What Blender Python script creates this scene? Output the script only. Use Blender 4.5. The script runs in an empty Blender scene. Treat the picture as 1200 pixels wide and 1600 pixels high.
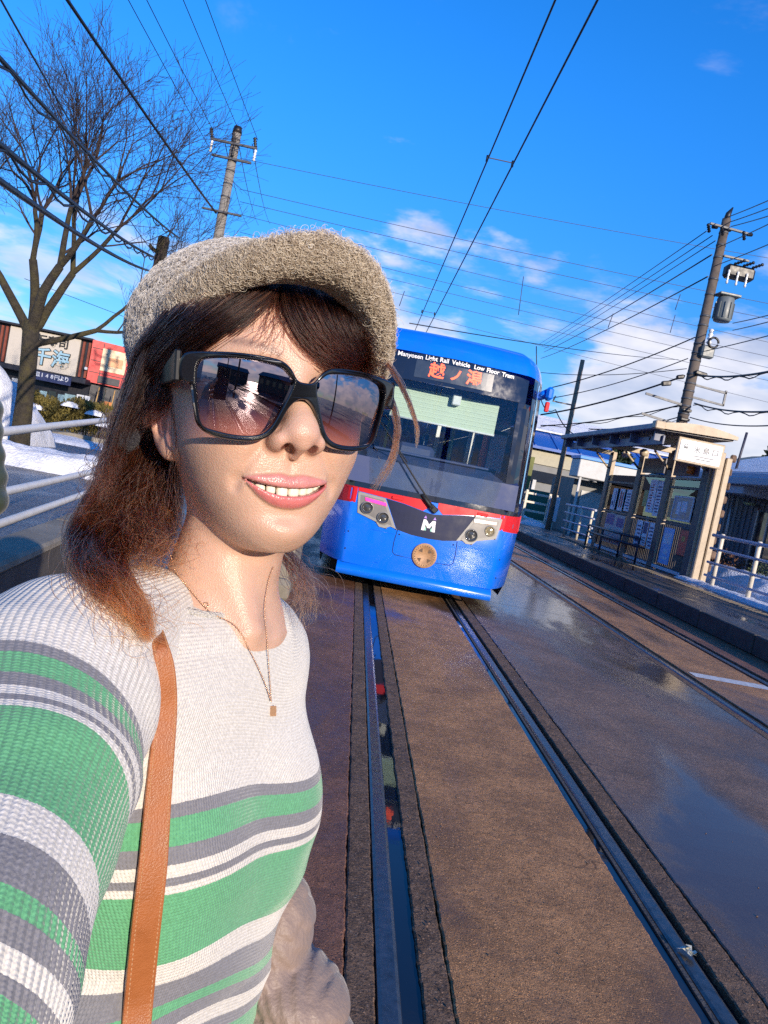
import bpy, bmesh, math, random
import numpy as np
from mathutils import Vector, Matrix
from mathutils.geometry import delaunay_2d_cdt

random.seed(7)
rng = np.random.default_rng(11)
SC = bpy.context.scene
COL = SC.collection

# ------------------------------------------------------------------ camera
CAM_H = 1.43
FPX = 1155.0
_yaw, _pit, _roll = math.radians(2.73), math.radians(3.5), math.radians(11.2)
_f = np.array([math.sin(_yaw)*math.cos(_pit), math.cos(_yaw)*math.cos(_pit), -math.sin(_pit)])
_r0 = np.array([math.cos(_yaw), -math.sin(_yaw), 0.0])
_u0 = np.cross(_r0, _f)
_cx = math.cos(_roll)*_r0 + math.sin(_roll)*_u0
_cy = -math.sin(_roll)*_r0 + math.cos(_roll)*_u0
CAMP = np.array([0.0, 0.0, CAM_H])
cam_d = bpy.data.cameras.new('camera')
cam = bpy.data.objects.new('camera', cam_d)
COL.objects.link(cam)
cam_d.sensor_width = 36.0
cam_d.lens = FPX/1600.0*36.0
cam_d.clip_start = 0.02
cam_d.clip_end = 3000.0
cam_d.dof.use_dof = False
cm = Matrix.Identity(4)
for i in range(3):
    cm[i][0] = _cx[i]; cm[i][1] = _cy[i]; cm[i][2] = -_f[i]; cm[i][3] = CAMP[i]
cam.matrix_world = cm
SC.camera = cam

def pix(u, v, d):
    """a point of the place from a position in the 1200x1600 photograph and its distance along the view axis"""
    return CAMP + d*(_f + (u-600)/FPX*_cx - (v-800)/FPX*_cy)
def pixY(u, v, y):
    k = _f + (u-600)/FPX*_cx - (v-800)/FPX*_cy
    return CAMP + k*(y/k[1])

# ------------------------------------------------------------------ light
SUN_AZ, SUN_EL = 26.0, 15.0          # degrees right of straight behind the camera, above the horizon
_a, _e = math.radians(SUN_AZ), math.radians(SUN_EL)
SUN_DIR = Vector((math.sin(_a)*math.cos(_e), -math.cos(_a)*math.cos(_e), math.sin(_e)))
sun_d = bpy.data.lights.new('sun', 'SUN')
sun_d.energy = 3.6
sun_d.angle = math.radians(0.5)
sun_d.color = (1.0, 0.86, 0.70)
sun = bpy.data.objects.new('sun', sun_d)
COL.objects.link(sun)
sun.rotation_mode = 'QUATERNION'
sun.rotation_quaternion = SUN_DIR.to_track_quat('Z', 'Y')
sun.location = (10, -10, 12)

W = bpy.data.worlds.new('World')
SC.world = W
W.use_nodes = True
nt = W.node_tree
nt.nodes.clear()
def wn(t, **kw):
    n = nt.nodes.new(t)
    for k, v in kw.items():
        setattr(n, k, v)
    return n
L_ = nt.links.new
sky = wn('ShaderNodeTexSky', sky_type='NISHITA', sun_disc=False, sun_elevation=_e, sun_rotation=math.atan2(SUN_DIR.x, SUN_DIR.y),
         altitude=0.0, air_density=1.0, dust_density=0.0, ozone_density=3.5)
hsv = wn('ShaderNodeHueSaturation')
hsv.inputs['Saturation'].default_value = 1.28
hsv.inputs['Value'].default_value = 1.0
L_(sky.outputs[0], hsv.inputs['Color'])
tc = wn('ShaderNodeTexCoord')
# clouds: the view direction projected on a flat layer, so they crowd towards the horizon
sep = wn('ShaderNodeSeparateXYZ'); L_(tc.outputs['Generated'], sep.inputs[0])
def wmath(op, a, b=None, clamp=False):
    m = wn('ShaderNodeMath', operation=op, use_clamp=clamp)
    for i, x in enumerate((a, b)):
        if x is None: continue
        if isinstance(x, (int, float)): m.inputs[i].default_value = x
        else: L_(x, m.inputs[i])
    return m.outputs[0]
def wramp(x, lo, hi, a=0.0, b=1.0):
    m = wn('ShaderNodeMapRange', interpolation_type='SMOOTHSTEP', clamp=True)
    L_(x, m.inputs[0])
    for i, v in enumerate((lo, hi, a, b)): m.inputs[i+1].default_value = v
    return m.outputs[0]
zz = wmath('MAXIMUM', sep.outputs[2], 0.0)
den = wmath('ADD', zz, 0.11)
px = wmath('DIVIDE', sep.outputs[0], den); py = wmath('DIVIDE', sep.outputs[1], den)
cmb = wn('ShaderNodeCombineXYZ'); L_(px, cmb.inputs[0]); L_(py, cmb.inputs[1]); cmb.inputs[2].default_value = 3.7
n1 = wn('ShaderNodeTexNoise', noise_dimensions='3D')
n1.inputs['Scale'].default_value = 1.28; n1.inputs['Detail'].default_value = 7; n1.inputs['Roughness'].default_value = 0.6; n1.inputs['Distortion'].default_value = 0.35
L_(cmb.outputs[0], n1.inputs['Vector'])
lowband = wramp(sep.outputs[2], 0.05, 0.55, 0.10, 0.0)
cl = wmath('ADD', n1.outputs[0], lowband)
cloud_a = wramp(cl, 0.57, 0.76)
# heaped low clouds just over the horizon
n2 = wn('ShaderNodeTexNoise', noise_dimensions='3D')
n2.inputs['Scale'].default_value = 5.0; n2.inputs['Detail'].default_value = 6; n2.inputs['Roughness'].default_value = 0.55
mp = wn('ShaderNodeMapping'); mp.inputs['Scale'].default_value = (1.0, 1.0, 2.6); mp.inputs['Location'].default_value = (5.3, 0.4, 1.1)
L_(tc.outputs['Generated'], mp.inputs[0]); L_(mp.outputs[0], n2.inputs['Vector'])
hb = wramp(sep.outputs[2], 0.12, 0.40, 0.06, -0.22)
thin = wramp(sep.outputs[0], -0.42, 0.10, -0.13, 0.02)          # the cloud bank thins out towards the road side
cloud_b = wramp(wmath('ADD', wmath('ADD', n2.outputs[0], thin), hb), 0.455, 0.60)
cloud = wmath('MAXIMUM', wmath('MULTIPLY', cloud_a, 0.62), wmath('MULTIPLY', cloud_b, 0.85), clamp=True)
n3 = wn('ShaderNodeTexNoise', noise_dimensions='3D'); n3.inputs['Scale'].default_value = 9.0; n3.inputs['Detail'].default_value = 4
L_(mp.outputs[0], n3.inputs['Vector'])
cr = wn('ShaderNodeValToRGB')
cr.color_ramp.elements[0].position = 0.35; cr.color_ramp.elements[0].color = (2.3, 2.5, 3.2, 1)
cr.color_ramp.elements[1].position = 0.65; cr.color_ramp.elements[1].color = (4.3, 4.1, 4.2, 1)
L_(n3.outputs[0], cr.inputs[0])
mx = wn('ShaderNodeMix', data_type='RGBA')
wb = wn('ShaderNodeMix', data_type='RGBA', blend_type='MULTIPLY'); wb.inputs[0].default_value = 1.0
wb.inputs[7].default_value = (0.68, 0.94, 1.26, 1)       # the photograph's cool white balance
L_(hsv.outputs[0], wb.inputs[6])
lowdim = wn('ShaderNodeMix', data_type='RGBA', blend_type='MULTIPLY'); lowdim.inputs[0].default_value = 1.0
L_(wb.outputs[2], lowdim.inputs[6]); L_(wramp(sep.outputs[2], 0.0, 0.50, 0.50, 1.0), lowdim.inputs[7])
L_(cloud, mx.inputs[0]); L_(lowdim.outputs[2], mx.inputs[6]); L_(cr.outputs[0], mx.inputs[7])
bg = wn('ShaderNodeBackground'); bg.inputs['Strength'].default_value = 0.15
L_(mx.outputs[2], bg.inputs[0])
wo = wn('ShaderNodeOutputWorld'); L_(bg.outputs[0], wo.inputs[0])

SC.view_settings.view_transform = 'Standard'
SC.view_settings.look = 'None'
SC.view_settings.exposure = 0.72
SC.view_settings.gamma = 1.0
SC.view_settings.use_curve_mapping = False
SC.cycles.max_bounces = 8
SC.cycles.transparent_max_bounces = 16
SC.cycles.caustics_reflective = False
SC.cycles.caustics_refractive = False
SC.cycles.sample_clamp_indirect = 4.0
SC.cycles.use_denoising = False
SC.cycles.use_adaptive_sampling = True
SC.cycles.adaptive_threshold = 0.006
SC.cycles_curves.shape = 'RIBBONS'
# ------------------------------------------------------------------ helpers
def tag(o, label=None, cat=None, group=None, kind=None):
    if label: o['label'] = label
    if cat: o['category'] = cat
    if group: o['group'] = group
    if kind: o['kind'] = kind
    return o
def link(o, parent=None):
    COL.objects.link(o)
    if parent is not None: o.parent = parent
    return o
def empty(name, loc=(0, 0, 0), rz=0.0, label=None, cat=None, group=None):
    o = bpy.data.objects.new(name, None)
    o.location = loc; o.rotation_euler = (0, 0, rz); o.empty_display_size = 0.1
    link(o)
    return tag(o, label, cat, group)
def obj(name, me, mat=None, parent=None, loc=None, rot=None, label=None, cat=None, group=None, kind=None):
    o = bpy.data.objects.new(name, me)
    if mat is not None and len(me.materials) == 0: me.materials.append(mat)
    if loc is not None: o.location = loc
    if rot is not None: o.rotation_euler = rot
    link(o, parent)
    return tag(o, label, cat, group, kind)
def copy_tree(o, parent=None):
    c = o.copy(); COL.objects.link(c)
    c.parent = parent
    for ch in list(o.children): copy_tree(ch, c)
    return c
def npmesh(name, V, F, smooth=True):
    me = bpy.data.meshes.new(name)
    V = np.asarray(V, np.float32); F = np.asarray(F, np.int32)
    k = F.shape[1]
    me.vertices.add(len(V)); me.vertices.foreach_set('co', V.ravel())
    me.loops.add(F.size); me.loops.foreach_set('vertex_index', F.ravel())
    me.polygons.add(len(F))
    me.polygons.foreach_set('loop_start', np.arange(0, F.size, k, dtype=np.int32))
    me.polygons.foreach_set('loop_total', np.full(len(F), k, np.int32))
    me.polygons.foreach_set('use_smooth', np.full(len(F), smooth))
    me.update(calc_edges=True); me.validate()
    return me
def set_col(me, name, C):
    a = me.color_attributes.new(name, 'FLOAT_COLOR', 'POINT')
    d = np.ones((len(me.vertices), 4), np.float32); d[:, :C.shape[1]] = C
    a.data.foreach_set('color', d.ravel())
def set_float(me, name, x):
    a = me.attributes.new(name, 'FLOAT', 'POINT'); a.data.foreach_set('value', np.asarray(x, np.float32))
def rotm(ax=(0, 0, 0)):
    from mathutils import Euler
    return Euler(ax).to_matrix()

class MB:
    """collects shapes into one mesh"""
    def __init__(s): s.v = []; s.f = []; s.sm = []
    def add(s, vs, fs, smooth=False):
        b = len(s.v); s.v.extend([tuple(p) for p in vs]); s.f.extend([tuple(i+b for i in f) for f in fs]); s.sm.extend([smooth]*len(fs)); return s
    def box(s, c, size, R=None, bev=0.0):
        hx, hy, hz = size[0]/2, size[1]/2, size[2]/2
        bev = min(bev, hx*.9, hy*.9, hz*.9)
        if bev <= 0:
            P = [(x, y, z) for x in (-hx, hx) for y in (-hy, hy) for z in (-hz, hz)]
            F = [(0, 1, 3, 2), (4, 6, 7, 5), (0, 4, 5, 1), (2, 3, 7, 6), (0, 2, 6, 4), (1, 5, 7, 3)]
        else:
            P = []; idx = {}
            for sx in (-1, 1):
                for sy in (-1, 1):
                    for sz in (-1, 1):
                        for a in range(3):
                            q = [sx*hx, sy*hy, sz*hz]
                            for k in range(3):
                                if k != a: q[k] -= (sx, sy, sz)[k]*bev
                            idx[(sx, sy, sz, a)] = len(P); P.append(tuple(q))
            F = []
            for a in range(3):
                o1, o2 = [k for k in range(3) if k != a]
                for sa in (-1, 1):
                    ring = []
                    for s1, s2 in ((-1, -1), (1, -1), (1, 1), (-1, 1)):
                        k = [0, 0, 0]; k[a] = sa; k[o1] = s1; k[o2] = s2
                        ring.append(idx[(k[0], k[1], k[2], a)])
                    F.append(tuple(ring))
            for a in range(3):          # edges along axis a
                o1, o2 = [k for k in range(3) if k != a]
                for s1 in (-1, 1):
                    for s2 in (-1, 1):
                        q = []
                        for sa, o in ((-1, o1), (-1, o2), (1, o2), (1, o1)):
                            k = [0, 0, 0]; k[a] = sa; k[o1] = s1; k[o2] = s2
                            q.append(idx[(k[0], k[1], k[2], o)])
                        F.append(tuple(q))
            for sx in (-1, 1):
                for sy in (-1, 1):
                    for sz in (-1, 1): F.append(tuple(idx[(sx, sy, sz, a)] for a in range(3)))
        R_ = Matrix.Identity(3) if R is None else R
        c = Vector(c)
        return s.add([R_ @ Vector(p) + c for p in P], F)
    def tube(s, pts, rad, n=8, cap=True, smooth=True):
        pts = [Vector(p) for p in pts]
        if not hasattr(rad, '__len__'): rad = [rad]*len(pts)
        b = len(s.v); prev = None
        for i, p in enumerate(pts):
            t = (pts[min(i+1, len(pts)-1)] - pts[max(i-1, 0)])
            t = t.normalized() if t.length > 1e-9 else Vector((0, 0, 1))
            if prev is None:
                ref = Vector((0, 0, 1)) if abs(t.z) < .9 else Vector((1, 0, 0))
                a = t.cross(ref).normalized()
            else:
                a = (prev - t*prev.dot(t))
                a = a.normalized() if a.length > 1e-6 else t.orthogonal().normalized()
            prev = a; c = t.cross(a)
            for k in range(n):
                w = 2*math.pi*k/n
                s.v.append(tuple(p + (a*math.cos(w) + c*math.sin(w))*rad[i]))
        for i in range(len(pts)-1):
            for k in range(n):
                s.f.append((b+i*n+k, b+i*n+(k+1) % n, b+(i+1)*n+(k+1) % n, b+(i+1)*n+k)); s.sm.append(smooth)
        if cap:
            s.f.append(tuple(b+k for k in range(n-1, -1, -1))); s.sm.append(False)
            m = b+(len(pts)-1)*n
            s.f.append(tuple(m+k for k in range(n))); s.sm.append(False)
        return s
    def lathe(s, prof, c=(0, 0, 0), n=24, axis='z', smooth=True):
        b = len(s.v)
        for r, h in prof:
            for k in range(n):
                w = 2*math.pi*k/n; q = (r*math.cos(w), r*math.sin(w), h)
                if axis == 'y': q = (q[0], q[2], q[1])
                if axis == 'x': q = (q[2], q[0], q[1])
                s.v.append((q[0]+c[0], q[1]+c[1], q[2]+c[2]))
        for i in range(len(prof)-1):
            for k in range(n):
                s.f.append((b+i*n+k, b+i*n+(k+1) % n, b+(i+1)*n+(k+1) % n, b+(i+1)*n+k)); s.sm.append(smooth)
        return s
    def prism(s, poly, d0, d1, plane='xz', smooth=False):
        """polygon (ccw) extruded along the remaining axis from d0 to d1"""
        def put(a, c, d): return {'xz': (a, d, c), 'xy': (a, c, d), 'yz': (d, a, c)}[plane]
        n = len(poly)
        vs = [put(a, c, d0) for a, c in poly] + [put(a, c, d1) for a, c in poly]
        fs = [tuple(range(n)), tuple(range(2*n-1, n-1, -1))] + [(i, n+i, n+(i+1) % n, (i+1) % n) for i in range(n)]
        return s.add(vs, fs, smooth)
    def mesh(s, name, fix=True):
        me = bpy.data.meshes.new(name)
        me.from_pydata(s.v, [], s.f); me.update()
        me.polygons.foreach_set('use_smooth', s.sm)
        if fix:
            bm = bmesh.new(); bm.from_mesh(me); bmesh.ops.recalc_face_normals(bm, faces=bm.faces); bm.to_mesh(me); bm.free()
        return me
    def obj(s, name, mat=None, parent=None, **kw): return obj(name, s.mesh(name), mat, parent, **kw)

def catmull(P, n=8, closed=False):
    P = [np.array(p, float) for p in P]; out = []; N = len(P)
    rngk = range(N) if closed else range(N-1)
    for i in rngk:
        p0 = P[(i-1) % N] if closed or i > 0 else 2*P[0]-P[1]
        p1 = P[i]; p2 = P[(i+1) % N]
        p3 = P[(i+2) % N] if closed or i+2 < N else 2*P[-1]-P[-2]
        for k in range(n):
            t = k/n
            out.append(.5*((2*p1)+(-p0+p2)*t+(2*p0-5*p1+4*p2-p3)*t*t+(-p0+3*p1-3*p2+p3)*t**3))
    if not closed: out.append(P[-1])
    return np.array(out)

def curve2d(splines, extrude=0.0, bevel=0.0, res=2, offset=0.0):
    cu = bpy.data.curves.new('outline', 'CURVE'); cu.dimensions = '2D'; cu.fill_mode = 'BOTH'
    cu.offset = offset; cu.extrude = extrude; cu.bevel_depth = bevel; cu.bevel_resolution = res
    for S in splines:
        sp = cu.splines.new('POLY'); sp.points.add(len(S)-1); sp.use_cyclic_u = True
        for i, p in enumerate(S): sp.points[i].co = (p[0], p[1], 0, 1)
    o = bpy.data.objects.new('outline', cu)
    me = bpy.data.meshes.new_from_object(o)
    bpy.data.objects.remove(o); bpy.data.curves.remove(cu)
    return me
def text_mesh(s, size=1.0, extrude=0.0, align='CENTER', bold=0.0, spacing=1.0):
    cu = bpy.data.curves.new('lettering', 'FONT'); cu.body = s; cu.size = size; cu.extrude = extrude
    cu.align_x = align; cu.align_y = 'CENTER'; cu.offset = bold; cu.resolution_u = 3; cu.space_character = spacing
    o = bpy.data.objects.new('lettering', cu)
    me = bpy.data.meshes.new_from_object(o)
    bpy.data.objects.remove(o); bpy.data.curves.remove(cu)
    return me
def text_obj(name, s, size, loc, mat, parent=None, facing=0.0, extrude=0.002, align='CENTER', bold=0.0, tilt=90.0, vertical=False, spacing=1.0, **kw):
    """upright lettering; facing 0 = read by someone looking along +Y"""
    if vertical: s = '\n'.join(s)
    me = text_mesh(s, size, extrude, align, bold, spacing)
    return obj(name, me, mat, parent, loc=loc, rot=(math.radians(tilt), 0, math.radians(facing)), **kw)

# ---- materials
def mat(name, col, rough=0.6, metal=0.0, var=0.12, scale=6.0, bump=0.0, bscale=40.0, rvar=0.08, coat=0.0, spec=0.5, alpha=None, emit=0.0, coord='Object', dirt=None, dscale=3.0, damt=0.5, det=5, sheen=0.0, bdist=0.01):
    m = bpy.data.materials.new(name); m.use_nodes = True
    t = m.node_tree; N = t.nodes; Lk = t.links.new
    b = N['Principled BSDF']
    b.inputs['Roughness'].default_value = rough; b.inputs['Metallic'].default_value = metal
    b.inputs['Specular IOR Level'].default_value = spec
    if coat: b.inputs['Coat Weight'].default_value = coat; b.inputs['Coat Roughness'].default_value = 0.06
    if sheen: b.inputs['Sheen Weight'].default_value = sheen; b.inputs['Sheen Roughness'].default_value = 0.4
    c = N.new('ShaderNodeTexCoord')
    n = N.new('ShaderNodeTexNoise'); n.inputs['Scale'].default_value = scale; n.inputs['Detail'].default_value = det; n.inputs['Roughness'].default_value = 0.62
    Lk(c.outputs[coord], n.inputs['Vector'])
    r = N.new('ShaderNodeValToRGB')
    r.color_ramp.elements[0].position = 0.3; r.color_ramp.elements[1].position = 0.7
    r.color_ramp.elements[0].color = tuple(max(0, x*(1-var)) for x in col[:3])+(1,)
    r.color_ramp.elements[1].color = tuple(min(1, x*(1+var)) for x in col[:3])+(1,)
    Lk(n.outputs[0], r.inputs[0])
    out = r.outputs[0]
    if dirt is not None:
        n2 = N.new('ShaderNodeTexNoise'); n2.inputs['Scale'].default_value = dscale; n2.inputs['Detail'].default_value = 8; n2.inputs['Roughness'].default_value = 0.7
        Lk(c.outputs[coord], n2.inputs['Vector'])
        mr = N.new('ShaderNodeMapRange'); mr.inputs[1].default_value = 0.48; mr.inputs[2].default_value = 0.72; mr.inputs[4].default_value = damt
        Lk(n2.outputs[0], mr.inputs[0])
        mm = N.new('ShaderNodeMix'); mm.data_type = 'RGBA'
        Lk(mr.outputs[0], mm.inputs[0]); Lk(out, mm.inputs[6]); mm.inputs[7].default_value = tuple(dirt[:3])+(1,)
        out = mm.outputs[2]
    Lk(out, b.inputs['Base Color'])
    if rvar:
        mr = N.new('ShaderNodeMapRange'); mr.inputs[1].default_value = 0.3; mr.inputs[2].default_value = 0.7
        mr.inputs[3].default_value = max(0, rough-rvar); mr.inputs[4].default_value = min(1, rough+rvar)
        Lk(n.outputs[0], mr.inputs[0]); Lk(mr.outputs[0], b.inputs['Roughness'])
    if bump:
        nb = N.new('ShaderNodeTexNoise'); nb.inputs['Scale'].default_value = bscale; nb.inputs['Detail'].default_value = 4
        Lk(c.outputs[coord], nb.inputs['Vector'])
        bu = N.new('ShaderNodeBump'); bu.inputs['Strength'].default_value = bump; bu.inputs['Distance'].default_value = bdist
        Lk(nb.outputs[0], bu.inputs['Height']); Lk(bu.outputs[0], b.inputs['Normal'])
    if emit:
        Lk(out, b.inputs['Emission Color']); b.inputs['Emission Strength'].default_value = emit
    if alpha is not None: b.inputs['Alpha'].default_value = alpha
    return m
def nodes(m): return m.node_tree.nodes, m.node_tree.links.new, m.node_tree.nodes['Principled BSDF']
def glass_mat(name, tint=(0.8, 0.9, 0.95), refl=0.10, rough=0.0):
    m = bpy.data.materials.new(name); m.use_nodes = True
    N = m.node_tree.nodes; Lk = m.node_tree.links.new; N.clear()
    t = N.new('ShaderNodeBsdfTransparent'); t.inputs[0].default_value = tint+(1,)
    g = N.new('ShaderNodeBsdfGlossy'); g.inputs['Roughness'].default_value = rough; g.inputs[0].default_value = (1, 1, 1, 1)
    lw = N.new('ShaderNodeFresnel'); lw.inputs[0].default_value = 1.5
    c = N.new('ShaderNodeTexCoord'); nz = N.new('ShaderNodeTexNoise'); nz.inputs['Scale'].default_value = 2.0
    Lk(c.outputs['Object'], nz.inputs[0])
    ad = N.new('ShaderNodeMath'); ad.operation = 'MULTIPLY_ADD'; ad.use_clamp = True
    Lk(nz.outputs[0], ad.inputs[0]); ad.inputs[1].default_value = refl*0.4; Lk(lw.outputs[0], ad.inputs[2])
    ad2 = N.new('ShaderNodeMath'); ad2.operation = 'ADD'; ad2.use_clamp = True; Lk(ad.outputs[0], ad2.inputs[0]); ad2.inputs[1].default_value = refl
    mx = N.new('ShaderNodeMixShader'); Lk(ad2.outputs[0], mx.inputs[0]); Lk(t.outputs[0], mx.inputs[1]); Lk(g.outputs[0], mx.inputs[2])
    o = N.new('ShaderNodeOutputMaterial'); Lk(mx.outputs[0], o.inputs[0])
    return m

# ---- implicit surfaces (for the person, clothes, snow)
def ell(P, c, r, R=None):
    q = P-np.asarray(c, np.float32)
    if R is not None: q = q@np.asarray(R, np.float32)
    r = np.asarray(r, np.float32)
    k0 = np.sqrt(((q/r)**2).sum(1)); k1 = np.sqrt(((q/(r*r))**2).sum(1))+1e-9
    return k0*(k0-1)/k1
def cap(P, a, b, ra, rb=None):
    rb = ra if rb is None else rb
    a = np.asarray(a, np.float32); b = np.asarray(b, np.float32)
    ab = b-a; h = np.clip(((P-a)@ab)/(ab@ab), 0, 1)
    return np.linalg.norm(P-a-h[:, None]*ab, axis=1)-(ra+h*(rb-ra))
def smin(a, b, k):
    h = np.clip(.5+.5*(b-a)/k, 0, 1); return b+(a-b)*h-k*h*(1-h)
def smax(a, b, k): return -smin(-a, -b, k)
def polyline_sdf(P, pts, rads):
    d = None
    for i in range(len(pts)-1):
        e = cap(P, pts[i], pts[i+1], rads[i], rads[i+1]); d = e if d is None else np.minimum(d, e)
    return d
def sdf_mesh(name, f, lo, hi, h, coarse=4, thr=None, project=1):
    lo = np.asarray(lo, np.float64); hi = np.asarray(hi, np.float64)
    nc = np.ceil((hi-lo)/(h*coarse)).astype(int)+1
    H = h*coarse
    ax = [lo[i]+H*(np.arange(nc[i])+.5) for i in range(3)]
    G = np.stack(np.meshgrid(*ax, indexing='ij'), -1).reshape(-1, 3).astype(np.float32)
    dc = f(G).reshape(nc)
    thr = H*1.5 if thr is None else thr
    n = nc*coarse
    D = np.repeat(np.repeat(np.repeat(dc, coarse, 0), coarse, 1), coarse, 2).astype(np.float32)
    idx = np.argwhere(np.abs(D) < thr)
    PP = (lo+h*(idx+.5)).astype(np.float32)
    vals = np.empty(len(PP), np.float32)
    for s in range(0, len(PP), 400000): vals[s:s+400000] = f(PP[s:s+400000])
    D[idx[:, 0], idx[:, 1], idx[:, 2]] = vals
    S = D < 0
    c = [S[i:n[0]-1+i, j:n[1]-1+j, k:n[2]-1+k] for i in (0, 1) for j in (0, 1) for k in (0, 1)]
    cnt = sum(x.astype(np.int8) for x in c)
    cells = np.argwhere((cnt > 0) & (cnt < 8))
    cid = np.full(tuple(n-1), -1, np.int32); cid[cells[:, 0], cells[:, 1], cells[:, 2]] = np.arange(len(cells))
    corner = np.array([(i, j, k) for i in (0, 1) for j in (0, 1) for k in (0, 1)])
    dv = np.stack([D[cells[:, 0]+a, cells[:, 1]+b, cells[:, 2]+e] for a, b, e in corner], 1)
    acc = np.zeros((len(cells), 3)); num = np.zeros(len(cells))
    for a in range(8):
        for b in range(a+1, 8):
            if np.abs(corner[a]-corner[b]).sum() != 1: continue
            cr_ = (dv[:, a] < 0) != (dv[:, b] < 0)
            t = np.where(cr_, dv[:, a]/np.where(cr_, dv[:, a]-dv[:, b], 1), 0)
            acc += np.where(cr_[:, None], corner[a]+t[:, None]*(corner[b]-corner[a]), 0); num += cr_
    V = lo+h*(cells+.5+acc/num[:, None])
    quads = []
    for ax_ in range(3):
        o = [0, 0, 0]; o[ax_] = 1
        A = S[:n[0]-o[0], :n[1]-o[1], :n[2]-o[2]]; B = S[o[0]:, o[1]:, o[2]:]
        e = np.argwhere(A != B)
        u, w = [(1, 2), (2, 0), (0, 1)][ax_]
        ok = (e[:, u] > 0) & (e[:, w] > 0) & (e[:, u] < n[u]-1) & (e[:, w] < n[w]-1); e = e[ok]
        du = np.zeros(3, int); du[u] = 1; dw = np.zeros(3, int); dw[w] = 1
        q = np.stack([cid[tuple((e-du-dw).T)], cid[tuple((e-dw).T)], cid[tuple(e.T)], cid[tuple((e-du).T)]], 1)
        ins = A[tuple(e.T)]
        q[~ins] = q[~ins][:, ::-1]
        quads.append(q)
    F = np.concatenate(quads); F = F[(F >= 0).all(1)]
    V = V.astype(np.float32)
    for _ in range(project):
        eps = h*.4; d0 = f(V); g = np.stack([(f(V+np.eye(3, dtype=np.float32)[i]*eps)-d0)/eps for i in range(3)], 1)
        gg = (g**2).sum(1)+1e-6
        V = V-np.clip(d0/gg, -h*.6, h*.6)[:, None]*g
    return V, F
def vnoise(P, scale, seed=0, octaves=3):
    """cheap smooth pseudo-noise from sines, in -1..1"""
    r = np.random.default_rng(seed); out = np.zeros(len(P), np.float32); amp = 1.0; tot = 0
    for o in range(octaves):
        for _ in range(4):
            k = r.normal(size=3); k /= np.linalg.norm(k)
            out += amp*.35*np.sin(P@(k*scale*(2**o)).astype(np.float32)+r.uniform(0, 6.28)+1.3*np.sin(P@(np.roll(k, 1)*scale*(2**o)*.7).astype(np.float32)+r.uniform(0, 6.28)))
        tot += amp; amp *= .5
    return out/tot

# ---- strands
def strands(name, CP, rad, mat_, parent=None, tip=0.35, **kw):
    """CP: (n strands, k points, 3); rad: root radius or an array"""
    n, k = CP.shape[:2]
    hc = bpy.data.hair_curves.new(name)
    hc.add_curves([k]*n)
    hc.attributes['position'].data.foreach_set('vector', CP.reshape(-1).astype(np.float32))
    t = np.linspace(0, 1, k); prof = 1-(1-tip)*t**2
    R = np.broadcast_to(np.asarray(rad, np.float32).reshape(-1, 1), (n, k))*prof
    ra = hc.attributes.get('radius') or hc.attributes.new('radius', 'FLOAT', 'POINT')
    ra.data.foreach_set('value', R.reshape(-1).astype(np.float32))
    hc.materials.append(mat_)
    o = bpy.data.objects.new(name, hc); link(o, parent)
    return tag(o, **kw)
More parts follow.
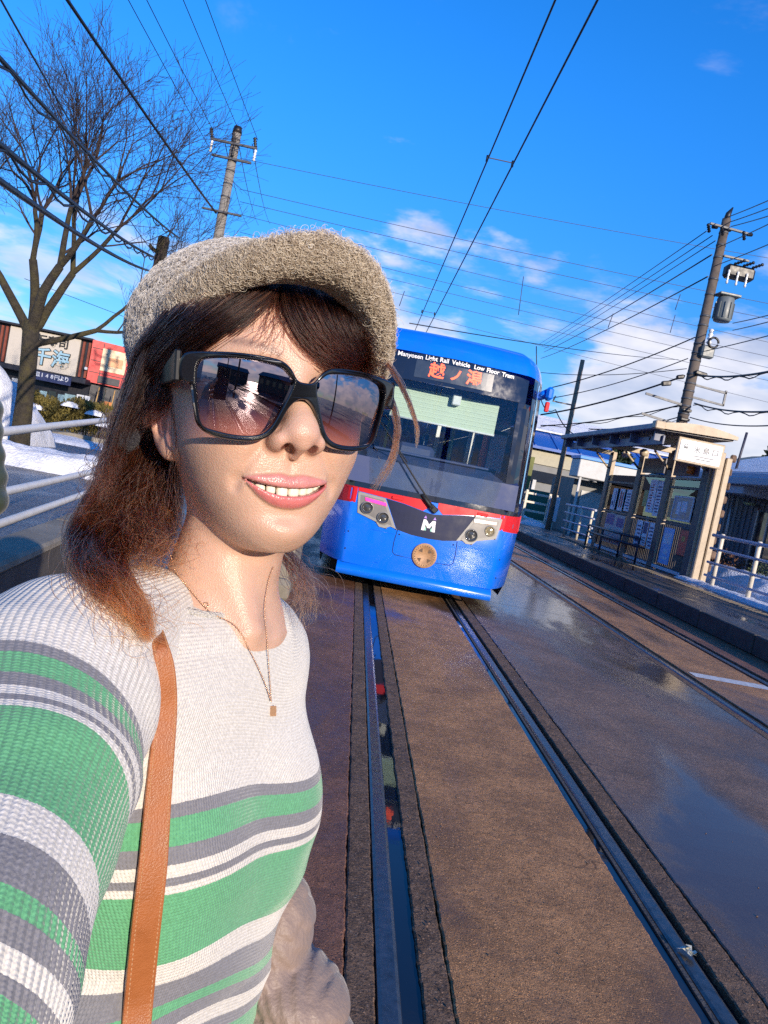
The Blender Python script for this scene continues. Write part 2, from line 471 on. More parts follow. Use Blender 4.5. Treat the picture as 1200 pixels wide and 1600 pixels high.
# ================================================================== ground, tracks, roads
def wet_mat(name, dry, wet, pud_scale=.55, pud_lo=.46, pud_hi=.60, rdry=.62, rwet=.12, grain=180, gb=.5, big=2.2, streak=0.0, speck=None):
    m = bpy.data.materials.new(name); m.use_nodes = True
    N = m.node_tree.nodes; Lk = m.node_tree.links.new; b = N['Principled BSDF']
    g = N.new('ShaderNodeNewGeometry')
    def nz(s, d=6, r=.6, vec=None, dist=0.0):
        n = N.new('ShaderNodeTexNoise'); n.inputs['Scale'].default_value = s; n.inputs['Detail'].default_value = d; n.inputs['Roughness'].default_value = r; n.inputs['Distortion'].default_value = dist
        Lk(vec if vec is not None else g.outputs['Position'], n.inputs[0]); return n.outputs[0]
    def mr(x, a, b_, c=0, d=1):
        q = N.new('ShaderNodeMapRange'); q.interpolation_type = 'SMOOTHSTEP'; Lk(x, q.inputs[0])
        for i, v in enumerate((a, b_, c, d)): q.inputs[i+1].default_value = v
        return q.outputs[0]
    def mix(f, a, c, bl='MIX'):
        q = N.new('ShaderNodeMix'); q.data_type = 'RGBA'; q.blend_type = bl
        for s, v in ((0, f), (6, a), (7, c)):
            if isinstance(v, tuple): q.inputs[s].default_value = v+(1,)
            elif isinstance(v, (int, float)): q.inputs[s].default_value = v
            else: Lk(v, q.inputs[s])
        return q.outputs[2]
    mp = N.new('ShaderNodeMapping'); mp.inputs['Scale'].default_value = (1.0, .42, 1); Lk(g.outputs['Position'], mp.inputs[0])
    pud = mr(nz(pud_scale, 7, .62, mp.outputs[0], .6), pud_lo, pud_hi)
    f1 = mr(nz(big, 8, .7), .3, .7); f2 = nz(grain, 3, .7); f3 = nz(26, 6, .75)
    c = mix(f1, tuple(x*.52 for x in dry), tuple(min(1, x*1.28) for x in dry))
    c = mix(mr(f3, .42, .72), c, tuple(x*.55 for x in dry))
    vo = N.new('ShaderNodeTexVoronoi'); vo.inputs['Scale'].default_value = grain*1.3; vo.inputs['Randomness'].default_value = 1.0; Lk(g.outputs['Position'], vo.inputs[0])
    vs_ = N.new('ShaderNodeSeparateColor'); Lk(vo.outputs['Color'], vs_.inputs[0])
    c = mix(mr(vs_.outputs[0], .90, .99), c, tuple(min(1, x*1.7) for x in dry)); c = mix(mr(vs_.outputs[1], .86, .97), c, tuple(x*.25 for x in dry))
    if speck: c = mix(mr(nz(grain*.55, 2, .5), .66, .74), c, speck)
    vc = N.new('ShaderNodeTexVoronoi'); vc.feature = 'DISTANCE_TO_EDGE'; vc.inputs['Scale'].default_value = .9
    vd = N.new('ShaderNodeVectorMath'); vd.operation = 'ADD'; nzc = N.new('ShaderNodeTexNoise'); nzc.inputs['Scale'].default_value = 4; nzc.inputs['Detail'].default_value = 8; Lk(g.outputs['Position'], nzc.inputs[0])
    vsx = N.new('ShaderNodeVectorMath'); vsx.operation = 'SCALE'; vsx.inputs['Scale'].default_value = .35; Lk(nzc.outputs['Color'], vsx.inputs[0]); Lk(g.outputs['Position'], vd.inputs[0]); Lk(vsx.outputs[0], vd.inputs[1]); Lk(vd.outputs[0], vc.inputs[0])
    ck = N.new('ShaderNodeMath'); ck.operation = 'MULTIPLY'; Lk(mr(vc.outputs[0], .0, .006, .8, .0), ck.inputs[0]); Lk(mr(nz(.8, 3, .5), .45, .62), ck.inputs[1])
    c = mix(ck.outputs[0], c, tuple(x*.14 for x in dry))
    c = mix(pud, c, wet)
    c = mix(1.0, c, mix(mr(f2, .3, .7), (.62, .62, .62), (1.2, 1.2, 1.2)), 'MULTIPLY')
    Lk(c, b.inputs['Base Color'])
    rr = N.new('ShaderNodeMix'); rr.data_type = 'FLOAT'; Lk(pud, rr.inputs[0]); Lk(mr(f3, .3, .7, rdry-.10, rdry+.10), rr.inputs[2]); rr.inputs[3].default_value = rwet
    Lk(rr.outputs[0], b.inputs['Roughness'])
    b.inputs['IOR'].default_value = 1.40
    h = N.new('ShaderNodeMath'); h.operation = 'ADD'; Lk(f2, h.inputs[0])
    f4 = N.new('ShaderNodeMath'); f4.operation = 'MULTIPLY'; Lk(f3, f4.inputs[0]); f4.inputs[1].default_value = 2.2; Lk(f4.outputs[0], h.inputs[1])
    st = N.new('ShaderNodeMath'); st.operation = 'MULTIPLY_ADD'; Lk(pud, st.inputs[0]); st.inputs[1].default_value = -gb*.88; st.inputs[2].default_value = gb
    bu = N.new('ShaderNodeBump'); bu.inputs['Distance'].default_value = .006; Lk(st.outputs[0], bu.inputs['Strength']); Lk(h.outputs[0], bu.inputs['Height']); Lk(bu.outputs[0], b.inputs['Normal'])
    return m
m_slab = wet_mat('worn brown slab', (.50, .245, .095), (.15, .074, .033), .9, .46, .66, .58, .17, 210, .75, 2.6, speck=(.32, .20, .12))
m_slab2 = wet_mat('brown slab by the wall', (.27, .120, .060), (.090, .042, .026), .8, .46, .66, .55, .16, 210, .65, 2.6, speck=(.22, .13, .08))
m_pave = wet_mat('wet paved lane', (.27, .155, .088), (.080, .050, .038), .55, .38, .55, .46, .06, 190, .45, 1.4, speck=(.26, .20, .16))
m_agg = wet_mat('dark aggregate strip', (.21, .125, .072), (.06, .038, .026), 2.0, .55, .75, .70, .30, 150, 1.0, 6, speck=(.30, .22, .16))
m_asph = wet_mat('wet asphalt', (.045, .042, .045), (.014, .014, .018), .35, .34, .56, .42, .14, 160, .4, .8)
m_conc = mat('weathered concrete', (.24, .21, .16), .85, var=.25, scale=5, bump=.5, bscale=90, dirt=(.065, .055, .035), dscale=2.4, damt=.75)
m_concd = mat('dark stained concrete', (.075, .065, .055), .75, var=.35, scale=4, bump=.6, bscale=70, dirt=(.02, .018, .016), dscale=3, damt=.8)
m_rail = mat('worn rail steel', (.16, .145, .14), .30, metal=.9, var=.25, scale=30, rvar=.10, dirt=(.055, .032, .022), dscale=22, damt=.55)
m_water = mat('standing water', (.010, .011, .014), .03, var=.1, rvar=.0, bump=.02, bscale=14, spec=.55)
m_snow = mat('old snow', (.74, .75, .78), .7, var=.10, scale=9, bump=.8, bscale=22, dirt=(.30, .27, .24), dscale=3.5, damt=.55, bdist=.05)
m_line = mat('white road paint', (.62, .60, .56), .5, var=.2, scale=30, dirt=(.15, .11, .09), dscale=14, damt=.6)

gm = MB(); gm.add([(-900, -600, -.14), (900, -600, -.14), (900, 1500, -.14), (-900, 1500, -.14)], [(0, 1, 2, 3)])
gm.obj('ground', m_asph, kind='structure')

rs = np.random.default_rng(3)
def rag(y, seed, amp=.006):
    return amp*(np.sin(y*9.1+seed)*.35+np.sin(y*31.7+seed*2.1)*.35+np.sin(y*83+seed*3.3)*.3+np.sin(y*190+seed*1.7)*.25)
def strip_mesh(name, x0, x1, y0, y1, z=0.0, th=.10, ragged=.006, seed=0):
    step = lambda y: .018 if y < 3 else (.04 if y < 7 else (.12 if y < 16 else .8))
    ys = [y0]
    while ys[-1] < y1: ys.append(min(y1, ys[-1]+(step(ys[-1]) if ys[-1] > .6 else .4)))
    ys = np.array(ys); n = len(ys)
    l = x0+rag(ys, seed, ragged); r = x1+rag(ys, seed+5, ragged)
    zz_ = lambda k: z-.0004*np.abs(np.sin(ys*13.7+k*3+seed))
    cols = [(l, np.full(n, z-th)), (l, zz_(1)-.004), (l+.006, zz_(2)), (r-.006, zz_(3)), (r, zz_(4)-.004), (r, np.full(n, z-th))]
    V = np.stack([np.stack([c[0], ys, c[1]], 1) for c in cols], 1).reshape(-1, 3); k = len(cols)
    F = [(i*k+j, i*k+j+1, (i+1)*k+j+1, (i+1)*k+j) for i in range(n-1) for j in range(k-1)]
    me = npmesh(name, V, np.array(F)[:, ::-1], smooth=False)
    return me
bed = MB(); bed.box((2.0, 40, -.115), (7.2, 170, .03)); bed_o = bed.obj('track_bed', m_concd, kind='structure')
segs = [(-42, 1.15), (1.162, 9.247), (9.26, 17.2), (17.212, 25.2), (25.21, 41), (41.01, 80), (80.01, 124)]
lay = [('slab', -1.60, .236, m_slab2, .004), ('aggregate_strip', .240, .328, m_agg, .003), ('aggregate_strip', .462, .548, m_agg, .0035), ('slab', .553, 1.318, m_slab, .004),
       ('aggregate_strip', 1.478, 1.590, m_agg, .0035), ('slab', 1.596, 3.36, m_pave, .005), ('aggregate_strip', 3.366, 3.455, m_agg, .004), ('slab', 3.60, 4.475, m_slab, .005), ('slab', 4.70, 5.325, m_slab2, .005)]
for i, (nm, a, b_, m_, rg_) in enumerate(lay):
    for k, (y0, y1) in enumerate(segs if nm == 'slab' else [(-42, 124)]):
        obj(nm, strip_mesh(nm, a, b_, y0, y1, z=(0.0 if nm == 'slab' else -.003), ragged=rg_, seed=i*1.7+k), m_, bed_o)
# rails and the water standing in the grooves
prof = [(-.5, -.10), (-.5, -.012), (-.44, -.003), (-.30, .0015), (.30, .0015), (.44, -.003), (.5, -.012), (.5, -.10)]
for x0, x1, lab in ((.330, .402, 'worn steel rail nearest the smiling woman, running under the left wheels of the tram'), (1.376, 1.446, 'worn steel rail with wide water-filled groove, right one of the tram track'), (3.462, 3.532, 'near steel rail of the empty platform track'), (4.545, 4.615, 'steel rail closest to the platform edge')):
    c, w = (x0+x1)/2, x1-x0
    mb = MB(); mb.prism([(c+p*w, z) for p, z in prof][::-1], -42, 124, 'xz')
    mb.obj('rail', m_rail, label=lab, cat='rail', group='rails set in the paving')
wm = MB()
for x0, x1, z in ((.396, .470, -.014), (1.306, 1.380, -.010), (1.440, 1.486, -.030), (3.526, 3.606, -.020), (4.470, 4.550, -.020), (4.61, 4.71, -.016)):
    wm.box(((x0+x1)/2, 41, z-.012), (x1-x0, 165.8, .024))
wm.obj('groove_water', m_water, kind='stuff')
# guard flange beside the right-hand groove, dark wet metal
for x0, x1 in ((1.358, 1.374), (3.536, 3.548), (4.528, 4.541)):
    MB().box(((x0+x1)/2, 41, -.045), (x1-x0, 165, .086)).obj('groove_lip', m_concd, bed_o)
mk = MB(); mk.add([(3.64, 6.98, .004), (4.46, 7.00, .004), (4.46, 7.20, .004), (3.64, 7.16, .004)], [(0, 1, 2, 3)]); mk.obj('painted_line', m_line, bed_o)
# pebbles, grit and litter lying on the slabs
m_grit = mat('grit', (.16, .10, .07), .8, var=.4, scale=50)
gv = MB()
for i in range(520):
    x = float(rs.choice([rs.uniform(.56, 1.3), rs.uniform(1.6, 3.3), rs.uniform(-.9, .22), rs.uniform(.47, .54), rs.uniform(1.48, 1.58)])); y = float(1.3+rs.gamma(1.4, 2.2)); r_ = float(rs.uniform(.0012, .0042))
    gv.lathe([(.0001, -r_*.6), (r_, -r_*.1), (r_*.7, r_*.5), (.0001, r_*.7)], c=(x, y, r_*.4), n=5, smooth=False)
gv.obj('grit', m_grit, kind='stuff')
pbr = MB()
lt = pix(1073, 1494, 1.0); k_ = (0-CAM_H)/(lt[2]-CAM_H); lt = CAMP+(lt-CAMP)*k_
for i in range(9):
    a = rs.uniform(0, 6.28); c = Vector((lt[0]+rs.uniform(-.018, .022), lt[1]+rs.uniform(-.02, .02), .006+.012*rs.random()))
    pbr.add([c+Vector((math.cos(a)*.02, math.sin(a)*.014, .010)), c+Vector((-math.sin(a)*.012, math.cos(a)*.012, .004)), c+Vector((-math.cos(a)*.02, -math.sin(a)*.012, .002)), c+Vector((math.sin(a)*.01, -math.cos(a)*.01, .014))], [(0, 1, 2), (0, 2, 3)])
pbr.obj('paper_scrap', mat('crumpled wrapper', (.62, .60, .50), .5, var=.4, scale=60, dirt=(.25, .28, .05), dscale=40), label='crumpled white and yellow paper scrap lying on the right rail', cat='litter')

# platform
pf = MB(); pf.prism([(5.335, -.13), (5.335, .205), (5.35, .235), (5.38, .25), (7.95, .25), (7.95, -.13)], 3.0, 60, 'xz')
m_plat = wet_mat('wet platform paving', (.115, .088, .065), (.035, .030, .030), .8, .42, .60, .55, .09, 120, .4, 1.6)
pfo = pf.obj('platform', m_plat, kind='structure')
for k in range(38):
    y0 = 3.0+k*1.5
    MB().box((5.36, y0+.745, .13), (.10, 1.475, .255), bev=.012).obj('kerb_stone', m_concd, pfo)
m_tact = mat('tactile paving', (.15, .115, .075), .6, var=.2, scale=20)
tb = MB()
for k in range(150):
    tb.box((7.05, 8+k*.11, .253), (.30, .05, .008))
tb.obj('tactile_strip', m_tact, pfo)['kind'] = 'stuff'

# far lane and yard behind the platform, left road
def sheet(name, x0, x1, y0, y1, z, m_, n=1):
    mb = MB(); mb.add([(x0, y0, z), (x1, y0, z), (x1, y1, z), (x0, y1, z)], [(0, 1, 2, 3)]); return mb.obj(name, m_, kind='structure')
sheet('yard', 7.96, 60, -40, 140, -.02, m_asph)
m_road = wet_mat('wet road', (.10, .098, .105), (.02, .022, .03), .5, .40, .70, .42, .20, 130, .55, .9, speck=(.3, .3, .32))
sheet('road', -40, -1.64, -60, 160, -.02, m_road)

# snow banks
def snow_mesh(name, x0, x1, y0, y1, hgt, seed, nx=40, ny=60, edge=.35, base=-.03, rot=0.0, piv=(0, 0)):
    xs = np.linspace(0, 1, nx); ys = np.linspace(0, 1, ny); A, B = np.meshgrid(xs, ys, indexing='ij')
    P = np.stack([x0+A*(x1-x0), y0+B*(y1-y0), np.zeros_like(A)], -1).reshape(-1, 3)
    e = np.minimum(np.minimum(A, 1-A)*(x1-x0), np.minimum(B, 1-B)*(y1-y0)).ravel()
    n_ = vnoise(P, 1.6, seed, 5); n2 = vnoise(P, 9, seed+1, 4)
    h = hgt*np.clip((e+.12*n_)/edge, 0, 1)**.6*(1+.28*n_)+.07*n2*np.clip(e/edge, 0, 1)*min(1, hgt*2.5)
    P[:, 2] = base+h*(e > 0)
    if rot:
        c, s_ = math.cos(rot), math.sin(rot); q = P[:, :2]-piv; P[:, 0] = piv[0]+q[:, 0]*c-q[:, 1]*s_; P[:, 1] = piv[1]+q[:, 0]*s_+q[:, 1]*c
    F = [(i*ny+j, (i+1)*ny+j, (i+1)*ny+j+1, i*ny+j+1) for i in range(nx-1) for j in range(ny-1)]
    return npmesh(name, P, np.array(F))
def snow(x0, x1, y0, y1, h, seed, label, **kw):
    return obj('snow_bank', snow_mesh('snow_bank', x0, x1, y0, y1, h, seed, **kw), m_snow, label=label, cat='snow bank', group='banks of ploughed snow')
snow(-16, -4.4, 15.2, 16.7, .42, 5, 'long low ploughed snow bank across the road behind the white pipe fence', nx=150, ny=34, edge=.35, rot=math.radians(8), piv=(-6, 15))
snow(-24, -7.0, 27.0, 33.5, .18, 9, 'flat sunlit strip of snow in front of the clipped hedge', nx=100, ny=40, edge=.8)
snow(-13.2, -9.5, 20.5, 24, 2.3, 14, 'tall heaped pile of white snow beside the bare tree', nx=50, ny=50, edge=1.6)
snow(7.97, 8.55, 8.5, 16.2, .15, 21, 'thin ridge of snow along the platform fence', nx=16, ny=160, edge=.16, base=.10)
snow(7.44, 7.95, 9.0, 16.3, .10, 61, 'narrow strip of lumpy snow on the platform edge under the fence', nx=16, ny=170, edge=.12, base=.225)
snow(8.9, 11.4, 12.5, 19.5, .55, 27, 'lumpy snow heap between the fence and the grey blue building', nx=50, ny=70, edge=.6)
snow(8.2, 13, 25.5, 27.6, .30, 33, 'small snow patch in front of the kiosk', nx=50, ny=30, edge=.5)
snow(6.7, 7.9, 29, 32, .30, 39, 'white snow clump at the foot of the far gate', nx=30, ny=30, edge=.4, base=.2)

# low concrete wall on the left with its end block
def seg_box(mb, a, b, w, z0, z1, bev=.01):
    a = Vector(a); b = Vector(b); d = b-a; ang = math.atan2(d.y, d.x)
    mb.box(((a.x+b.x)/2, (a.y+b.y)/2, (z0+z1)/2), (d.length, w, z1-z0), rotm((0, 0, ang)), bev=bev)
    return mb
wl = empty('concrete_wall', (-1.35, 3.4, 0), label='low stained concrete wall behind the shoulder of the smiling woman', cat='wall')
pts = [(-1.12, 1.0), (-1.27, 2.6), (-1.42, 3.95), (-1.62, 5.6)]
for a, b in zip(pts[:-1], pts[1:]):
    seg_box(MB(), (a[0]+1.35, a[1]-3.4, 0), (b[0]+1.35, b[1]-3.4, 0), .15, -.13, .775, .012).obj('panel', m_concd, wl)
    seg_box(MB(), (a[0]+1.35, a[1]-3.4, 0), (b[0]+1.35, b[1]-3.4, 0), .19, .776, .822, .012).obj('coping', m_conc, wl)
kb = empty('concrete_block', (-.56, 7.0, 0), label='rough concrete end block with a pale post beside the tram', cat='block')
MB().box((.02, .6, .26), (.24, 1.3, .62), bev=.03).obj('block', m_conc, kb)
MB().box((.03, -.05, .10), (.26, .24, .22), bev=.05).obj('foot', m_conc, kb)
MB().tube([(-.17, -.25, -.13), (-.17, -.25, .80)], .035, 12).obj('post', mat('pale grey green paint', (.42, .43, .36), .5), kb)

# pipe fence beside the road
m_pipe = mat('white fence paint', (.74, .70, .62), .45, var=.06, scale=12, dirt=(.35, .27, .2), dscale=9, damt=.25)
pfz = empty('pipe_fence', (-2.6, 7, 0), label='white three-rail pipe fence beside the left road', cat='fence')
dirv = np.array((-.158, 1.0))
def fpt(y, z): return (-2.27+dirv[0]*(y-5)+2.6, y-7, z)
for zn, zf in ((1.185, 1.30), (.77, .77), (.55, .55)):
    MB().tube([fpt(1.5, zn-(zf-zn)*1.4), fpt(5, zn), fpt(7.5, zf), fpt(13, zf+(zf-zn)*2.0)], .030, 12).obj('pipe_rail', m_pipe, pfz)
for y in (2.2, 9.6, 12.9):
    MB().tube([fpt(y, -.05), fpt(y, 1.19+.046*(y-5))], .036, 12).obj('fence_post', m_pipe, pfz)
# ================================================================== the tram
TX, TY = .905, 8.38
tram = empty('tram', (TX, TY, 0), label='bright blue low-floor tram with a red band and round wooden badge', cat='tram')
m_blue = mat('blue tram paint', (.002, .155, .82), .22, var=.04, scale=3, coat=.9, rvar=.04, bump=.01, bscale=3, dirt=(.03, .09, .30), dscale=1.6, damt=.35)
m_blued = mat('deep blue skirt paint', (.003, .085, .55), .28, var=.05, scale=3, coat=.6)
m_red = mat('red tram paint', (.62, .012, .018), .5, var=.05, scale=4, spec=.3)
m_mask = mat('black glazing surround', (.010, .011, .020), .08, coat=.6)
m_navy = mat('dark grille panel', (.014, .018, .050), .55, var=.2, scale=6, spec=.25)
m_bez = mat('silver lamp bezel', (.30, .285, .25), .55, metal=.0, var=.06)
m_lampin = mat('lamp reflector', (.20, .185, .165), .5)
m_lens_d = mat('dark lamp glass', (.05, .05, .05), .06, coat=.6)
m_lens_a = mat('amber lamp glass', (.22, .18, .10), .08, coat=.6)
m_pink = mat('tail lamp strip', (.75, .04, .25), .25, emit=.9)
m_pinkoff = mat('unlit tail lamp strip', (.62, .30, .24), .3)
m_white = mat('white lettering', (.80, .80, .80), .4, var=.02)
m_led = mat('red display diodes', (.95, .10, .04), .5, emit=1.1, var=.1)
m_disp = mat('display backing', (.030, .045, .075), .25)
m_wind = glass_mat('windscreen glass', (.93, .96, .97), -.015)
m_int = mat('interior panel', (.66, .70, .70), .6)
m_side = glass_mat('side glass', (.85, .9, .92), .02)
m_intd = mat('navy dashboard', (.030, .050, .14), .6)
m_blind = mat('pale green roller blind', (.50, .62, .47), .7, var=.05, scale=4)
m_wood = mat('carved wood', (.42, .235, .115), .55, var=.22, scale=14, bump=.4, bscale=70)
m_woodd = mat('scorched wood', (.10, .055, .03), .6)
m_gas = mat('rubber', (.012, .012, .012), .6)
m_under = mat('underframe', (.012, .012, .013), .8)
m_strip = mat('pale blue trim', (.25, .52, .80), .3, coat=.4)

def tplan(x):      # how far the nose falls back across its width
    a = abs(x)
    return .10*(a/.9)**2 if a < .9 else .10+.55*((a-.9)/.30)**1.0*(.45+.55*(a-.9)/.30)
zprof = [(.10, .10), (.24, .06), (.26, .0), (.45, -.025), (.75, -.02), (.95, .0), (1.15, .03), (1.6, .075), (2.2, .14), (2.78, .215), (2.92, .26), (3.02, .34), (3.08, .46), (3.12, .70)]
def tnose(z): return float(np.interp(z, [p[0] for p in zprof], [p[1] for p in zprof]))
def tw(z):        # half width by height
    return float(np.interp(z, [.1, .3, .6, 1.2, 2.2, 2.8, 3.0, 3.12], [1.13, 1.165, 1.18, 1.20, 1.195, 1.17, 1.12, 1.0]))
def tsurf(x, z, off=0.0):
    k = tw(z)/1.2
    return (x, tplan(x/k)+tnose(z)-off, z)
def plate(name, poly, m_, off=.006, th=.012, parent=tram, grid=.06, smooth=True, **kw):
    """a panel with its own thickness that follows the nose"""
    P = [Vector((p[0], p[1])) for p in poly]
    out = []
    for i in range(len(P)):
        a, b = P[i], P[(i+1) % len(P)]; n = max(1, int((b-a).length/grid))
        for k in range(n): out.append(a+(b-a)*(k/n))
    nb = len(out)
    xs = [p.x for p in out]; zs = [p.y for p in out]
    def inside(q):
        c = False
        for i in range(nb):
            a, b = out[i], out[(i+1) % nb]
            if (a.y > q.y) != (b.y > q.y) and q.x < (b.x-a.x)*(q.y-a.y)/(b.y-a.y)+a.x: c = not c
        return c
    def near(q):
        return min((p-q).length for p in out) < grid*.45
    pts = list(out)
    for x in np.arange(min(xs), max(xs), grid):
        for z in np.arange(min(zs), max(zs), grid):
            q = Vector((float(x)+.003, float(z)+.002))
            if inside(q) and not near(q): pts.append(q)
    v2, e2, f2, *_ = delaunay_2d_cdt(pts, [(i, (i+1) % nb) for i in range(nb)], [], 1, 1e-5)
    n = len(v2)
    top = [tsurf(p.x, p.y, off) for p in v2]; bot = [tsurf(p.x, p.y, off-th) for p in v2]
    fs = [tuple(f) for f in f2]+[tuple(n+i for i in reversed(f)) for f in f2]+[((i+1) % nb, i, n+i, n+(i+1) % nb) for i in range(nb)]
    mb = MB(); mb.add(top+bot, fs)
    me = mb.mesh(name); o = obj(name, me, m_, parent, **kw)
    return o
# nose shell below and above the windscreen
def nose_grid(name, zs, xs_fn, m_, parent=tram):
    xn = np.concatenate([np.linspace(-1.2, -.86, 14), np.linspace(-.8, .8, 25), np.linspace(.86, 1.2, 14)])
    V = []; 
    for z in zs:
        for x in xn: V.append(tsurf(x*tw(z)/1.2, z))
    n = len(xn); F = [(i*n+j, i*n+j+1, (i+1)*n+j+1, (i+1)*n+j) for i in range(len(zs)-1) for j in range(n-1)]
    return obj(name, npmesh(name, V, np.array(F)), m_, parent)
nose_grid('lower_nose', [.262, .30, .36, .45, .55, .65, .75, .85, .95, 1.05, 1.13], None, m_blue)
nose_grid('roof_front', [2.79, 2.84, 2.88, 2.92, 2.95, 2.98, 3.01, 3.03, 3.05, 3.07, 3.09, 3.12], None, m_blue)
# recessed skirt with the lit lower apron
V = []; F = []
xn = np.linspace(-.92, .90, 31)
for z, o in ((.262, .02), (.235, -.05), (.205, -.075), (.135, -.085), (.13, .05)):
    for x in xn: V.append((x, .10*(x/.9)**2+o+.02, z+.025*(1-(x/.9)**2)*(1 if z > .2 else .3)))
n = len(xn)
obj('skirt', npmesh('skirt', V, np.array([(i*n+j, i*n+j+1, (i+1)*n+j+1, (i+1)*n+j) for i in range(4) for j in range(n-1)])), m_blue, tram)
# body sides, roof
Lb = 17.0
def side(sx):
    zs = [.12, .30, .6, .95, 1.10, 2.35, 2.6, 2.8, 2.95, 3.05, 3.12]
    V = []; ys = [.66, 1.0, 1.5, 8.0, Lb]
    for z in zs:
        for y in ys: V.append((sx*tw(z), .65+tnose(z) if y < .7 else max(y, .75+tnose(z)), z))
    n = len(ys); F = [(i*n+j, i*n+j+1, (i+1)*n+j+1, (i+1)*n+j) for i in range(len(zs)-1) for j in range(n-1) if not (abs(zs[i]-1.10) < .01 and j > 0)]
    return V, F
for sx in (-1, 1):
    V, F = side(sx); mb = MB(); mb.add(V, F); mb.obj('side_wall', m_blue, tram)
    for k in range(7):
        w = 2.0 if k else 1.1; y0 = .86 if k == 0 else 2.15+(k-1)*2.35
        MB().box((sx*1.200, y0+w+.175 if k else y0+w+.10, 1.725), (.03, .35 if k else .20, 1.25), bev=.005).obj('window_post', m_mask, tram)
        MB().box((sx*1.200, y0+w/2, 1.725), (.008, w, 1.25)).obj('side_window', m_side, tram)
    MB().box((sx*1.206, 8.3, 1.05), (.012, 15.2, .20)).obj('side_band', m_red, tram)
MB().prism([(-1.0, 3.12), (-1.12, 3.0), (-1.17, 2.8), (1.17, 2.8), (1.12, 3.0), (1.0, 3.12)][::-1], 1.0, Lb, 'xz').obj('roof', m_blue, tram)
MB().box((0, 9, 3.25), (1.7, 9, .28), bev=.05).obj('roof_equipment', m_blued, tram)
MB().box((0, Lb-.02, 1.65), (2.35, .06, 2.9)).obj('rear_wall', m_blue, tram)
MB().box((0, 8.6, .20), (2.0, 16.0, .20)).obj('underframe', m_under, tram)
for y in (1.9, 3.7, 13, 14.8):
    for sx in (-1, 1):
        wb = MB(); wb.lathe([(.08, -.06), (.30, -.06), (.32, -.02), (.32, .04), (.08, .05)], c=(sx*.533, y, .315), n=20, axis='x'); wb.obj('wheel', m_under, tram)
pg = MB()
for sx in (-.5, .5): pg.tube([(sx, 13.2, 3.4), (sx*.8, 14.6, 4.0), (sx*.6, 13.4, 4.55)], .03, 6)
pg.tube([(-.65, 13.4, 4.58), (.65, 13.4, 4.58)], .025, 6); pg.obj('pantograph', m_under, tram)
# black surround of the windscreen: pillars, head and sill
def arch(x): return 2.795-.055*(x/.87)**2*1.0
plate('windscreen_head', [(-.885, 2.735), (-.885, 2.46), (.885, 2.46), (.885, 2.735)]+[(x, arch(x)) for x in np.linspace(.80, -.80, 13)], m_mask, .004, .02)
plate('windscreen_pillar', [(-1.02, 1.14), (-.83, 1.14), (-.80, 2.459), (-.97, 2.459)], m_mask, .004, .03)
plate('windscreen_pillar', [(.83, 1.14), (1.02, 1.14), (.97, 2.459), (.80, 2.459)], m_mask, .004, .03)
plate('corner_post', [(-1.19, 1.14), (-1.024, 1.14), (-.975, 2.79), (-1.165, 2.79)], m_mask, .003, .03)
plate('corner_post', [(1.024, 1.14), (1.19, 1.14), (1.165, 2.79), (.975, 2.79)], m_mask, .003, .03)
plate('windscreen_sill', [(-.829, 1.14), (.829, 1.14), (.828, 1.20), (-.828, 1.20)], m_mask, .004, .03)
plate('windscreen', [(-.828, 1.201), (.828, 1.201), (.80, 2.458), (-.80, 2.458)], m_wind, .001, .006)
for sx in (-1, 1):
    plate('corner_trim', [(sx*a, z) for a, z in ((1.085, 1.30), (1.115, 1.30), (1.095, 2.75), (1.065, 2.75))][::sx], m_strip, .008, .006)
# lettering on the head of the windscreen
def on_nose(name, s, size, xc, zc, m_, off=.012, bold=.002, spacing=1.0, arc=0.0, extrude=.0015):
    me = text_mesh(s, size, extrude, 'CENTER', bold, spacing)
    nv = len(me.vertices); co = np.empty(nv*3, np.float32); me.vertices.foreach_get('co', co); co = co.reshape(-1, 3)
    q = np.array([tsurf(xc+c[0], zc+c[1]-arc*(c[0]/.7)**2, off+c[2]) for c in co], np.float32)
    me.vertices.foreach_set('co', q.ravel()); me.update()
    return obj(name, me, m_, tram)
for w_, x_ in (('Manyosen', -.545), ('Light', -.300), ('Rail', -.150), ('Vehicle', .045)): on_nose('lettering', w_, .073, x_, 2.752-.020*(x_/.7)**2, m_white, arc=.020 if abs(x_) < .1 else .0, bold=.0015)
for w_, x_ in (('Low', .262), ('Floor', .428), ('Tram', .615)): on_nose('lettering', w_, .070, x_, 2.752-.020*(x_/.7)**2, m_white, bold=.0015)
dp = plate('destination_display', [(-.465, 2.505), (.455, 2.505), (.455, 2.71), (-.465, 2.71)], m_disp, .009, .012)
o_ = on_nose('destination_text', '越', .185, -.215, 2.608, m_led, .013, .004); o_.parent = dp
o_ = on_nose('destination_text', 'ノ', .15, .015, 2.600, m_led, .013, .004); o_.parent = dp
o_ = on_nose('destination_text', '潟', .185, .225, 2.608, m_led, .013, .004); o_.parent = dp
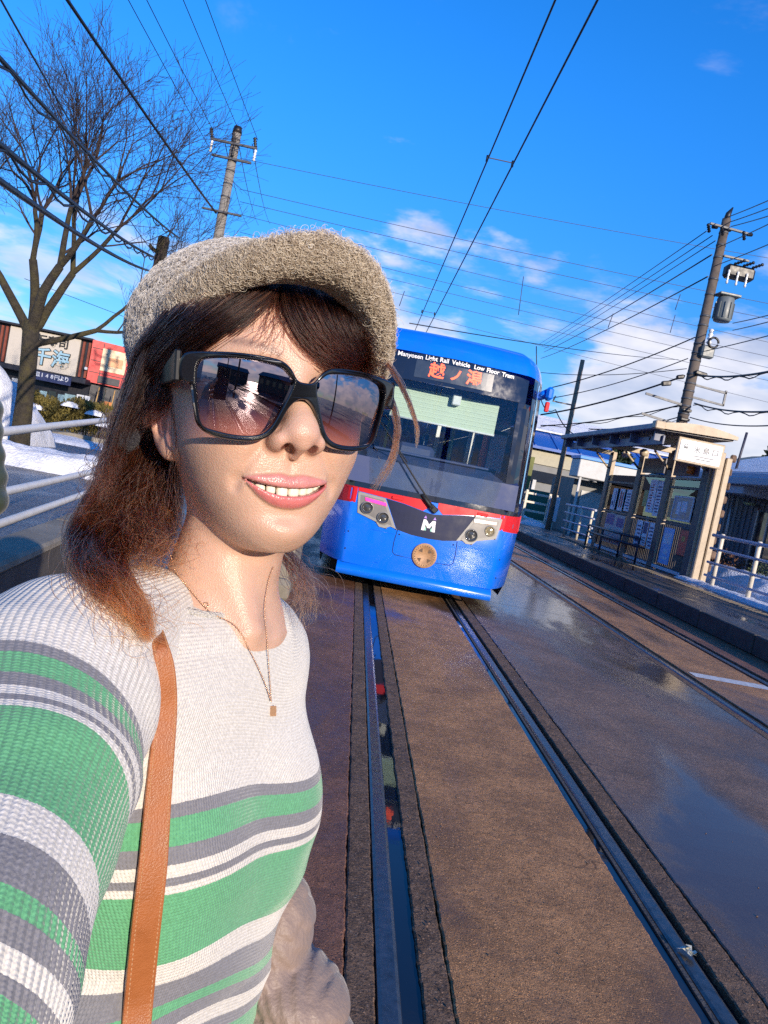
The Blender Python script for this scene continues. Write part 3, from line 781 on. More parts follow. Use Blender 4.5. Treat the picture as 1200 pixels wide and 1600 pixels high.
# red band, dark panel, headlamps
plate('red_band', [(-1.19, .93), (-.845, .96), (-.845, 1.138), (-1.19, 1.138)], m_red, .005, .02)
plate('red_band', [(.845, .96), (1.19, .93), (1.19, 1.138), (.845, 1.138)], m_red, .005, .02)
plate('red_band', [(-.838, 1.095), (-.50, 1.075), (-.30, 1.055), (-.07, 1.015), (.0, 1.075), (.0, 1.138), (-.838, 1.138)], m_red, .006, .02)
plate('red_band', [(.16, 1.015), (.40, 1.055), (.60, 1.080), (.838, 1.095), (.838, 1.138), (.09, 1.138), (.09, 1.075)], m_red, .006, .02)
for sx in (-.38, .62):
    MB().box(tsurf(sx, 1.10, .014), (.13, .012, .035), rotm((0, 0, .06*sx)), bev=.004).obj('grab_handle', m_red, tram)
plate('grille_panel', [(-.328, .750), (-.15, .722), (.05, .715), (.22, .724), (.378, .752), (.595, 1.074), (.40, 1.050), (.16, 1.010), (.045, .995), (-.07, 1.010), (-.30, 1.050), (-.505, 1.070)], m_navy, .004, .02)
def lamp(s):
    xs = lambda x: x*s+.04*(1 if s > 0 else 0)
    outp = [(-.835, 1.088), (-.515, 1.070), (-.335, .752), (-.405, .770), (-.455, .738), (-.53, .742), (-.575, .790), (-.80, .850)]
    inn = [(-.800, 1.058), (-.535, 1.043), (-.385, .782), (-.44, .792), (-.47, .768), (-.53, .772), (-.560, .820), (-.775, .880)]
    if s > 0: outp = [(-a*1.0+.03, z) for a, z in outp][::-1]; inn = [(-a+.03, z) for a, z in inn][::-1]
    b = plate('headlamp', outp, m_bez, .014, .03)
    i_ = plate('reflector', inn, m_lampin, .017, .012, parent=b)
    cs = [(-.70, .925, .058), (-.50, .850, .055)] if s < 0 else [(.53, .845, .060), (.735, .930, .050)]
    for j, (x, z, r) in enumerate(cs):
        c = tsurf(x, z, .020); mb = MB()
        mb.lathe([(r*1.15, .006), (r*1.15, -.014), (r, -.016), (r*.95, -.006), (r*.6, -.012), (.0001, -.016)], c=c, n=24, axis='y'); mb.obj('lamp_unit', m_lens_a if (s > 0 and j == 1) else m_lens_d, b)
        mb = MB(); mb.lathe([(r*1.15, -.0135), (r*1.28, -.010), (r*1.3, .004)], c=c, n=24, axis='y'); mb.obj('lamp_ring', m_bez, b)
    st = [(-.745, 1.040), (-.50, 1.022), (-.49, .985), (-.735, 1.002)] if s < 0 else [(.53, 1.000), (.80, 1.010), (.80, 1.045), (.53, 1.032)]
    plate('tail_lamp', st, m_pink if s < 0 else m_pinkoff, .028, .012, parent=b)
    for x, z in outp[::2]:
        MB().lathe([(.0001, -.004), (.007, -.003), (.008, .003)], c=tsurf(x*.985, z*.995+.004, .016), n=8, axis='y').obj('screw', m_lampin, b)
lamp(-1); lamp(1)
# line badge: two facing strokes with a coloured tip each
bd = []
plate('line_badge', [(-.055, .80), (-.020, .80), (-.012, .875), (.010, .835), (.040, .835), (.062, .875), (.070, .80), (.105, .80), (.095, .925), (.062, .925), (.026, .875), (-.012, .925), (-.045, .925)], m_white, .010, .008, grid=.04)
m_lil = mat('lilac enamel', (.36, .18, .62), .4); m_teal = mat('green enamel', (.25, .55, .42), .4)
for x in (-.028, .080): plate('badge_tip', [(x-.018, .938), (x+.018, .938), (x, .970)], m_lil, .010, .006, grid=.04)
plate('badge_stroke', [(-.02, .802), (.002, .802), (.0, .828), (-.012, .845)], m_teal, .011, .006, grid=.04)
plate('badge_stroke', [(.05, .802), (.070, .802), (.062, .845), (.05, .828)], m_teal, .011, .006, grid=.04)
# coupling hatch outline and wooden badge
def groove(pts, r=.004, m_=None, name='panel_seam', off=.001):
    MB().tube([tsurf(x, z, off) for x, z in pts], r, 5).obj(name, m_ or m_blued, tram)
groove([(-.315, .748), (-.330, .60), (-.325, .49), (-.29, .462), (.05, .452), (.355, .462), (.385, .49), (.392, .60), (.382, .748)], .0038, m_under)
for x, z in ((-.285, .70), (.345, .70), (-.86, .62), (-.86, .42), (.93, .62), (.93, .40)): MB().lathe([(.0001, -.004), (.009, -.002), (.009, .004)], c=tsurf(x, z, .002), n=10, axis='y').obj('bolt', m_under, tram)
groove([(-1.10, .70), (-.6, .695), (-.345, .69)], .002); groove([(.40, .69), (.7, .695), (1.10, .70)], .002)
groove([(-1.10, .335), (-.5, .33), (0, .328), (.5, .33), (1.10, .335)], .0022)
for sx in (-1, 1): groove([(sx*.45, 2.86), (sx*.45, 3.03)], .002)
for sx in (-1, 1): groove([(sx*.905, .93), (sx*.90, .60), (sx*.89, .28)], .0022, m_blued)
mc = tsurf(.042, .518, .012)
bdg = obj('wooden_badge', MB().lathe([(.142, .012), (.142, -.006), (.136, -.010), (.100, -.0095), (.099, -.0075), (.0001, -.0075)], n=40, axis='y').mesh('wooden_badge'), m_wood, tram, loc=mc)
MB().lathe([(.124, -.0090), (.126, -.0118), (.128, -.0090)], n=40, axis='y').obj('carved_ring', m_woodd, bdg)
cv = MB()
for k in range(26):
    a = 2*math.pi*k/26
    if .15 < k/26 < .35 or True: cv.box((.113*math.cos(a), -.010, .113*math.sin(a)), (.010, .004, .012), rotm((0, -a, 0)))
cv.obj('carved_notch', m_woodd, bdg)
for a0, a1 in ((.5, 1.15), (2.0, 2.65), (3.6, 4.2), (5.2, 5.85)):
    w = MB(); pl = [(.088*math.cos(t), .088*math.sin(t)) for t in np.linspace(a0, a1, 6)]+[(.045*math.cos((a0+a1)/2), .045*math.sin((a0+a1)/2))]
    w.prism(pl, -.0095, -.007, 'xz'); w.obj('carved_spoke', m_woodd, bdg)
# wiper
wp = MB(); wp.tube([tsurf(.045, 1.07, .03), tsurf(-.18, 1.30, .035), tsurf(-.42, 1.56, .03), tsurf(-.62, 1.78, .02)], .010, 6); wp.box(tsurf(.04, 1.06, .03), (.10, .05, .07), rotm((0, .6, 0)), bev=.01)
wo = wp.obj('wiper', m_gas, tram)
MB().tube([tsurf(-.12, 1.20, .042), tsurf(-.05, 1.13, .042), tsurf(.03, 1.06, .045)], .022, 6).obj('wiper_arm', m_gas, wo)
MB().tube([tsurf(-.35, 1.52, .02), tsurf(-.80, 1.98, .012)], .006, 6).obj('wiper_blade', m_gas, wo)
# mirror / camera pod on the right shoulder
mr_ = MB(); mr_.tube([(1.10, .62, 2.62), (1.17, .52, 2.66)], [.05, .055], 10); mr_.box((1.19, .50, 2.66), (.09, .14, .16), bev=.03); mr_.obj('mirror_pod', m_blue, tram)
MB().box((1.19, .48, 2.50), (.05, .05, .12), bev=.01).obj('side_lamp', m_red, tram)
# what shows through the windscreen
MB().box((0, .95, 1.02), (2.1, 1.3, .05)).obj('cab_floor', m_intd, tram)
ds = MB(); ds.prism([(.10, 1.20), (.14, 1.50), (.45, 1.60), (.80, 1.62), (.90, 1.20)], -.98, .98, 'yz'); ds.obj('dashboard', m_intd, tram)
MB().box((0, .62, 1.63), (1.5, .25, .03), bev=.01).obj('dash_top', m_intd, tram)
bl = MB()
for i in range(14):
    z = 2.05+i*.0255; bl.box((-.01, .46, z+.0125), (1.27, .008, .0245), rotm((.06 if i % 2 else -.06, 0, 0)))
bl.obj('roller_blind', m_blind, tram)
MB().tube([(-.65, .46, 2.04), (.63, .46, 2.04)], .012, 8).obj('blind_bar', m_int, tram)
MB().box((.10, .40, 2.36), (.10, .08, .13), bev=.01).obj('cab_camera', m_int, tram)
MB().box((0, 2.0, 2.42), (2.2, .05, .5)).obj('cab_bulkhead', m_int, tram)
for x, w in ((-.98, .22), (-.42, .05), (.12, .05), (.60, .10), (.98, .22)): MB().box((x, 2.0, 1.6), (w, .05, 1.25)).obj('bulkhead_post', m_int, tram)
MB().box((0, 2.0, 1.22), (2.2, .06, .45)).obj('bulkhead_base', m_int, tram)
m_cyan = mat('pale blue seat', (.08, .36, .72), .7); m_pole = mat('yellow green grab pole', (.55, .50, .12), .4)
for y in (3.2, 4.4, 5.6, 7.0):
    for sx in (-.75, .75): MB().box((sx, y, 1.35), (.50, .14, .75), bev=.05).obj('seat', m_cyan, tram)
for x in (.02, .14, .26, -.30):
    MB().tube([(x, 2.6, 2.35), (x, 2.6, 2.02)], .010, 6).tube([(x+.055*math.sin(a), 2.6, 1.965+.055*math.cos(a)) for a in np.linspace(0, 6.283, 17)], .009, 6).obj('hanging_strap', m_int, tram)
for x in (-.55, .45): MB().tube([(x, 3.0, .9), (x, 3.0, 2.6)], .018, 8).obj('grab_pole', m_pole, tram)
MB().tube([(-.62, 1.55, 1.55), (-.50, 1.55, 1.55), (-.5, 1.55, 2.3)], .02, 8).obj('grab_rail', m_red, tram)
MB().box((.72, 1.5, 1.75), (.03, .4, .9)).obj('partition', m_red, tram)
MB().box((-.2, 1.3, 1.55), (.5, .16, .5), bev=.06).obj('driver_seat', m_intd, tram)
MB().box((0, 9.0, 1.0), (2.2, 14.0, .06)).obj('saloon_floor', m_intd, tram)
# ================================================================== platform side
m_steel_d = mat('dark violet grey shelter paint and post shade', (.042, .040, .060), .45, var=.12, scale=8)  # on the posts this dark tone paints in the shaded track side
m_tan_p = mat('cream shelter paint', (.46, .36, .24), .5, var=.08, scale=8, dirt=(.2, .14, .09), dscale=7, damt=.4)
m_beam = mat('blue grey gutter', (.10, .12, .19), .45, var=.1)
m_panel_b = mat('brown slat', (.085, .072, .062), .6, var=.2)
m_poster = mat('poster paper', (.86, .85, .90), .5, var=.06, scale=20)
m_ink = mat('poster ink', (.10, .09, .20), .6, var=.3, scale=12)
m_inkr = mat('red ink', (.45, .05, .05), .6, var=.2)
m_sgn = mat('white sign face', (.66, .68, .72), .35, var=.02)
m_txt = mat('grey sign print', (.10, .11, .12), .5)
m_clear = glass_mat('shelter pane', (.85, .92, .95), .04)
SX, SZ = 7.72, .25
sh = empty('tram_shelter', (SX, 19.3, SZ), label='cream and dark grey tram stop shelter with posters on the platform', cat='shelter')
def S(x, y, z): return (x-SX, y-19.3, z-SZ)
pys = [16.32, 18.25, 20.25, 22.75]
for i, y in enumerate(pys):
    ps = MB(); ps.box(S(7.72, y, 1.74), (.085, .30, 2.98), bev=.008); p_ = ps.obj('post', m_steel_d, sh)
    MB().box(S(7.735, y-.164, 1.74), (.115, .022, 2.98), bev=.006).obj('sunlit_strip', m_tan_p, p_)  # paints in the sunlit end face of the post
    MB().box(S(7.0, y, 3.20), (1.45, .09, .14), bev=.01).obj('roof_arm', m_tan_p, sh)
    MB().tube([S(7.66, y, 2.72), S(7.2, y, 3.12)], .03, 8).obj('brace', m_tan_p, sh)
# end column, two cream stanchions towards the viewer
MB().box(S(7.80, 16.02, 1.70), (.16, .14, 2.92), bev=.02).obj('end_column', m_tan_p, sh)
MB().box(S(8.02, 16.08, 1.66), (.14, .10, 2.82), bev=.02).obj('end_column', m_tan_p, sh)
mb = MB()
for k in range(9):
    z = .6+k*.31; mb.box(S(8.13+.02*math.sin(k*2.3), 16.10, z), (.09+.05*math.sin(k*1.7), .09, .17), bev=.03)
mb.obj('vine_stem', mat('dry vine', (.17, .11, .075), .9, var=.4, scale=14, bump=.8), sh, kind='stuff')
# roof: flat deck, blue gutter on the track side, shallow arch at the end
rf = MB(); rf.prism([(6.08, 3.30), (7.7, 3.36), (7.75, 3.46), (7.0, 3.48), (6.08, 3.42)], 15.45, 22.7, 'xz')
rf.v = [(x-SX, y-19.3, z-SZ) for x, y, z in rf.v]; rf.obj('roof', m_steel_d, sh)
MB().box(S(6.04, 19.05, 3.37), (.10, 7.25, .13), bev=.02).obj('gutter', m_beam, sh)
MB().box(S(6.30, 19.05, 3.13), (.05, 6.9, .20), bev=.01).obj('fascia_beam', m_beam, sh)
for y in (15.7, 17.1, 18.5, 19.9, 21.3, 22.5): MB().box(S(6.22, y, 3.22), (.22, .05, .26), bev=.01).obj('fascia_bracket', m_beam, sh)
ar = MB()
pl = [(6.02, 3.33)]+[(x, 3.43+.13*math.sin((x-6.0)/1.75*math.pi*.9)) for x in np.linspace(6.02, 7.76, 12)]+[(7.76, 3.40)]
ar.prism(pl[::-1], 15.36, 15.455, 'xz'); ar.v = [(x-SX, y-19.3, z-SZ) for x, y, z in ar.v]; ar.obj('end_fascia', m_tan_p, sh)
MB().box(S(6.05, 15.40, 3.39), (.22, .22, .17), bev=.02).obj('gutter_end', m_tan_p, sh)
# panels, slats, posters
def bay(y0, y1): return y0+.17, y1-.18
for bi, (y0, y1) in enumerate(zip(pys[:-1], pys[1:])):
    a, b = bay(y0, y1); w = b-a; c = (a+b)/2
    for z in (.33, 1.42, 2.30 if bi != 1 else 2.55): MB().box(S(7.72, c, z), (.05, w, .06), bev=.006).obj('rail', m_steel_d, sh)
    n = int(w/.105)
    for k in range(n): MB().box(S(7.725, a+(k+.5)*w/n, .865), (.022, w/n-.028, 1.0), bev=.004).obj('slat', m_panel_b, sh)
    MB().box(S(7.75, c, 2.0), (.012, w, 1.05)).obj('pane', m_clear, sh)
    MB().box(S(7.71, c, .30), (.09, w, .08), bev=.01).obj('sill', m_sgn, sh)
MB().box(S(7.70, 19.3, 2.82), (.05, 1.4, .40), bev=.01).obj('notice_board', m_steel_d, sh)
MB().box(S(7.68, 17.3, 2.80), (.05, 1.3, .44), bev=.01).obj('timetable_board', mat('brown red board', (.16, .085, .085), .5), sh)
MB().box(S(7.70, 17.3, 2.52), (.05, 1.5, .05)).obj('rail', m_tan_p, sh)
MB().tube([S(7.60, 16.9, 2.62), S(7.60, 16.9, 2.80)], .09, 12).obj('beacon', mat('orange beacon', (.75, .22, .03), .3), sh)
MB().lathe([(.001, 0), (.10, .02), (.12, .14), (.05, .20)], c=S(7.45, 20.9, 3.0), n=14).obj('lamp', mat('lamp shade', (.75, .68, .55), .4), sh)
MB().lathe([(.001, 0), (.10, .02), (.12, .14), (.05, .20)], c=S(7.35, 19.3, 3.0), n=14).obj('lamp', mat('lamp shade ochre', (.55, .45, .32), .4), sh)
# name sign on the end
sg = empty('station_sign', (7.08, 15.52, 3.0), label='white station name sign 米島口 on the shelter end', cat='sign')
MB().box((0, 0, 0), (1.02, .07, .52), bev=.012).obj('sign_frame', m_tan_p, sg)
MB().box((0, -.040, 0), (.92, .012, .43), bev=.004).obj('sign_face', m_sgn, sg)
for k, ch in enumerate('米島口'): text_obj('lettering', ch, .155, (-.08+.20*k, -.049, .045), m_txt, sg, bold=.001)
text_obj('lettering', '高岡軌道線のりば', .052, (.08, -.049, -.115), m_txt, sg) if False else None
for k, w in enumerate((.46, .34)): MB().box((.10, -.0475, -.09-.055*k), (w, .003, .018)).obj('small_print', m_txt, sg)
MB().box((-.33, -.048, .08), (.085, .004, .10), bev=.01).obj('tram_symbol', m_txt, sg); MB().box((-.33, -.0515, .095), (.055, .004, .035)).obj('tram_symbol', m_sgn, sg)
# posters hung on the panels
def poster(y0, y1, z0, z1, m_, label, marks=(), mk=m_ink, skew=0.0, frame=None):
    p = empty('poster', (7.69, (y0+y1)/2, (z0+z1)/2), label=label, cat='poster', group='posters on the tram shelter')
    w, h = y1-y0, z1-z0; q = p
    MB().box((0, 0, 0), (.008, w, h), rotm((skew, 0, 0))).obj('sheet', m_, p)
    if frame:
        for dz in (-h/2-.02, h/2+.02): MB().box((0, 0, dz), (.03, w+.08, .045), bev=.008).obj('frame_bar', frame, p)
        for dy in (-w/2-.02, w/2+.02): MB().box((0, dy, 0), (.03, .045, h), bev=.008).obj('frame_bar', frame, p)
    for (a, b, c, d) in marks:
        MB().box((-.0055, -w/2+w*(a+c)/2, -h/2+h*(b+d)/2), (.003, w*(c-a), h*(d-b)), rotm((skew, 0, 0))).obj('print', mk, p)
    return p
m_pblue = mat('pale blue poster', (.25, .52, .92), .4, var=.15, scale=5); m_pred = mat('red leaflet pouch', (.75, .05, .04), .4, var=.25, scale=9)
m_pyel = mat('yellow green poster', (.42, .40, .10), .5, var=.2); m_por = mat('orange poster', (.55, .30, .12), .5, var=.3); m_map = mat('mountain photo print', (.25, .24, .33), .25, var=.5, scale=3); m_pmul = mat('pale colour poster', (.55, .48, .48), .5, var=.25, scale=7)
wht = mat('white poster print', (.75, .80, .88), .5)
rows = lambda n, x0=.15, x1=.85, z0=.1, z1=.9: [(x0, z0+(z1-z0)*i/n, x1-(.25 if i % 3 == 0 else 0), z0+(z1-z0)*(i+.45)/n) for i in range(n)]
poster(17.22, 17.80, .42, 1.30, m_pblue, 'pale blue framed poster low on the near shelter panel', [(.15, .55, .85, .85), (.2, .12, .75, .2), (.25, .28, .65, .42)], wht)
poster(16.48, 16.90, .74, 1.32, m_pred, 'red leaflet pouch low beside the pale blue poster', [(.3, .55, .7, .75)], mat('gold print', (.5, .3, .05), .4))
poster(16.62, 17.58, 1.55, 2.06, m_map, 'framed map poster in a pale metal frame above the red pouch', [(.25, .35, .55, .85), (.6, .2, .8, .8)], m_poster, frame=m_sgn)
poster(17.62, 17.85, 1.55, 2.02, m_por, 'narrow orange poster behind the metal framed map')
poster(18.42, 18.76, 1.52, 2.42, m_poster, 'tall pale notice right of the yellow green one, third panel', rows(9))
poster(18.80, 19.25, 1.58, 2.45, m_poster, 'tall pink headed notice left of the narrow grey one', rows(10, .4), m_inkr)
poster(19.27, 19.55, 1.72, 2.15, m_pyel, 'small yellow green poster in the middle bay')
poster(18.40, 18.72, .66, 1.34, m_poster, 'right one of the three low leaflets in the middle bay', rows(6))
poster(18.80, 19.12, .70, 1.34, m_poster, 'middle dark-headed one of the three low leaflets', [(.1, .5, .9, .95)]+rows(3, z1=.4))
poster(19.20, 19.58, .60, 1.34, m_poster, 'left one of the three low leaflets in the middle bay', rows(6))
poster(20.42, 20.80, 1.50, 2.12, m_poster, 'right one of three upright notices in the far bay', rows(6))
poster(20.95, 21.35, 1.48, 2.12, m_poster, 'middle one of three upright notices in the far bay', [(.15, .15, .4, .85), (.55, .15, .8, .9)], m_inkr)
poster(21.55, 21.92, 1.48, 2.12, m_poster, 'left one of three upright notices in the far bay', [(.2, .1, .35, .9), (.5, .2, .8, .4)])
poster(20.50, 22.05, .50, 1.36, m_pmul, 'large colourful poster low in the far bay', [(.55, .62, .98, .98), (.05, .6, .4, .9), (.1, .08, .9, .22)], mat('violet print', (.10, .07, .28), .5))
# bench rail in front of the panels
bn = empty('bench', (7.45, 20.9, .25), label='dark tubular perch bench in front of the shelter posters', cat='bench')
for z in (.62, .42): MB().tube([(0, -2.35, z), (0, 1.9, z)], .035, 10).obj('rail', m_steel_d, bn)
for y in (-2.3, -1.0, .5, 1.85): MB().tube([(0, y, 0), (0, y, .62)], .03, 8).obj('leg', m_steel_d, bn)
MB().box((.12, -.2, .40), (.22, 4.0, .04), bev=.01).obj('seat', m_steel_d, bn)

# platform fences
m_fence = mat('cream fence paint', (.66, .60, .48), .5, var=.06, dirt=(.3, .22, .14), dscale=11, damt=.3)
m_frail = mat('blue grey fence rail', (.34, .38, .52), .4, var=.06)
def fence(name, label, x, ys, z0, rails, hgt, r=.045, rr=.028):
    f = empty(name, (x, ys[0], z0), label=label, cat='fence')
    for y in ys:
        p = MB(); p.tube([(0, y-ys[0], -.02), (0, y-ys[0], hgt-.02), (0, y-ys[0], hgt)], [r, r, r*.7], 12); p.obj('fence_post', m_fence, f)
    for z in rails: MB().tube([(-.02, -.35, z), (-.02, ys[-1]-ys[0]+.35, z)], rr if z < max(rails) else rr*1.35, 10).obj('fence_rail', m_frail, f)
    return f
fence('platform_fence', 'cream and grey pipe fence right of the shelter behind the snow ridge', 7.72, [8.2, 9.55, 10.9, 12.25, 13.6, 15.02], .25, (.24, .52, .82, 1.10), 1.16)
fence('platform_fence', 'pale pipe fence left of the shelter on the platform', 7.72, [23.5, 24.6, 26.1], .25, (.24, .52, .82, 1.10), 1.14)
gt = empty('white_gate', (7.0, 29.5, .2), label='white barred gate with a pale sign board beside the thin pole', cat='gate')
for z in (.25, .6, .95, 1.3): MB().box((0, 0, z), (2.2, .06, .09), bev=.01).obj('gate_bar', m_fence, gt)
for x in (-1.05, -.1, .85, 1.12): MB().box((x, -.04, .7), (.10, .10, 1.45), bev=.01).obj('gate_post', m_fence, gt)
MB().box((1.05, -.12, .85), (.42, .04, 1.0), bev=.03).obj('board', m_sgn, gt)
jb = empty('control_box', (6.25, 28.6, .2), label='small beige control box on a post beside the tram', cat='utility box')
MB().box((0, 0, 1.75), (.36, .25, .62), bev=.03).obj('box', m_fence, jb); MB().tube([(0, 0, 0), (0, 0, 1.6)], .05, 10).obj('post', m_fence, jb)
MB().tube([(.1, 0, 2.0), (.18, 0, 4.4)], .035, 8).obj('conduit', m_fence, jb)

# ---- buildings on the right
m_siding = mat('blue grey siding', (.105, .125, .175), .5, var=.08, scale=4)
m_sidl = mat('pale eaves', (.30, .35, .46), .5)
m_win = mat('window glass', (.020, .026, .040), .05, coat=.5)
m_wframe = mat('aluminium frame', (.35, .37, .40), .4, metal=.4)
m_white_w = mat('white wall', (.58, .58, .56), .7, var=.07, dirt=(.3, .27, .22), dscale=2, damt=.4)
m_bluer = mat('blue sheet roof', (.012, .085, .36), .35, var=.1, scale=2)
m_cyanf = mat('bright blue fascia', (.02, .22, .58), .4)
m_grey_w = mat('grey rendered wall', (.23, .23, .22), .8, var=.15, dirt=(.12, .11, .1), dscale=1.5)
m_greenp = mat('green sheet', (.03, .17, .12), .5)
sd = empty('siding_house', (14.5, 22, 0), label='blue grey sided house with snow on its roof behind the platform fence', cat='house')
def D(x, y, z): return (x-14.5, y-22, z)
MB().box(D(14.8, 22, 1.55), (6.0, 10, 3.2)).obj('wall', m_siding, sd)
for k in range(34): MB().box(D(11.775, 17.2+k*.29, 1.6), (.02, .03, 3.0)).obj('siding_rib', m_siding, sd)
dr = MB().box(D(11.77, 20.5, 1.15), (.06, 1.15, 2.2), bev=.01).obj('door', m_win, sd)
for y in (19.90, 20.5, 21.10): MB().box(D(11.73, y, 1.15), (.05, .06, 2.25)).obj('door_frame', m_wframe, dr)
MB().box(D(11.2, 21.2, 2.95), (1.5, 6.4, .22), bev=.02).obj('canopy', m_sidl, sd)
MB().box(D(11.05, 20.9, 2.72), (.9, 1.6, .26), bev=.02).obj('canopy_box', m_sidl, sd)
MB().tube([D(11.55, 22.3, .1), D(11.55, 22.3, 2.85)], .05, 8).obj('drainpipe', m_wframe, sd); MB().tube([D(11.5, 22.7, .1), D(11.5, 22.7, 2.85)], .04, 8).obj('drainpipe', m_sidl, sd)
MB().lathe([(.001, -.03), (.16, -.02), (.18, .03)], c=D(11.62, 21.5, 2.42), n=14).obj('wall_lamp', mat('pale green lamp', (.45, .62, .40), .4), sd)
w_ = MB().box(D(11.77, 18.2, 1.5), (.05, 1.3, 1.5), bev=.01).obj('window', m_win, sd); MB().box(D(11.74, 18.2, 1.5), (.04, .06, 1.5)).obj('window_frame', m_wframe, w_)
rr_ = MB(); rr_.prism([(11.3, 3.15), (18.2, 3.15), (18.2, 3.3), (14.9, 4.35), (11.3, 3.3)], 16.8, 27.2, 'xz'); rr_.v = [(x-14.5, y-22, z) for x, y, z in rr_.v]; ro_ = rr_.obj('roof', m_sidl, sd)
sn = MB(); sn.prism([(11.5, 3.37), (14.9, 4.38), (18.0, 3.37), (14.9, 4.54)], 16.9, 27.1, 'xz'); sn.v = [(x-14.5, y-22, z) for x, y, z in sn.v]; sn.obj('roof_snow', m_snow, ro_)
MB().tube([D(12.0, 23.5, 3.3), D(12.1, 23.5, 4.75)], .04, 6).obj('antenna_mast', m_steel_d, sd)
# dormer-like lit gable of the shed roof beyond
gb = empty('gabled_shed', (18, 30, 0), label='tan gabled shed roof showing above the blue grey house', cat='shed')
MB().prism([(-3.5, 0), (3.5, 0), (3.5, 4.0), (0, 5.2), (-3.5, 4.0)], -4, 4, 'xz').obj('wall', mat('tan boards', (.30, .25, .16), .7), gb)
# shrubs by the house
m_shr = mat('dry red brown shrub', (.13, .060, .030), .9, var=.5, scale=20); m_shg = mat('dark green shrub', (.035, .050, .018), .8, var=.5, scale=20)
def leafy(name, c, r, n, m_, label, seed, cat='shrub', size=.05, group=None, up=.3, twig=None):
    g = np.random.default_rng(seed); V = []; F = []
    th = g.uniform(0, 6.28, n); ph = np.arccos(g.uniform(-.35, 1, n)); k = g.random(n)**.35
    bumpy = 1+.22*np.sin(th*3+seed)+.15*np.sin(ph*7+seed)
    P = np.stack([r[0]*np.sin(ph)*np.cos(th), r[1]*np.sin(ph)*np.sin(th), r[2]*np.cos(ph)], 1)*(k*bumpy)[:, None]
    d = g.normal(size=(n, 3)); d[:, 2] += up*3; d /= np.linalg.norm(d, axis=1)[:, None]; s_ = np.cross(d, g.normal(size=(n, 3))); s_ /= np.linalg.norm(s_, axis=1)[:, None]
    L = size*g.uniform(.6, 1.6, n)[:, None]; W_ = L*.28
    V = np.stack([P-s_*W_*.4, P+d*L*.5-s_*W_, P+d*L, P+d*L*.5+s_*W_], 1).reshape(-1, 3); F = np.arange(4*n).reshape(-1, 4)
    root = empty(name, c, label=label, cat=cat, group=group)
    obj('foliage', npmesh('foliage', V, F, False), m_, root)
    tw_ = MB()
    for q in range(14):
        a = g.uniform(0, 6.28); tw_.tube([(0, 0, -r[2]*.3), (r[0]*.35*math.cos(a), r[1]*.35*math.sin(a), r[2]*.25), (r[0]*.7*math.cos(a), r[1]*.7*math.sin(a), r[2]*g.uniform(.3, .75))], [.02, .012, .005], 4)
    tw_.obj('stems', twig or m_shr, root)
    return root
leafy('shrub', (10.6, 20.4, .35), (.55, 1.6, .62), 2600, m_shr, 'low rusty brown shrub under the door of the blue grey house', 3)
leafy('shrub', (10.4, 17.6, .30), (.5, 1.3, .5), 2200, m_shg, 'low dark green shrub at the right edge by the snow heap', 4)
m_fir = mat('dark conifer needles', (.018, .040, .022), .8, var=.5, scale=4)
def conifer(x, y, h, seed, label):
    g = np.random.default_rng(seed); root = empty('conifer_tree', (x, y, 0), label=label, cat='tree', group='conifers behind the houses')
    MB().tube([(0, 0, 0), (0, 0, h*.6), (0, 0, h)], [.16, .10, .02], 6).obj('trunk', m_shr, root)
    V = []; F = []
    for lv in range(22):
        z = h*(.25+.75*lv/22); R_ = (1-lv/22)*h*.26+.12
        for k in range(13):
            a = g.uniform(0, 6.28); rr = R_*g.uniform(.5, 1.1)
            for q in range(7):
                t = (q+1)/7; p = np.array((rr*t*math.cos(a), rr*t*math.sin(a), z-.18*rr*t+g.normal()*.05)); d = g.normal(size=3)*.5+np.array((math.cos(a), math.sin(a), .35)); d /= np.linalg.norm(d); s_ = np.cross(d, g.normal(size=3)); s_ /= np.linalg.norm(s_); L = .30*g.uniform(.6, 1.3)
                b = len(V); V += [p-s_*.05, p+d*L*.5-s_*.09, p+d*L, p+d*L*.5+s_*.09]; F.append((b, b+1, b+2, b+3))
    obj('crown', npmesh('crown', np.array(V), np.array(F), False), m_fir, root)
conifer(21.0, 37, 7.4, 1, 'dark conifer behind the snowy roof, left of the clump')
conifer(22.6, 37.5, 6.6, 2, 'dark conifer behind the snowy roof, middle of the clump')
conifer(24.2, 38, 7.9, 3, 'tall dark conifer at the right edge of the photo')
conifer(13.3, 38, 5.2, 4, 'dark conifer seen through the shelter panes')
# kiosk with a white fascia and bright blue edge
ks = empty('kiosk', (13.4, 36, 0), label='small white building with a bright blue roof edge behind the platform', cat='building')
MB().box((0, 2, 1.3), (5.6, 4, 2.7)).obj('wall', m_grey_w, ks)
MB().box((0, -.6, 3.15), (6.2, 1.4, .85), bev=.03).obj('fascia', m_white_w, ks); MB().box((0, -.62, 3.66), (6.3, 1.5, .16), bev=.02).obj('roof_edge', m_cyanf, ks)
for x in (-2.9, .7, 2.9): MB().box((x, -1.2, 1.35), (.10, .10, 2.75)).obj('post', m_white_w, ks)
d_ = MB().box((-1.4, -.03, 1.1), (1.9, .06, 2.1), bev=.01).obj('door', m_white_w, ks); MB().box((-.95, -.08, 1.55), (.40, .05, .42), bev=.01).obj('door_window', m_win, d_)
MB().box((1.2, -.03, 1.3), (1.5, .06, 1.9)).obj('opening', m_win, ks)
for k in range(9): MB().tube([(-.2+k*.22, -.5, 0), (-.2+k*.22, -.5, .85)], .03, 5).obj('baluster', m_wframe, ks)
bx = MB().box((2.6, -1.6, .5), (1.3, .8, 1.0), bev=.05); bx.obj('bin', m_sgn, ks)
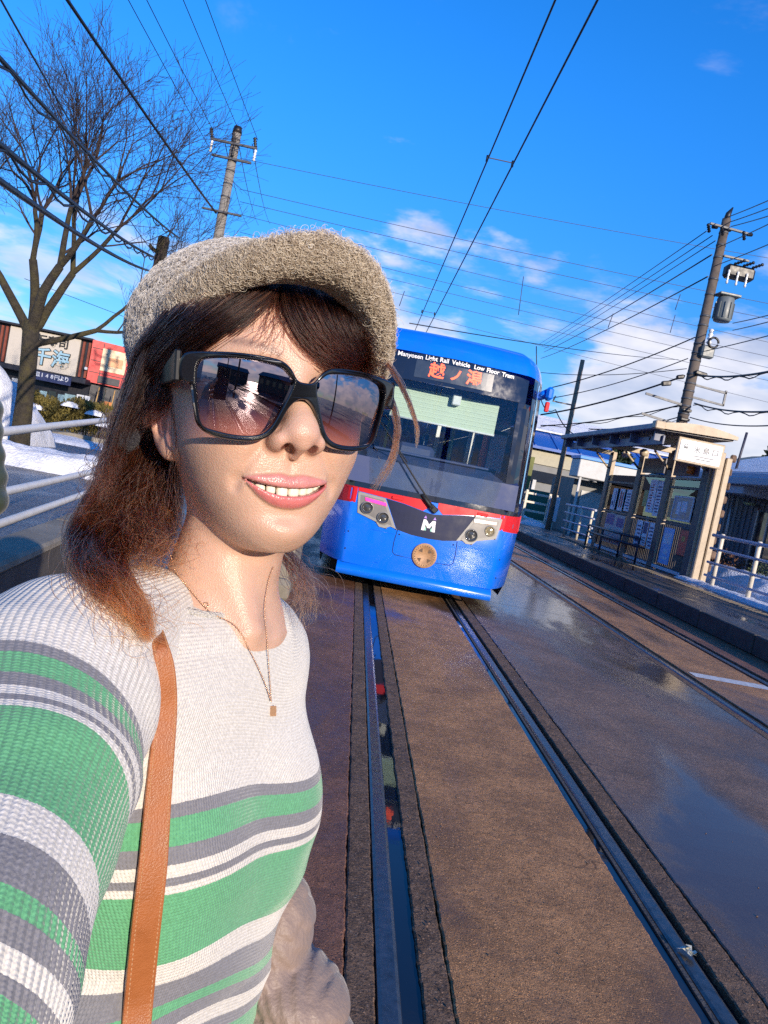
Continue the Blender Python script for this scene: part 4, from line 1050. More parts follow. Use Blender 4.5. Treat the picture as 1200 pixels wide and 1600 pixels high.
# long blue-roofed hall
hall = empty('blue_roofed_hall', (17, 62, 0), label='long hall with a blue sheet roof and snow on its ridge', cat='building')
MB().box((0, 0, 2.4), (26, 14, 4.9)).obj('wall', m_grey_w, hall)
MB().box((0, -7.06, 4.3), (26.1, .10, 1.0)).obj('upper_band', mat('cream cladding', (.42, .38, .27), .7), hall)
MB().box((0, -7.06, 2.9), (26.1, .12, .8)).obj('window_band', m_win, hall)
MB().prism([(-7.6, 4.9), (7.6, 4.9), (7.6, 5.1), (0, 8.0), (-7.6, 5.1)], -13.4, 13.4, 'yz').obj('roof', m_bluer, hall)
for k in range(16): MB().prism([(-7.62, 5.08), (-7.62, 5.16), (-.02, 8.06), (-.02, 7.98)], -13.0+k*1.72, -12.9+k*1.72, 'yz').obj('roof_seam', m_bluer, hall)
MB().prism([(-4.2, 6.50), (-1.1, 7.70), (0, 8.02), (0, 8.16), (-4.2, 6.62)], -13.2, 13.2, 'yz').obj('roof_snow', m_snow, hall)
for k in range(7): MB().box((-11+k*3.6, -7.12, 1.3), (.25, .2, 2.6)).obj('pilaster', m_white_w, hall)
gfence = empty('green_hoarding', (9.6, 40, 0), label='green sheet hoarding behind the thin pole', cat='fence')
MB().box((0, 0, .9), (4.4, .08, 1.7)).obj('sheet', m_greenp, gfence); MB().box((-1.3, .5, 1.9), (2.4, .2, 3.2)).obj('backing', mat('moss green net', (.16, .17, .06), .9, var=.3, scale=6), gfence)

# ---- utility poles on the right
m_polec = mat('weathered concrete pole', (.115, .092, .075), .8, var=.25, scale=6, bump=.3, bscale=40, dirt=(.04, .034, .032), dscale=5, damt=.6)
m_band = mat('galvanised iron', (.085, .09, .10), .5, metal=.2, var=.2)
m_blk = mat('black insulation', (.010, .010, .012), .45)
m_tfm = mat('transformer grey', (.13, .15, .155), .45)
m_por_ = mat('white porcelain', (.72, .72, .70), .2)
PX, PY = 10.15, 24.0
up_ = empty('utility_pole', (PX, PY, 0), label='tall dark utility pole with a transformer behind the shelter', cat='utility pole')
MB().tube([(0, 0, -.1), (0, 0, 11.35)], [.205, .135], 18).obj('pole', m_polec, up_)
for z in (4.6, 5.0, 5.25, 5.5, 5.75, 6.0, 6.3, 6.75, 7.0, 7.3, 7.9, 8.2, 8.9, 9.4, 10.1, 10.5, 10.9):
    r = .205-.07*z/11.35+.012; MB().lathe([(r-.014, -.03), (r, -.03), (r, .03), (r-.014, .03)], c=(0, 0, z), n=16).obj('band', m_band, up_)
def ins(p, c, L=.26, r=.055, ax=(0, 0, 1), m_=m_blk):
    a = Vector(ax).normalized(); pts = []; rr = []
    for i in range(9): pts.append(Vector(c)+a*L*i/8); rr.append(r if i % 2 else r*.5)
    return MB().tube(pts, rr, 8).obj('insulator', m_, p)
def arm(p, x0, x1, z, y=0.0, dy=0.0, m_=m_band, h=.07):
    return MB().box(((x0+x1)/2, y, z), (x1-x0, .07, h), rotm((0, 0, dy)), bev=.008).obj('crossarm', m_, p)
arm(up_, -.62, .75, 11.0, -.19, .12); 
for x in (-.55, -.1, .62): ins(up_, (x, -.2, 10.75), .32, .06, (-.5, -.6, .5)); ins(up_, (x+.1, -.1, 10.98), .30, .06, (.7, .5, .25))
MB().tube([(0, 0, 11.3), (.02, 0, 11.52), (.12, 0, 11.75)], [.11, .09, .02], 8).obj('cap', m_blk, up_)
arm(up_, .1, .95, 10.15, -.15)
tb_ = MB(); tb_.box((.72, -.12, 9.72), (.95, .38, .42), bev=.08); tb_.obj('switch_gear', m_blk, up_)
for k in range(3):
    ins(up_, (.30+k*.30, -.34, 9.25), .45, .045, (0, 0, 1), m_por_); ins(up_, (.42+k*.30, -.30, 9.9), .35, .06, (.6, -.5, .3))
MB().lathe([(.0001, 0), (.25, .0), (.27, .05), (.27, .70), (.24, .76), (.0001, .80)], c=(.50, -.12, 8.12), n=20).obj('transformer', m_tfm, up_)
MB().box((.52, -.15, 8.95), (.7, .45, .08), bev=.02).obj('transformer_lid', m_tfm, up_)
for k in range(10): MB().box((.50+.285*math.cos(k*.628), -.12+.285*math.sin(k*.628), 8.45), (.04, .04, .5), rotm((0, 0, k*.628))).obj('cooling_fin', m_tfm, up_)
MB().box((.22, -.22, 7.05), (.42, .25, .40), bev=.05).obj('meter_box', m_tfm, up_); ins(up_, (.22, -.2, 7.3), .5, .09, (0, 0, 1), m_por_)
MB().tube([(.30+.16*math.cos(a), -.36, 7.35+.16*math.sin(a)) for a in np.linspace(0, 6.0, 14)], .035, 6).obj('cable_coil', m_blk, up_)
for z in (5.95, 5.55):
    MB().box((.65, -.05, z), (1.15, .06, .06), rotm((0, .06, 0))).obj('crossarm', m_band, up_)
MB().box((1.2, -.05, 5.75), (.06, .06, .50)).obj('crossarm_strut', m_band, up_)
for z in (5.28, 4.72-.1):
    MB().box((-.75, -.05, z-1.2+1.25), (1.3, .06, .07), rotm((0, .10, 0))).obj('crossarm', m_band, up_)
for z in (4.0, 4.25, 4.5, 4.8, 5.1): MB().box((.0, -.20, z), (.30, .10, .09), bev=.02).obj('cable_clamp', m_blk, up_)
MB().tube([(-.22, -.12, 3.0), (-.20, -.12, 4.4), (-.12, -.15, 4.9)], .03, 8).obj('riser_cable', m_blk, up_); MB().tube([(.18, -.15, 3.0), (.19, -.15, 4.6)], .035, 8).obj('riser_cable', m_blk, up_)
thin = empty('utility_pole', (7.9, 29, 0), label='thin plain wooden pole beside the white gate', cat='utility pole')
MB().tube([(0, 0, 0), (-.03, 0, 7.0)], [.11, .085], 12).obj('pole', mat('weathered timber pole', (.22, .165, .115), .85, var=.3, scale=8, bump=.4), thin)
MB().box((-.45, -.05, 5.2), (.85, .05, .05)).obj('bracket_arm', m_band, thin); MB().tube([(-.86, -.05, 5.2), (-.8, -.05, 5.42)], .03, 6).obj('bracket_tip', m_band, thin)

# ---- wires
m_wire = mat('overhead wire', (.010, .010, .013), .5)
m_wireb = mat('weathered overhead wire', (.05, .06, .09), .5)
def wire(a, b, r, label, sag=.25, m_=None, name='overhead_wire', n=18, group='overhead wires', vine=False):
    a, b = Vector(a), Vector(b); pts = []
    for i in range(n+1):
        t = i/n; p = a.lerp(b, t); p.z -= sag*4*t*(1-t); pts.append(p)
    mb = MB(); mb.tube(pts, r, 6)
    if vine:
        L = (b-a).length; k = int(L/.35); 
        mb.tube([a.lerp(b, i/k)+Vector((0, .05*math.cos(i*1.3), -sag*4*(i/k)*(1-i/k)-.06+.05*math.sin(i*1.3))) for i in range(k+1)], r*.6, 4)
    return mb.obj(name, m_ or m_wire, label=label, cat='wire', group=group)
wire((.66, -14, 4.80), (.70, 44, 4.55), .0075, 'left of the twin contact wires above the tram track', .18)
wire((.93, -14, 4.80), (.97, 44, 4.55), .0085, 'right of the twin contact wires above the tram track', .10)
for k, yy in enumerate((7.6, 15.2)):
    MB().box((.82, yy, 4.66), (.28, .008, .008)).tube([(.69, yy, 4.62), (.69, yy, 4.68)], .014, 6).tube([(.95, yy, 4.62), (.95, yy, 4.68)], .014, 6).obj('wire_spacer', m_blk, label=['near spacer clamp joining the twin contact wires', 'far spacer clamp on the twin contact wires above the tram roof'][k], cat='wire clamp', group='contact wire clamps')
def P(u, v, y): return pixY(u, v, y)
# lines meeting at the top of the right pole, from the left (far) and to the right (near)
for (u0, v0), (u1, v1), lab, s_ in (((842, 538), (1104, 361), 'highest conductor running to the left from the right pole top', .1), ((846, 541), (1113, 368), 'second conductor running to the left from the right pole top', .1), ((850, 545), (1118, 376), 'third conductor running to the left from the right pole top', .1), ((850, 550), (1112, 398), 'thicker conductor just below the three high conductors', .2), ((845, 560), (1106, 432), 'lowest thick cable of the bundle left of the right pole', .25)):
    wire(P(u0, v0, 75), P(u1, v1, 24), .016 if 'thick' not in lab else .024, lab, s_)
for (u0, v0), (u1, v1), lab in (((1135, 340), (1235, 298), 'topmost conductor leaving the right pole to the right'), ((1140, 347), (1240, 310), 'second conductor leaving the right pole to the right'), ((1142, 354), (1240, 325), 'third conductor leaving the right pole to the right'), ((1125, 385), (1240, 331), 'fourth conductor passing behind the transformer'), ((1118, 415), (1240, 365), 'cable leaving the right pole below the transformer'), ((1145, 505), (1240, 482), 'upper cable of the right-hand bracket on the big pole'), ((1145, 516), (1240, 492), 'lower cable of the right-hand bracket on the big pole'), ((1095, 550), (1240, 514), 'thick service cable leaving the big pole to the right')):
    wire(P(u0, v0, 24), P(u1, v1, 17), .014, lab, .02)
for (u0, v0), (u1, v1), lab, r, vn in (((860, 606), (1086, 527), 'cable from the left bracket of the big pole to the thin pole', .020, False), ((862, 622), (1075, 560), 'lower cable from the left bracket of the big pole', .016, False), ((845, 648), (1070, 587), 'thick black cable with splice boxes left of the big pole', .030, False), ((1085, 585), (1240, 572), 'thick black cable right of the big pole', .030, True), ((845, 665), (1066, 632), 'sagging twisted cable above the shelter roof', .022, True), ((1085, 630), (1240, 640), 'sagging twisted cable right of the big pole', .026, True), ((920, 670), (1063, 651), 'low cable just above the shelter roof', .018, True), ((1078, 652), (1240, 662), 'low cable right of the big pole over the house', .018, False), ((845, 582), (1073, 576), 'level cable across the smoke cloud', .012, False)):
    wire(P(u0, v0, 29 if u0 < 1000 else 24), P(u1, v1, 24 if u0 < 1000 else 17), r, lab, .15, vine=vn)
MB().box(tuple(P(1041, 599, 24.0)), (.30, .16, .16), rotm((0, -.25, 0)), bev=.03).obj('splice_box', m_blk, label='black splice box on the cable left of the big pole', cat='splice box', group='cable splice boxes')
MB().box(tuple(P(1095, 584, 23.8)), (.40, .16, .13), rotm((0, .1, 0)), bev=.03).obj('splice_box', m_blk, label='black splice box on the cable right of the big pole', cat='splice box', group='cable splice boxes')
MB().box(tuple(P(1063, 589, 23.8)), (.26, .14, .14), rotm((0, -.3, 0)), bev=.04).obj('splice_box', m_blk, label='small black cable joint touching the big pole', cat='splice box', group='cable splice boxes')
# span wires slung across the track: long faint lines sloping with the horizon
for v0, v1, y, r, lab in ((285, 395, 30, .010, 'highest faint span wire crossing the sky'), (336, 468, 34, .012, 'second faint span wire crossing behind the contact wires'), (356, 492, 34, .012, 'third faint span wire crossing behind the contact wires'), (378, 530, 38, .012, 'fourth faint span wire with hangers'), (405, 552, 38, .012, 'fifth faint span wire below the hangers'), (420, 570, 44, .013, 'sixth faint span wire over the low clouds'), (440, 590, 44, .013, 'seventh faint span wire over the low clouds'), (462, 625, 50, .013, 'lowest faint span wire over the low clouds')):
    wire(P(375, v0-20-95*(v1-v0+38)/790, y), P(1260, v1+18, y), r, lab, .12, m_wireb)
for u, v0, v1, y in ((818, 432, 492, 38), (1055, 492, 520, 38), (1063, 460, 484, 34), (958, 490, 512, 34), (632, 455, 478, 38)):
    MB().tube([tuple(P(u, v0, y)), tuple(P(u-8, v1, y))], .02, 5).obj('wire_hanger', m_wireb, label={818: 'long hanger between span wires beside the contact wires', 1055: 'pale hanger left of the big pole', 1063: 'dark short hanger left of the big pole', 958: 'faint hanger in the middle of the span wires', 632: 'faint hanger just right of the cap'}[u], cat='hanger', group='span wire hangers')
wire(P(838, 541, 30), P(868, 640, 29), .02, 'slack black cable drooping beside the tram roof', .9)
wire(P(868, 640, 29), P(925, 680, 27), .02, 'slack black cable end running to the shelter roof', .4)
wire(P(640, 505, 12.5), P(1060, 562, 30), .010, 'thin span wire just above the tram roof', .1)
# ================================================================== left side
m_bark = mat('mossy bark', (.040, .032, .022), .95, var=.5, scale=9, bump=1.0, bscale=30, dirt=(.12, .10, .018), dscale=2.6, damt=.55, bdist=.06)
m_twig = mat('dark twigs', (.040, .026, .024), .9, var=.2)
tr_ = empty('bare_tree', (-8.45, 19, 0), label='large bare deciduous tree with spreading twigs on the left', cat='tree')
gt_ = np.random.default_rng(17)
tb1, tb2 = MB(), MB()
def grow(p, d, L, r, lvl, mb):
    """a limb as a bent tapered tube, then its forks"""
    n = 5 if lvl < 3 else (4 if lvl < 5 else 3); pts = [p.copy()]; rad = [r]; q = p.copy(); dd = d.copy()
    for i in range(n):
        dd = dd+gt_.normal(size=3)*(.07 if lvl < 3 else .06)+np.array((0, 0, .045 if lvl < 4 else .035)); dd /= np.linalg.norm(dd)
        q = q+dd*L/n; pts.append(q.copy()); rad.append(max(r*(1-.30*(i+1)/n), .0040))
    (tb1 if lvl < 2 else tb2).tube([tuple(x) for x in pts], rad, 10 if lvl < 2 else (6 if lvl < 4 else 3), cap=False)
    if lvl >= 7 or r < .0034: return
    re = rad[-1]
    kids = 3 if lvl == 1 else 2
    base = gt_.uniform(0, 6.28)
    for k in range(kids):
        a = base+k*2*math.pi/kids+gt_.normal()*.35; o = np.cross(dd, (math.cos(a), math.sin(a), .2)); o /= np.linalg.norm(o)+1e-9
        sp_ = gt_.uniform(.26, .48); nd = dd*math.cos(sp_)+o*math.sin(sp_)
        grow(q, nd, L*gt_.uniform(.74, .88), re*gt_.uniform(.70, .84), lvl+1, mb)
    for k in range(2 if lvl in (2, 3, 4) else (3 if lvl >= 5 else 1)):      # side shoots
        i = gt_.integers(1, n+1); a = gt_.uniform(0, 6.28); o = np.cross(dd, (math.cos(a), math.sin(a), .1)); o /= np.linalg.norm(o)+1e-9
        nd = dd*.80+o*.62; nd /= np.linalg.norm(nd)
        if lvl >= 1: grow(pts[i], nd, L*gt_.uniform(.5, .72), rad[i]*.46, max(lvl+2, 3), mb)
tb1.tube([(0, 0, -.1), (0, 0, .35), (-.05, 0, 1.4), (-.12, 0, 2.5), (-.20, .02, 3.25)], [.29, .235, .205, .20, .20], 14)
for d, L, r in (((-.10, .2, 1.0), 1.9, .135), ((.30, -.2, .95), 1.9, .14), ((.58, .15, .82), 1.9, .12), ((-.55, -.1, .75), 2.0, .12), ((.92, .1, .60), 1.7, .085)):
    d = np.array(d); d /= np.linalg.norm(d); grow(np.array((-.18, 0, 2.9 if d[0] < .6 else 2.6)), d, L, r, 0, None)
print('TWIG FACES', len(tb2.f)); tb1.obj('trunk', m_bark, tr_); tb2.obj('branches', m_twig, tr_)
stump = empty('pollarded_trunk', (-6.4, 21, 0), label='lopped tree trunk with a stub branch just left of the cap', cat='tree')
MB().tube([(0, 0, 0), (0, 0, 3.2), (-.02, 0, 5.6), (.0, 0, 6.35), (0, 0, 6.42)], [.19, .17, .15, .165, .13], 12).obj('trunk', m_bark, stump)
MB().tube([(-.05, 0, 5.95), (-.26, 0, 6.05), (-.36, 0, 6.14)], [.06, .05, .04], 8).obj('stub', m_bark, stump)

# left utility pole
lp = empty('utility_pole', (-5.57, 23.6, 0), label='grey concrete utility pole with crossarms behind the cap', cat='utility pole')
m_pole2 = mat('pale concrete pole', (.24, .22, .19), .8, var=.15, scale=5, dirt=(.12, .1, .08), dscale=4, damt=.4)
MB().tube([(0, 0, 0), (0, 0, 10.6)], [.21, .13], 16).obj('pole', m_pole2, lp)
for z in (8.1, 8.6, 9.0, 9.4, 9.75, 10.0, 10.35): r = .21-.08*z/10.6+.010; MB().lathe([(r-.01, -.02), (r, -.02), (r, .02), (r-.01, .02)], c=(0, 0, z), n=14).obj('band', m_band, lp)
arm(lp, -.72, .72, 10.18, -.15); arm(lp, -.60, .62, 9.72, -.15); arm(lp, -.60, .62, 8.10, -.17, 0, m_band, .06)
for x in (-.68, .0, .66):
    ins(lp, (x, -.15, 10.2), .30, .065, (-.25, 0, 1), m_blk); ins(lp, (x+.02, -.18, 9.78), .34, .05, (.05, -.1, 1), m_por_ if x else m_blk)
MB().tube([(0, 0, 10.55), (0, 0, 10.75)], [.15, .12], 10).obj('cap', m_blk, lp)
PO = np.array((-5.57, 23.6))
def along_road(x, z, r, lab, y1=-22, sag=.55, m_=None, far=False):
    wire((-5.57+x, 23.5, z), (-5.57+x*1.0-.3, y1, z+.2), r, lab, sag)
along_road(-.70, 10.45, .010, 'left one of the three high conductors over the bare tree')
along_road(.0, 10.70, .010, 'middle one of the three high conductors over the bare tree')
along_road(.68, 10.45, .010, 'right one of the three high conductors nearest the cap')
wire((-5.75, 23.5, 8.05), (-6.05, -22, 8.3), .030, 'thick black cable meeting the left pole below its crossarms', .7, vine=False)
wire((-6.1, 23.5, 9.7), (-6.6, -22, 10.0), .009, 'thin cable crossing the crown of the bare tree', .5)
for (u, v), (u2, v2), r, lab, vn in (((0, 45), (280, 372), .024, 'black cable sloping from the upper left through the bare tree', True), ((30, 0), (240, 395), .010, 'thin slack wire through the top of the bare tree', False), ((0, 182), (248, 405), .030, 'upper one of the two thick black cables at the far left', True), ((0, 240), (236, 424), .034, 'lower one of the two thick black cables at the far left', False)):
    a = P(u, v, 7.0); b = P(u2, v2, 23.6); a2 = Vector(b)+(Vector(a)-Vector(b))*1.5
    wire(tuple(a2), tuple(b), r, lab, .25, vine=vn)
for (u, v), (u2, v2), lab in (((352, 225), (388, 355), 'left conductor running on from the left pole to the cap'), ((371, 215), (404, 352), 'middle conductor running on from the left pole to the cap'), ((394, 225), (422, 350), 'right conductor running on from the left pole to the cap')):
    wire(P(u, v, 23.7), P(u2, v2, 60), .014, lab, .3)

# clipped hedge behind a kerb
m_hedge = mat('yellow green clipped hedge', (.135, .105, .020), .8, var=.55, scale=3); m_hedge2 = mat('hedge wood', (.05, .03, .015), .9)
hd = empty('hedge', (-12.0, 31.5, .15), label='yellow green clipped hedge with bits of snow in front of the restaurant', cat='hedge')
g = np.random.default_rng(8); n = 30000
hp_ = np.stack([g.uniform(-6.5, 2.2, n), g.uniform(-1.1, 1.1, n), g.random(n)**.5*1.30], 1); hp_[:, 2] *= 1+.16*np.sin(hp_[:, 0]*2.3)+.10*np.sin(hp_[:, 0]*5.1+1)
d = g.normal(size=(n, 3))*.7+np.array((0, -.3, .8)); d /= np.linalg.norm(d, axis=1)[:, None]; s_ = np.cross(d, g.normal(size=(n, 3))); s_ /= np.linalg.norm(s_, axis=1)[:, None]; L = .16*g.uniform(.5, 1.5, n)[:, None]
V = np.stack([hp_, hp_+d*L*.5-s_*L*.13, hp_+d*L, hp_+d*L*.5+s_*L*.13], 1).reshape(-1, 3)
obj('foliage', npmesh('foliage', V, np.arange(4*n).reshape(-1, 4), False), m_hedge, hd)
hb_m = MB()
for i in range(40): x = g.uniform(-6.3, 2); hb_m.tube([(x, 0, -.1), (x+g.normal()*.2, g.normal()*.3, .6), (x+g.normal()*.3, g.normal()*.5, 1.05)], [.03, .02, .008], 4)
hb_m.obj('stems', m_hedge2, hd)
for i, (x, z) in enumerate(((-2.3, 1.22), (-3.4, .9), (1.2, 1.0), (.2, 1.15), (-5.0, 1.32), (1.7, .62), (-1.2, .8))):
    obj('snow_clump', snow_mesh('snow_clump', x-.35, x+.35, -1.2, -.6, .22, 70+i, 14, 12, .2, base=z), m_snow, hd)
MB().box((-2.2, -1.6, -.02), (9.4, .35, .36), bev=.03).obj('kerb', m_conc, hd)

# the restaurant
m_dark = mat('dark charcoal cladding', (.018, .018, .026), .5, var=.15); m_slatr = mat('red brown slat', (.21, .052, .028), .55, var=.2, scale=4)
m_cream = mat('cream sign board', (.52, .47, .40), .5, var=.03); m_signblk = mat('black sign print', (.02, .02, .02), .5); m_signbl = mat('pale blue brush lettering', (.28, .45, .55), .45)
m_shut = mat('pale blue shop glass', (.26, .40, .48), .15, coat=.4, var=.15); m_redp = mat('red hoarding', (.55, .025, .022), .45, var=.1)
m_sushi1 = mat('orange food photo', (.62, .28, .12), .4, var=.6, scale=3); m_sushi2 = mat('cream food photo', (.70, .52, .32), .4, var=.5, scale=4); m_ban = mat('orange banner', (.55, .20, .06), .7, var=.4, scale=4)
rs_ = empty('restaurant', (-19.0, 43, 0), label='single-storey sushi restaurant with cream sign and red brown slats', cat='restaurant')
MB().box((-3.3, 5, 2.6), (13.0, 10, 5.2)).obj('wall', m_dark, rs_)
MB().prism([(3.21, .12), (7.75, 2.55), (7.75, 9.9), (3.21, 9.9)], 0, 5.15, 'xy').obj('side_wall', m_dark, rs_)
MB().box((-3.35, -.15, 5.20), (12.9, .5, .12), bev=.02).obj('parapet', m_dark, rs_)
def slats(x0, x1):
    n = int((x1-x0)/.24)
    for k in range(n): MB().box((x0+(k+.5)*(x1-x0)/n, -.10, 4.02), (.13, .12, 2.0), bev=.01).obj('slat', m_slatr, rs_)
slats(-5.2, -1.62); slats(2.42, 3.06)
MB().box((.40, -.10, 4.02), (3.95, .14, 2.10), bev=.02).obj('sign_board', m_cream, rs_)
for k, ch in enumerate('回転寿司'): text_obj('lettering', ch, .62, (-.38+k*.62, -.20, 4.62), m_signblk, rs_, bold=.012, extrude=.02)
for k, ch in enumerate('千海'):
    text_obj('lettering', ch, 1.02, (.44+k*1.02, -.20, 3.68), m_signblk, rs_, bold=.055, extrude=.015)
    text_obj('lettering', ch, 1.02, (.44+k*1.02, -.235, 3.68), m_signbl, rs_, bold=.020, extrude=.015)
MB().box((-3.3, -.5, 2.80), (13.2, 1.0, .30), bev=.03).obj('canopy', m_dark, rs_)
MB().box((1.35, -1.02, 2.62), (2.4, .05, .46)).obj('canopy_board', mat('navy board', (.03, .04, .11), .5), rs_)
for k, ch in enumerate('1皿148円より'): text_obj('lettering', ch, .30, (.42+.27*k, -1.06, 2.68), m_sgn, rs_, bold=.006)
for x, w, h, m_ in ((-.55, 1.35, 1.7, m_shut), (.75, .40, 1.6, m_shut), (1.25, .45, 1.7, m_win), (1.75, .35, 1.6, m_shut), (2.25, .62, 1.7, m_shut), (-2.5, 1.6, 1.6, m_shut), (-4.4, 1.6, 1.6, m_shut)):
    wv = MB().box((x, -.03, .25+h/2), (w, .06, h), bev=.01).obj('window', m_, rs_)
    for k in range(3): MB().box((x, -.07, .25+h*.62+k*.10), (w*.98, .02, .03)).obj('glass_stripe', m_sgn, wv)
for x, w, z, h in ((-.55, 1.0, 2.12, .24), (-.9, .55, 1.86, .2), (-.1, .55, 1.84, .2), (2.85, .42, 1.55, 1.0), (3.25, .30, 1.6, .9), (2.95, .8, .85, .12), (2.95, .8, .62, .10), (2.95, .7, .42, .10)): MB().box((x, -.12, z), (w, .04, h)).obj('shop_notice', m_sgn, rs_)
for z in (1.85, 1.55, 1.25): MB().box((2.85, -.145, z), (.22, .02, .2)).obj('notice_print', m_signblk, rs_)
for k, x in enumerate((4.62, 5.0, 5.5, 5.9)): MB().tube([(x-.8, -.6, 0), (x-.68, -.5, 2.65)], .03, 6).obj('bamboo', mat('bamboo pole', (.50, .30, .10), .5) if not k else bpy.data.materials['bamboo pole'], rs_)
bn_ = MB().box((4.45, -.55, 1.15), (.62, .03, 1.6)).obj('banner', m_ban, rs_)
MB().box((5.6, .15, 1.25), (.62, .03, 1.8)).obj('banner', m_redp, rs_)
# angled red corner with food pictures
cr_e = MB(); cr_e.prism([(3.10, -.35), (7.75, 2.2), (7.75, 2.6), (3.10, .2)], 2.85, 5.22, 'xy'); cr_e.obj('corner_hoarding', m_redp, rs_)
ca = math.atan2(2.55, 4.65)
def onc(t, z, w, h, m_, name, o=.03):
    MB().box((3.10+4.65*t+math.sin(ca)*o, -.35+2.55*t-math.cos(ca)*o, z), (w, .04, h), rotm((0, 0, ca))).obj(name, m_, rs_)
onc(.24, 4.25, 1.35, 1.25, m_sushi2, 'food_picture'); onc(.26, 4.2, .8, .5, m_sushi1, 'food_picture', .06); onc(.66, 4.35, 1.5, 1.15, m_sushi1, 'food_picture'); onc(.62, 3.55, 1.0, .7, m_sushi2, 'food_picture', .05)
for t in (.12, .42, .82): onc(t, 4.0, .04, 2.3, m_dark, 'panel_joint', .025)
for z in (3.45, 4.1, 4.8): onc(.5, z, 5.2, .03, m_dark, 'panel_joint', .022)
onc(.22, 3.12, 1.2, .38, m_dark, 'notice_box', .08)
MB().box((2.95, -.25, 3.55), (.16, .2, .16), bev=.03).obj('floodlight', m_sgn, rs_)
wire((-34, 46, 5.6), (-8, 46, 4.6), .02, 'thin cable just above the restaurant roof', .1)
wire((-26, 55, 9.6), (2, 55, 5.5), .02, 'thin cable behind the bare tree', .2)

# bystander at the left edge in a quilted jacket
m_olive = mat('olive quilted shell', (.036, .046, .022), .42, var=.12, scale=10, bump=.15, bscale=120, sheen=.2)
BX, BY = -1.34, 2.25
m_skin2 = mat('bystander skin', (.55, .33, .23), .5)
m_hair2 = mat('bystander hair', (.012, .010, .010), .5)
def by_sdf(P):
    P = np.asarray(P, f32); P = P-np.array((BX, BY, 0), f32)
    d = ell(P, (0, 0, 1.66), (.075, .092, .115)); d = smin(d, cap(P, (0, .01, 1.40), (0, 0, 1.58), .055, .050), .03)
    d = smin(d, ell(P, (0, -.095, 1.645), (.012, .018, .016)), .012)
    d = smin(d, cap(P, (0, .02, .95), (0, .01, 1.36), .13, .12), .05)
    return d
# limits of the figure: a plain standing man or woman seen only by a sleeve
f32 = np.float32
V, F = sdf_mesh('person', by_sdf, (BX-.3, BY-.3, .7), (BX+.3, BY+.3, 1.85), .008, coarse=4)
by = obj('person', npmesh('person', V, F), m_skin2, label='bystander in an olive quilted jacket at the left edge', cat='person')
def jk_sdf(P):
    P = np.asarray(P, f32)-np.array((BX, BY, 0), f32)
    d = None
    for k in range(8):
        z = .80+k*.082; e = ell(P, (0, 0, z), (.215-.004*k, .150, .060)); d = e if d is None else smin(d, e, .012)
    for s in (-1, 1):
        S0 = np.array((s*.195, 0, 1.365)); E0 = np.array((s*.255, .0, 1.10)); H0 = np.array((s*.245, -.14, .98))
        for k in range(5):
            t = k/4; c = S0*(1-t)+E0*t; d = smin(d, ell(P, c, (.075, .080, .062)), .018)
        for k in range(4):
            t = (k+1)/4; c = E0*(1-t)+H0*t; d = smin(d, ell(P, c, (.058, .062, .06)), .025)
    d = smin(d, cap(P, (-.14, 0, 1.40), (.14, 0, 1.40), .085), .02); d = smin(d, cap(P, (0, .01, 1.42), (0, .01, 1.50), .085, .075), .02)
    return smax(d, -cap(P, (0, .0, 1.46), (0, -.02, 1.6), .062), .008)-.003*vnoise(P, 45, 5, 2)
V, F = sdf_mesh('jacket', jk_sdf, (BX-.42, BY-.32, .70), (BX+.42, BY+.25, 1.62), .0065, coarse=4)
obj('jacket', npmesh('jacket', V, F), m_olive, by)
def lg_sdf(P):
    P = np.asarray(P, f32)-np.array((BX, BY, 0), f32); d = None
    for s in (-1, 1):
        e = smin(cap(P, (s*.09, 0, .82), (s*.10, -.01, .45), .085, .062), cap(P, (s*.10, -.01, .45), (s*.10, .02, .06), .062, .048), .02); d = e if d is None else smin(d, e, .02)
    return d
V, F = sdf_mesh('trousers', lg_sdf, (BX-.25, BY-.2, -.02), (BX+.25, BY+.2, .92), .010, coarse=4); obj('trousers', npmesh('trousers', V, F), mat('black trousers', (.015, .015, .018), .8), by)
for s in (-1, 1):
    mb = MB(); mb.tube([(BX+s*.10, BY+.06, .045), (BX+s*.10, BY-.02, .05), (BX+s*.10, BY-.16, .035), (BX+s*.10, BY-.20, .03)], [.03, .045, .042, .02], 10); mb.obj('shoe', m_hair2, by)
V, F = sdf_mesh('hair', lambda P: smax(ell(np.asarray(P, f32)-np.array((BX, BY, 0), f32), (0, .016, 1.685), (.084, .100, .112)), -(np.asarray(P, f32)[:, 1]-BY+.055+(np.asarray(P, f32)[:, 2]-1.70)*.9), .01), (BX-.15, BY-.15, 1.5), (BX+.15, BY+.16, 1.85), .008, coarse=4); obj('hair', npmesh('hair', V, F), m_hair2, by)
for s in (-1, 1):
    mb = MB()
    hx, hy, hz = BX+s*.24, BY-.205, .93
    mb.lathe([(.0001, -.045), (.022, -.04), (.034, -.015), (.034, .02), (.026, .05)], c=(hx, hy, hz), n=10)
    for k in range(4): mb.tube([(hx-.024+.016*k, hy-.005, hz-.03), (hx-.024+.016*k, hy-.018, hz-.07), (hx-.022+.015*k, hy-.008, hz-.10+.006*abs(k-1))], [.009, .0085, .006], 6)
    mb.tube([(hx-s*.03, hy-.01, hz+.01), (hx-s*.044, hy-.025, hz-.02), (hx-s*.042, hy-.03, hz-.045)], [.011, .010, .007], 6); mb.obj('hand', m_skin2, by)

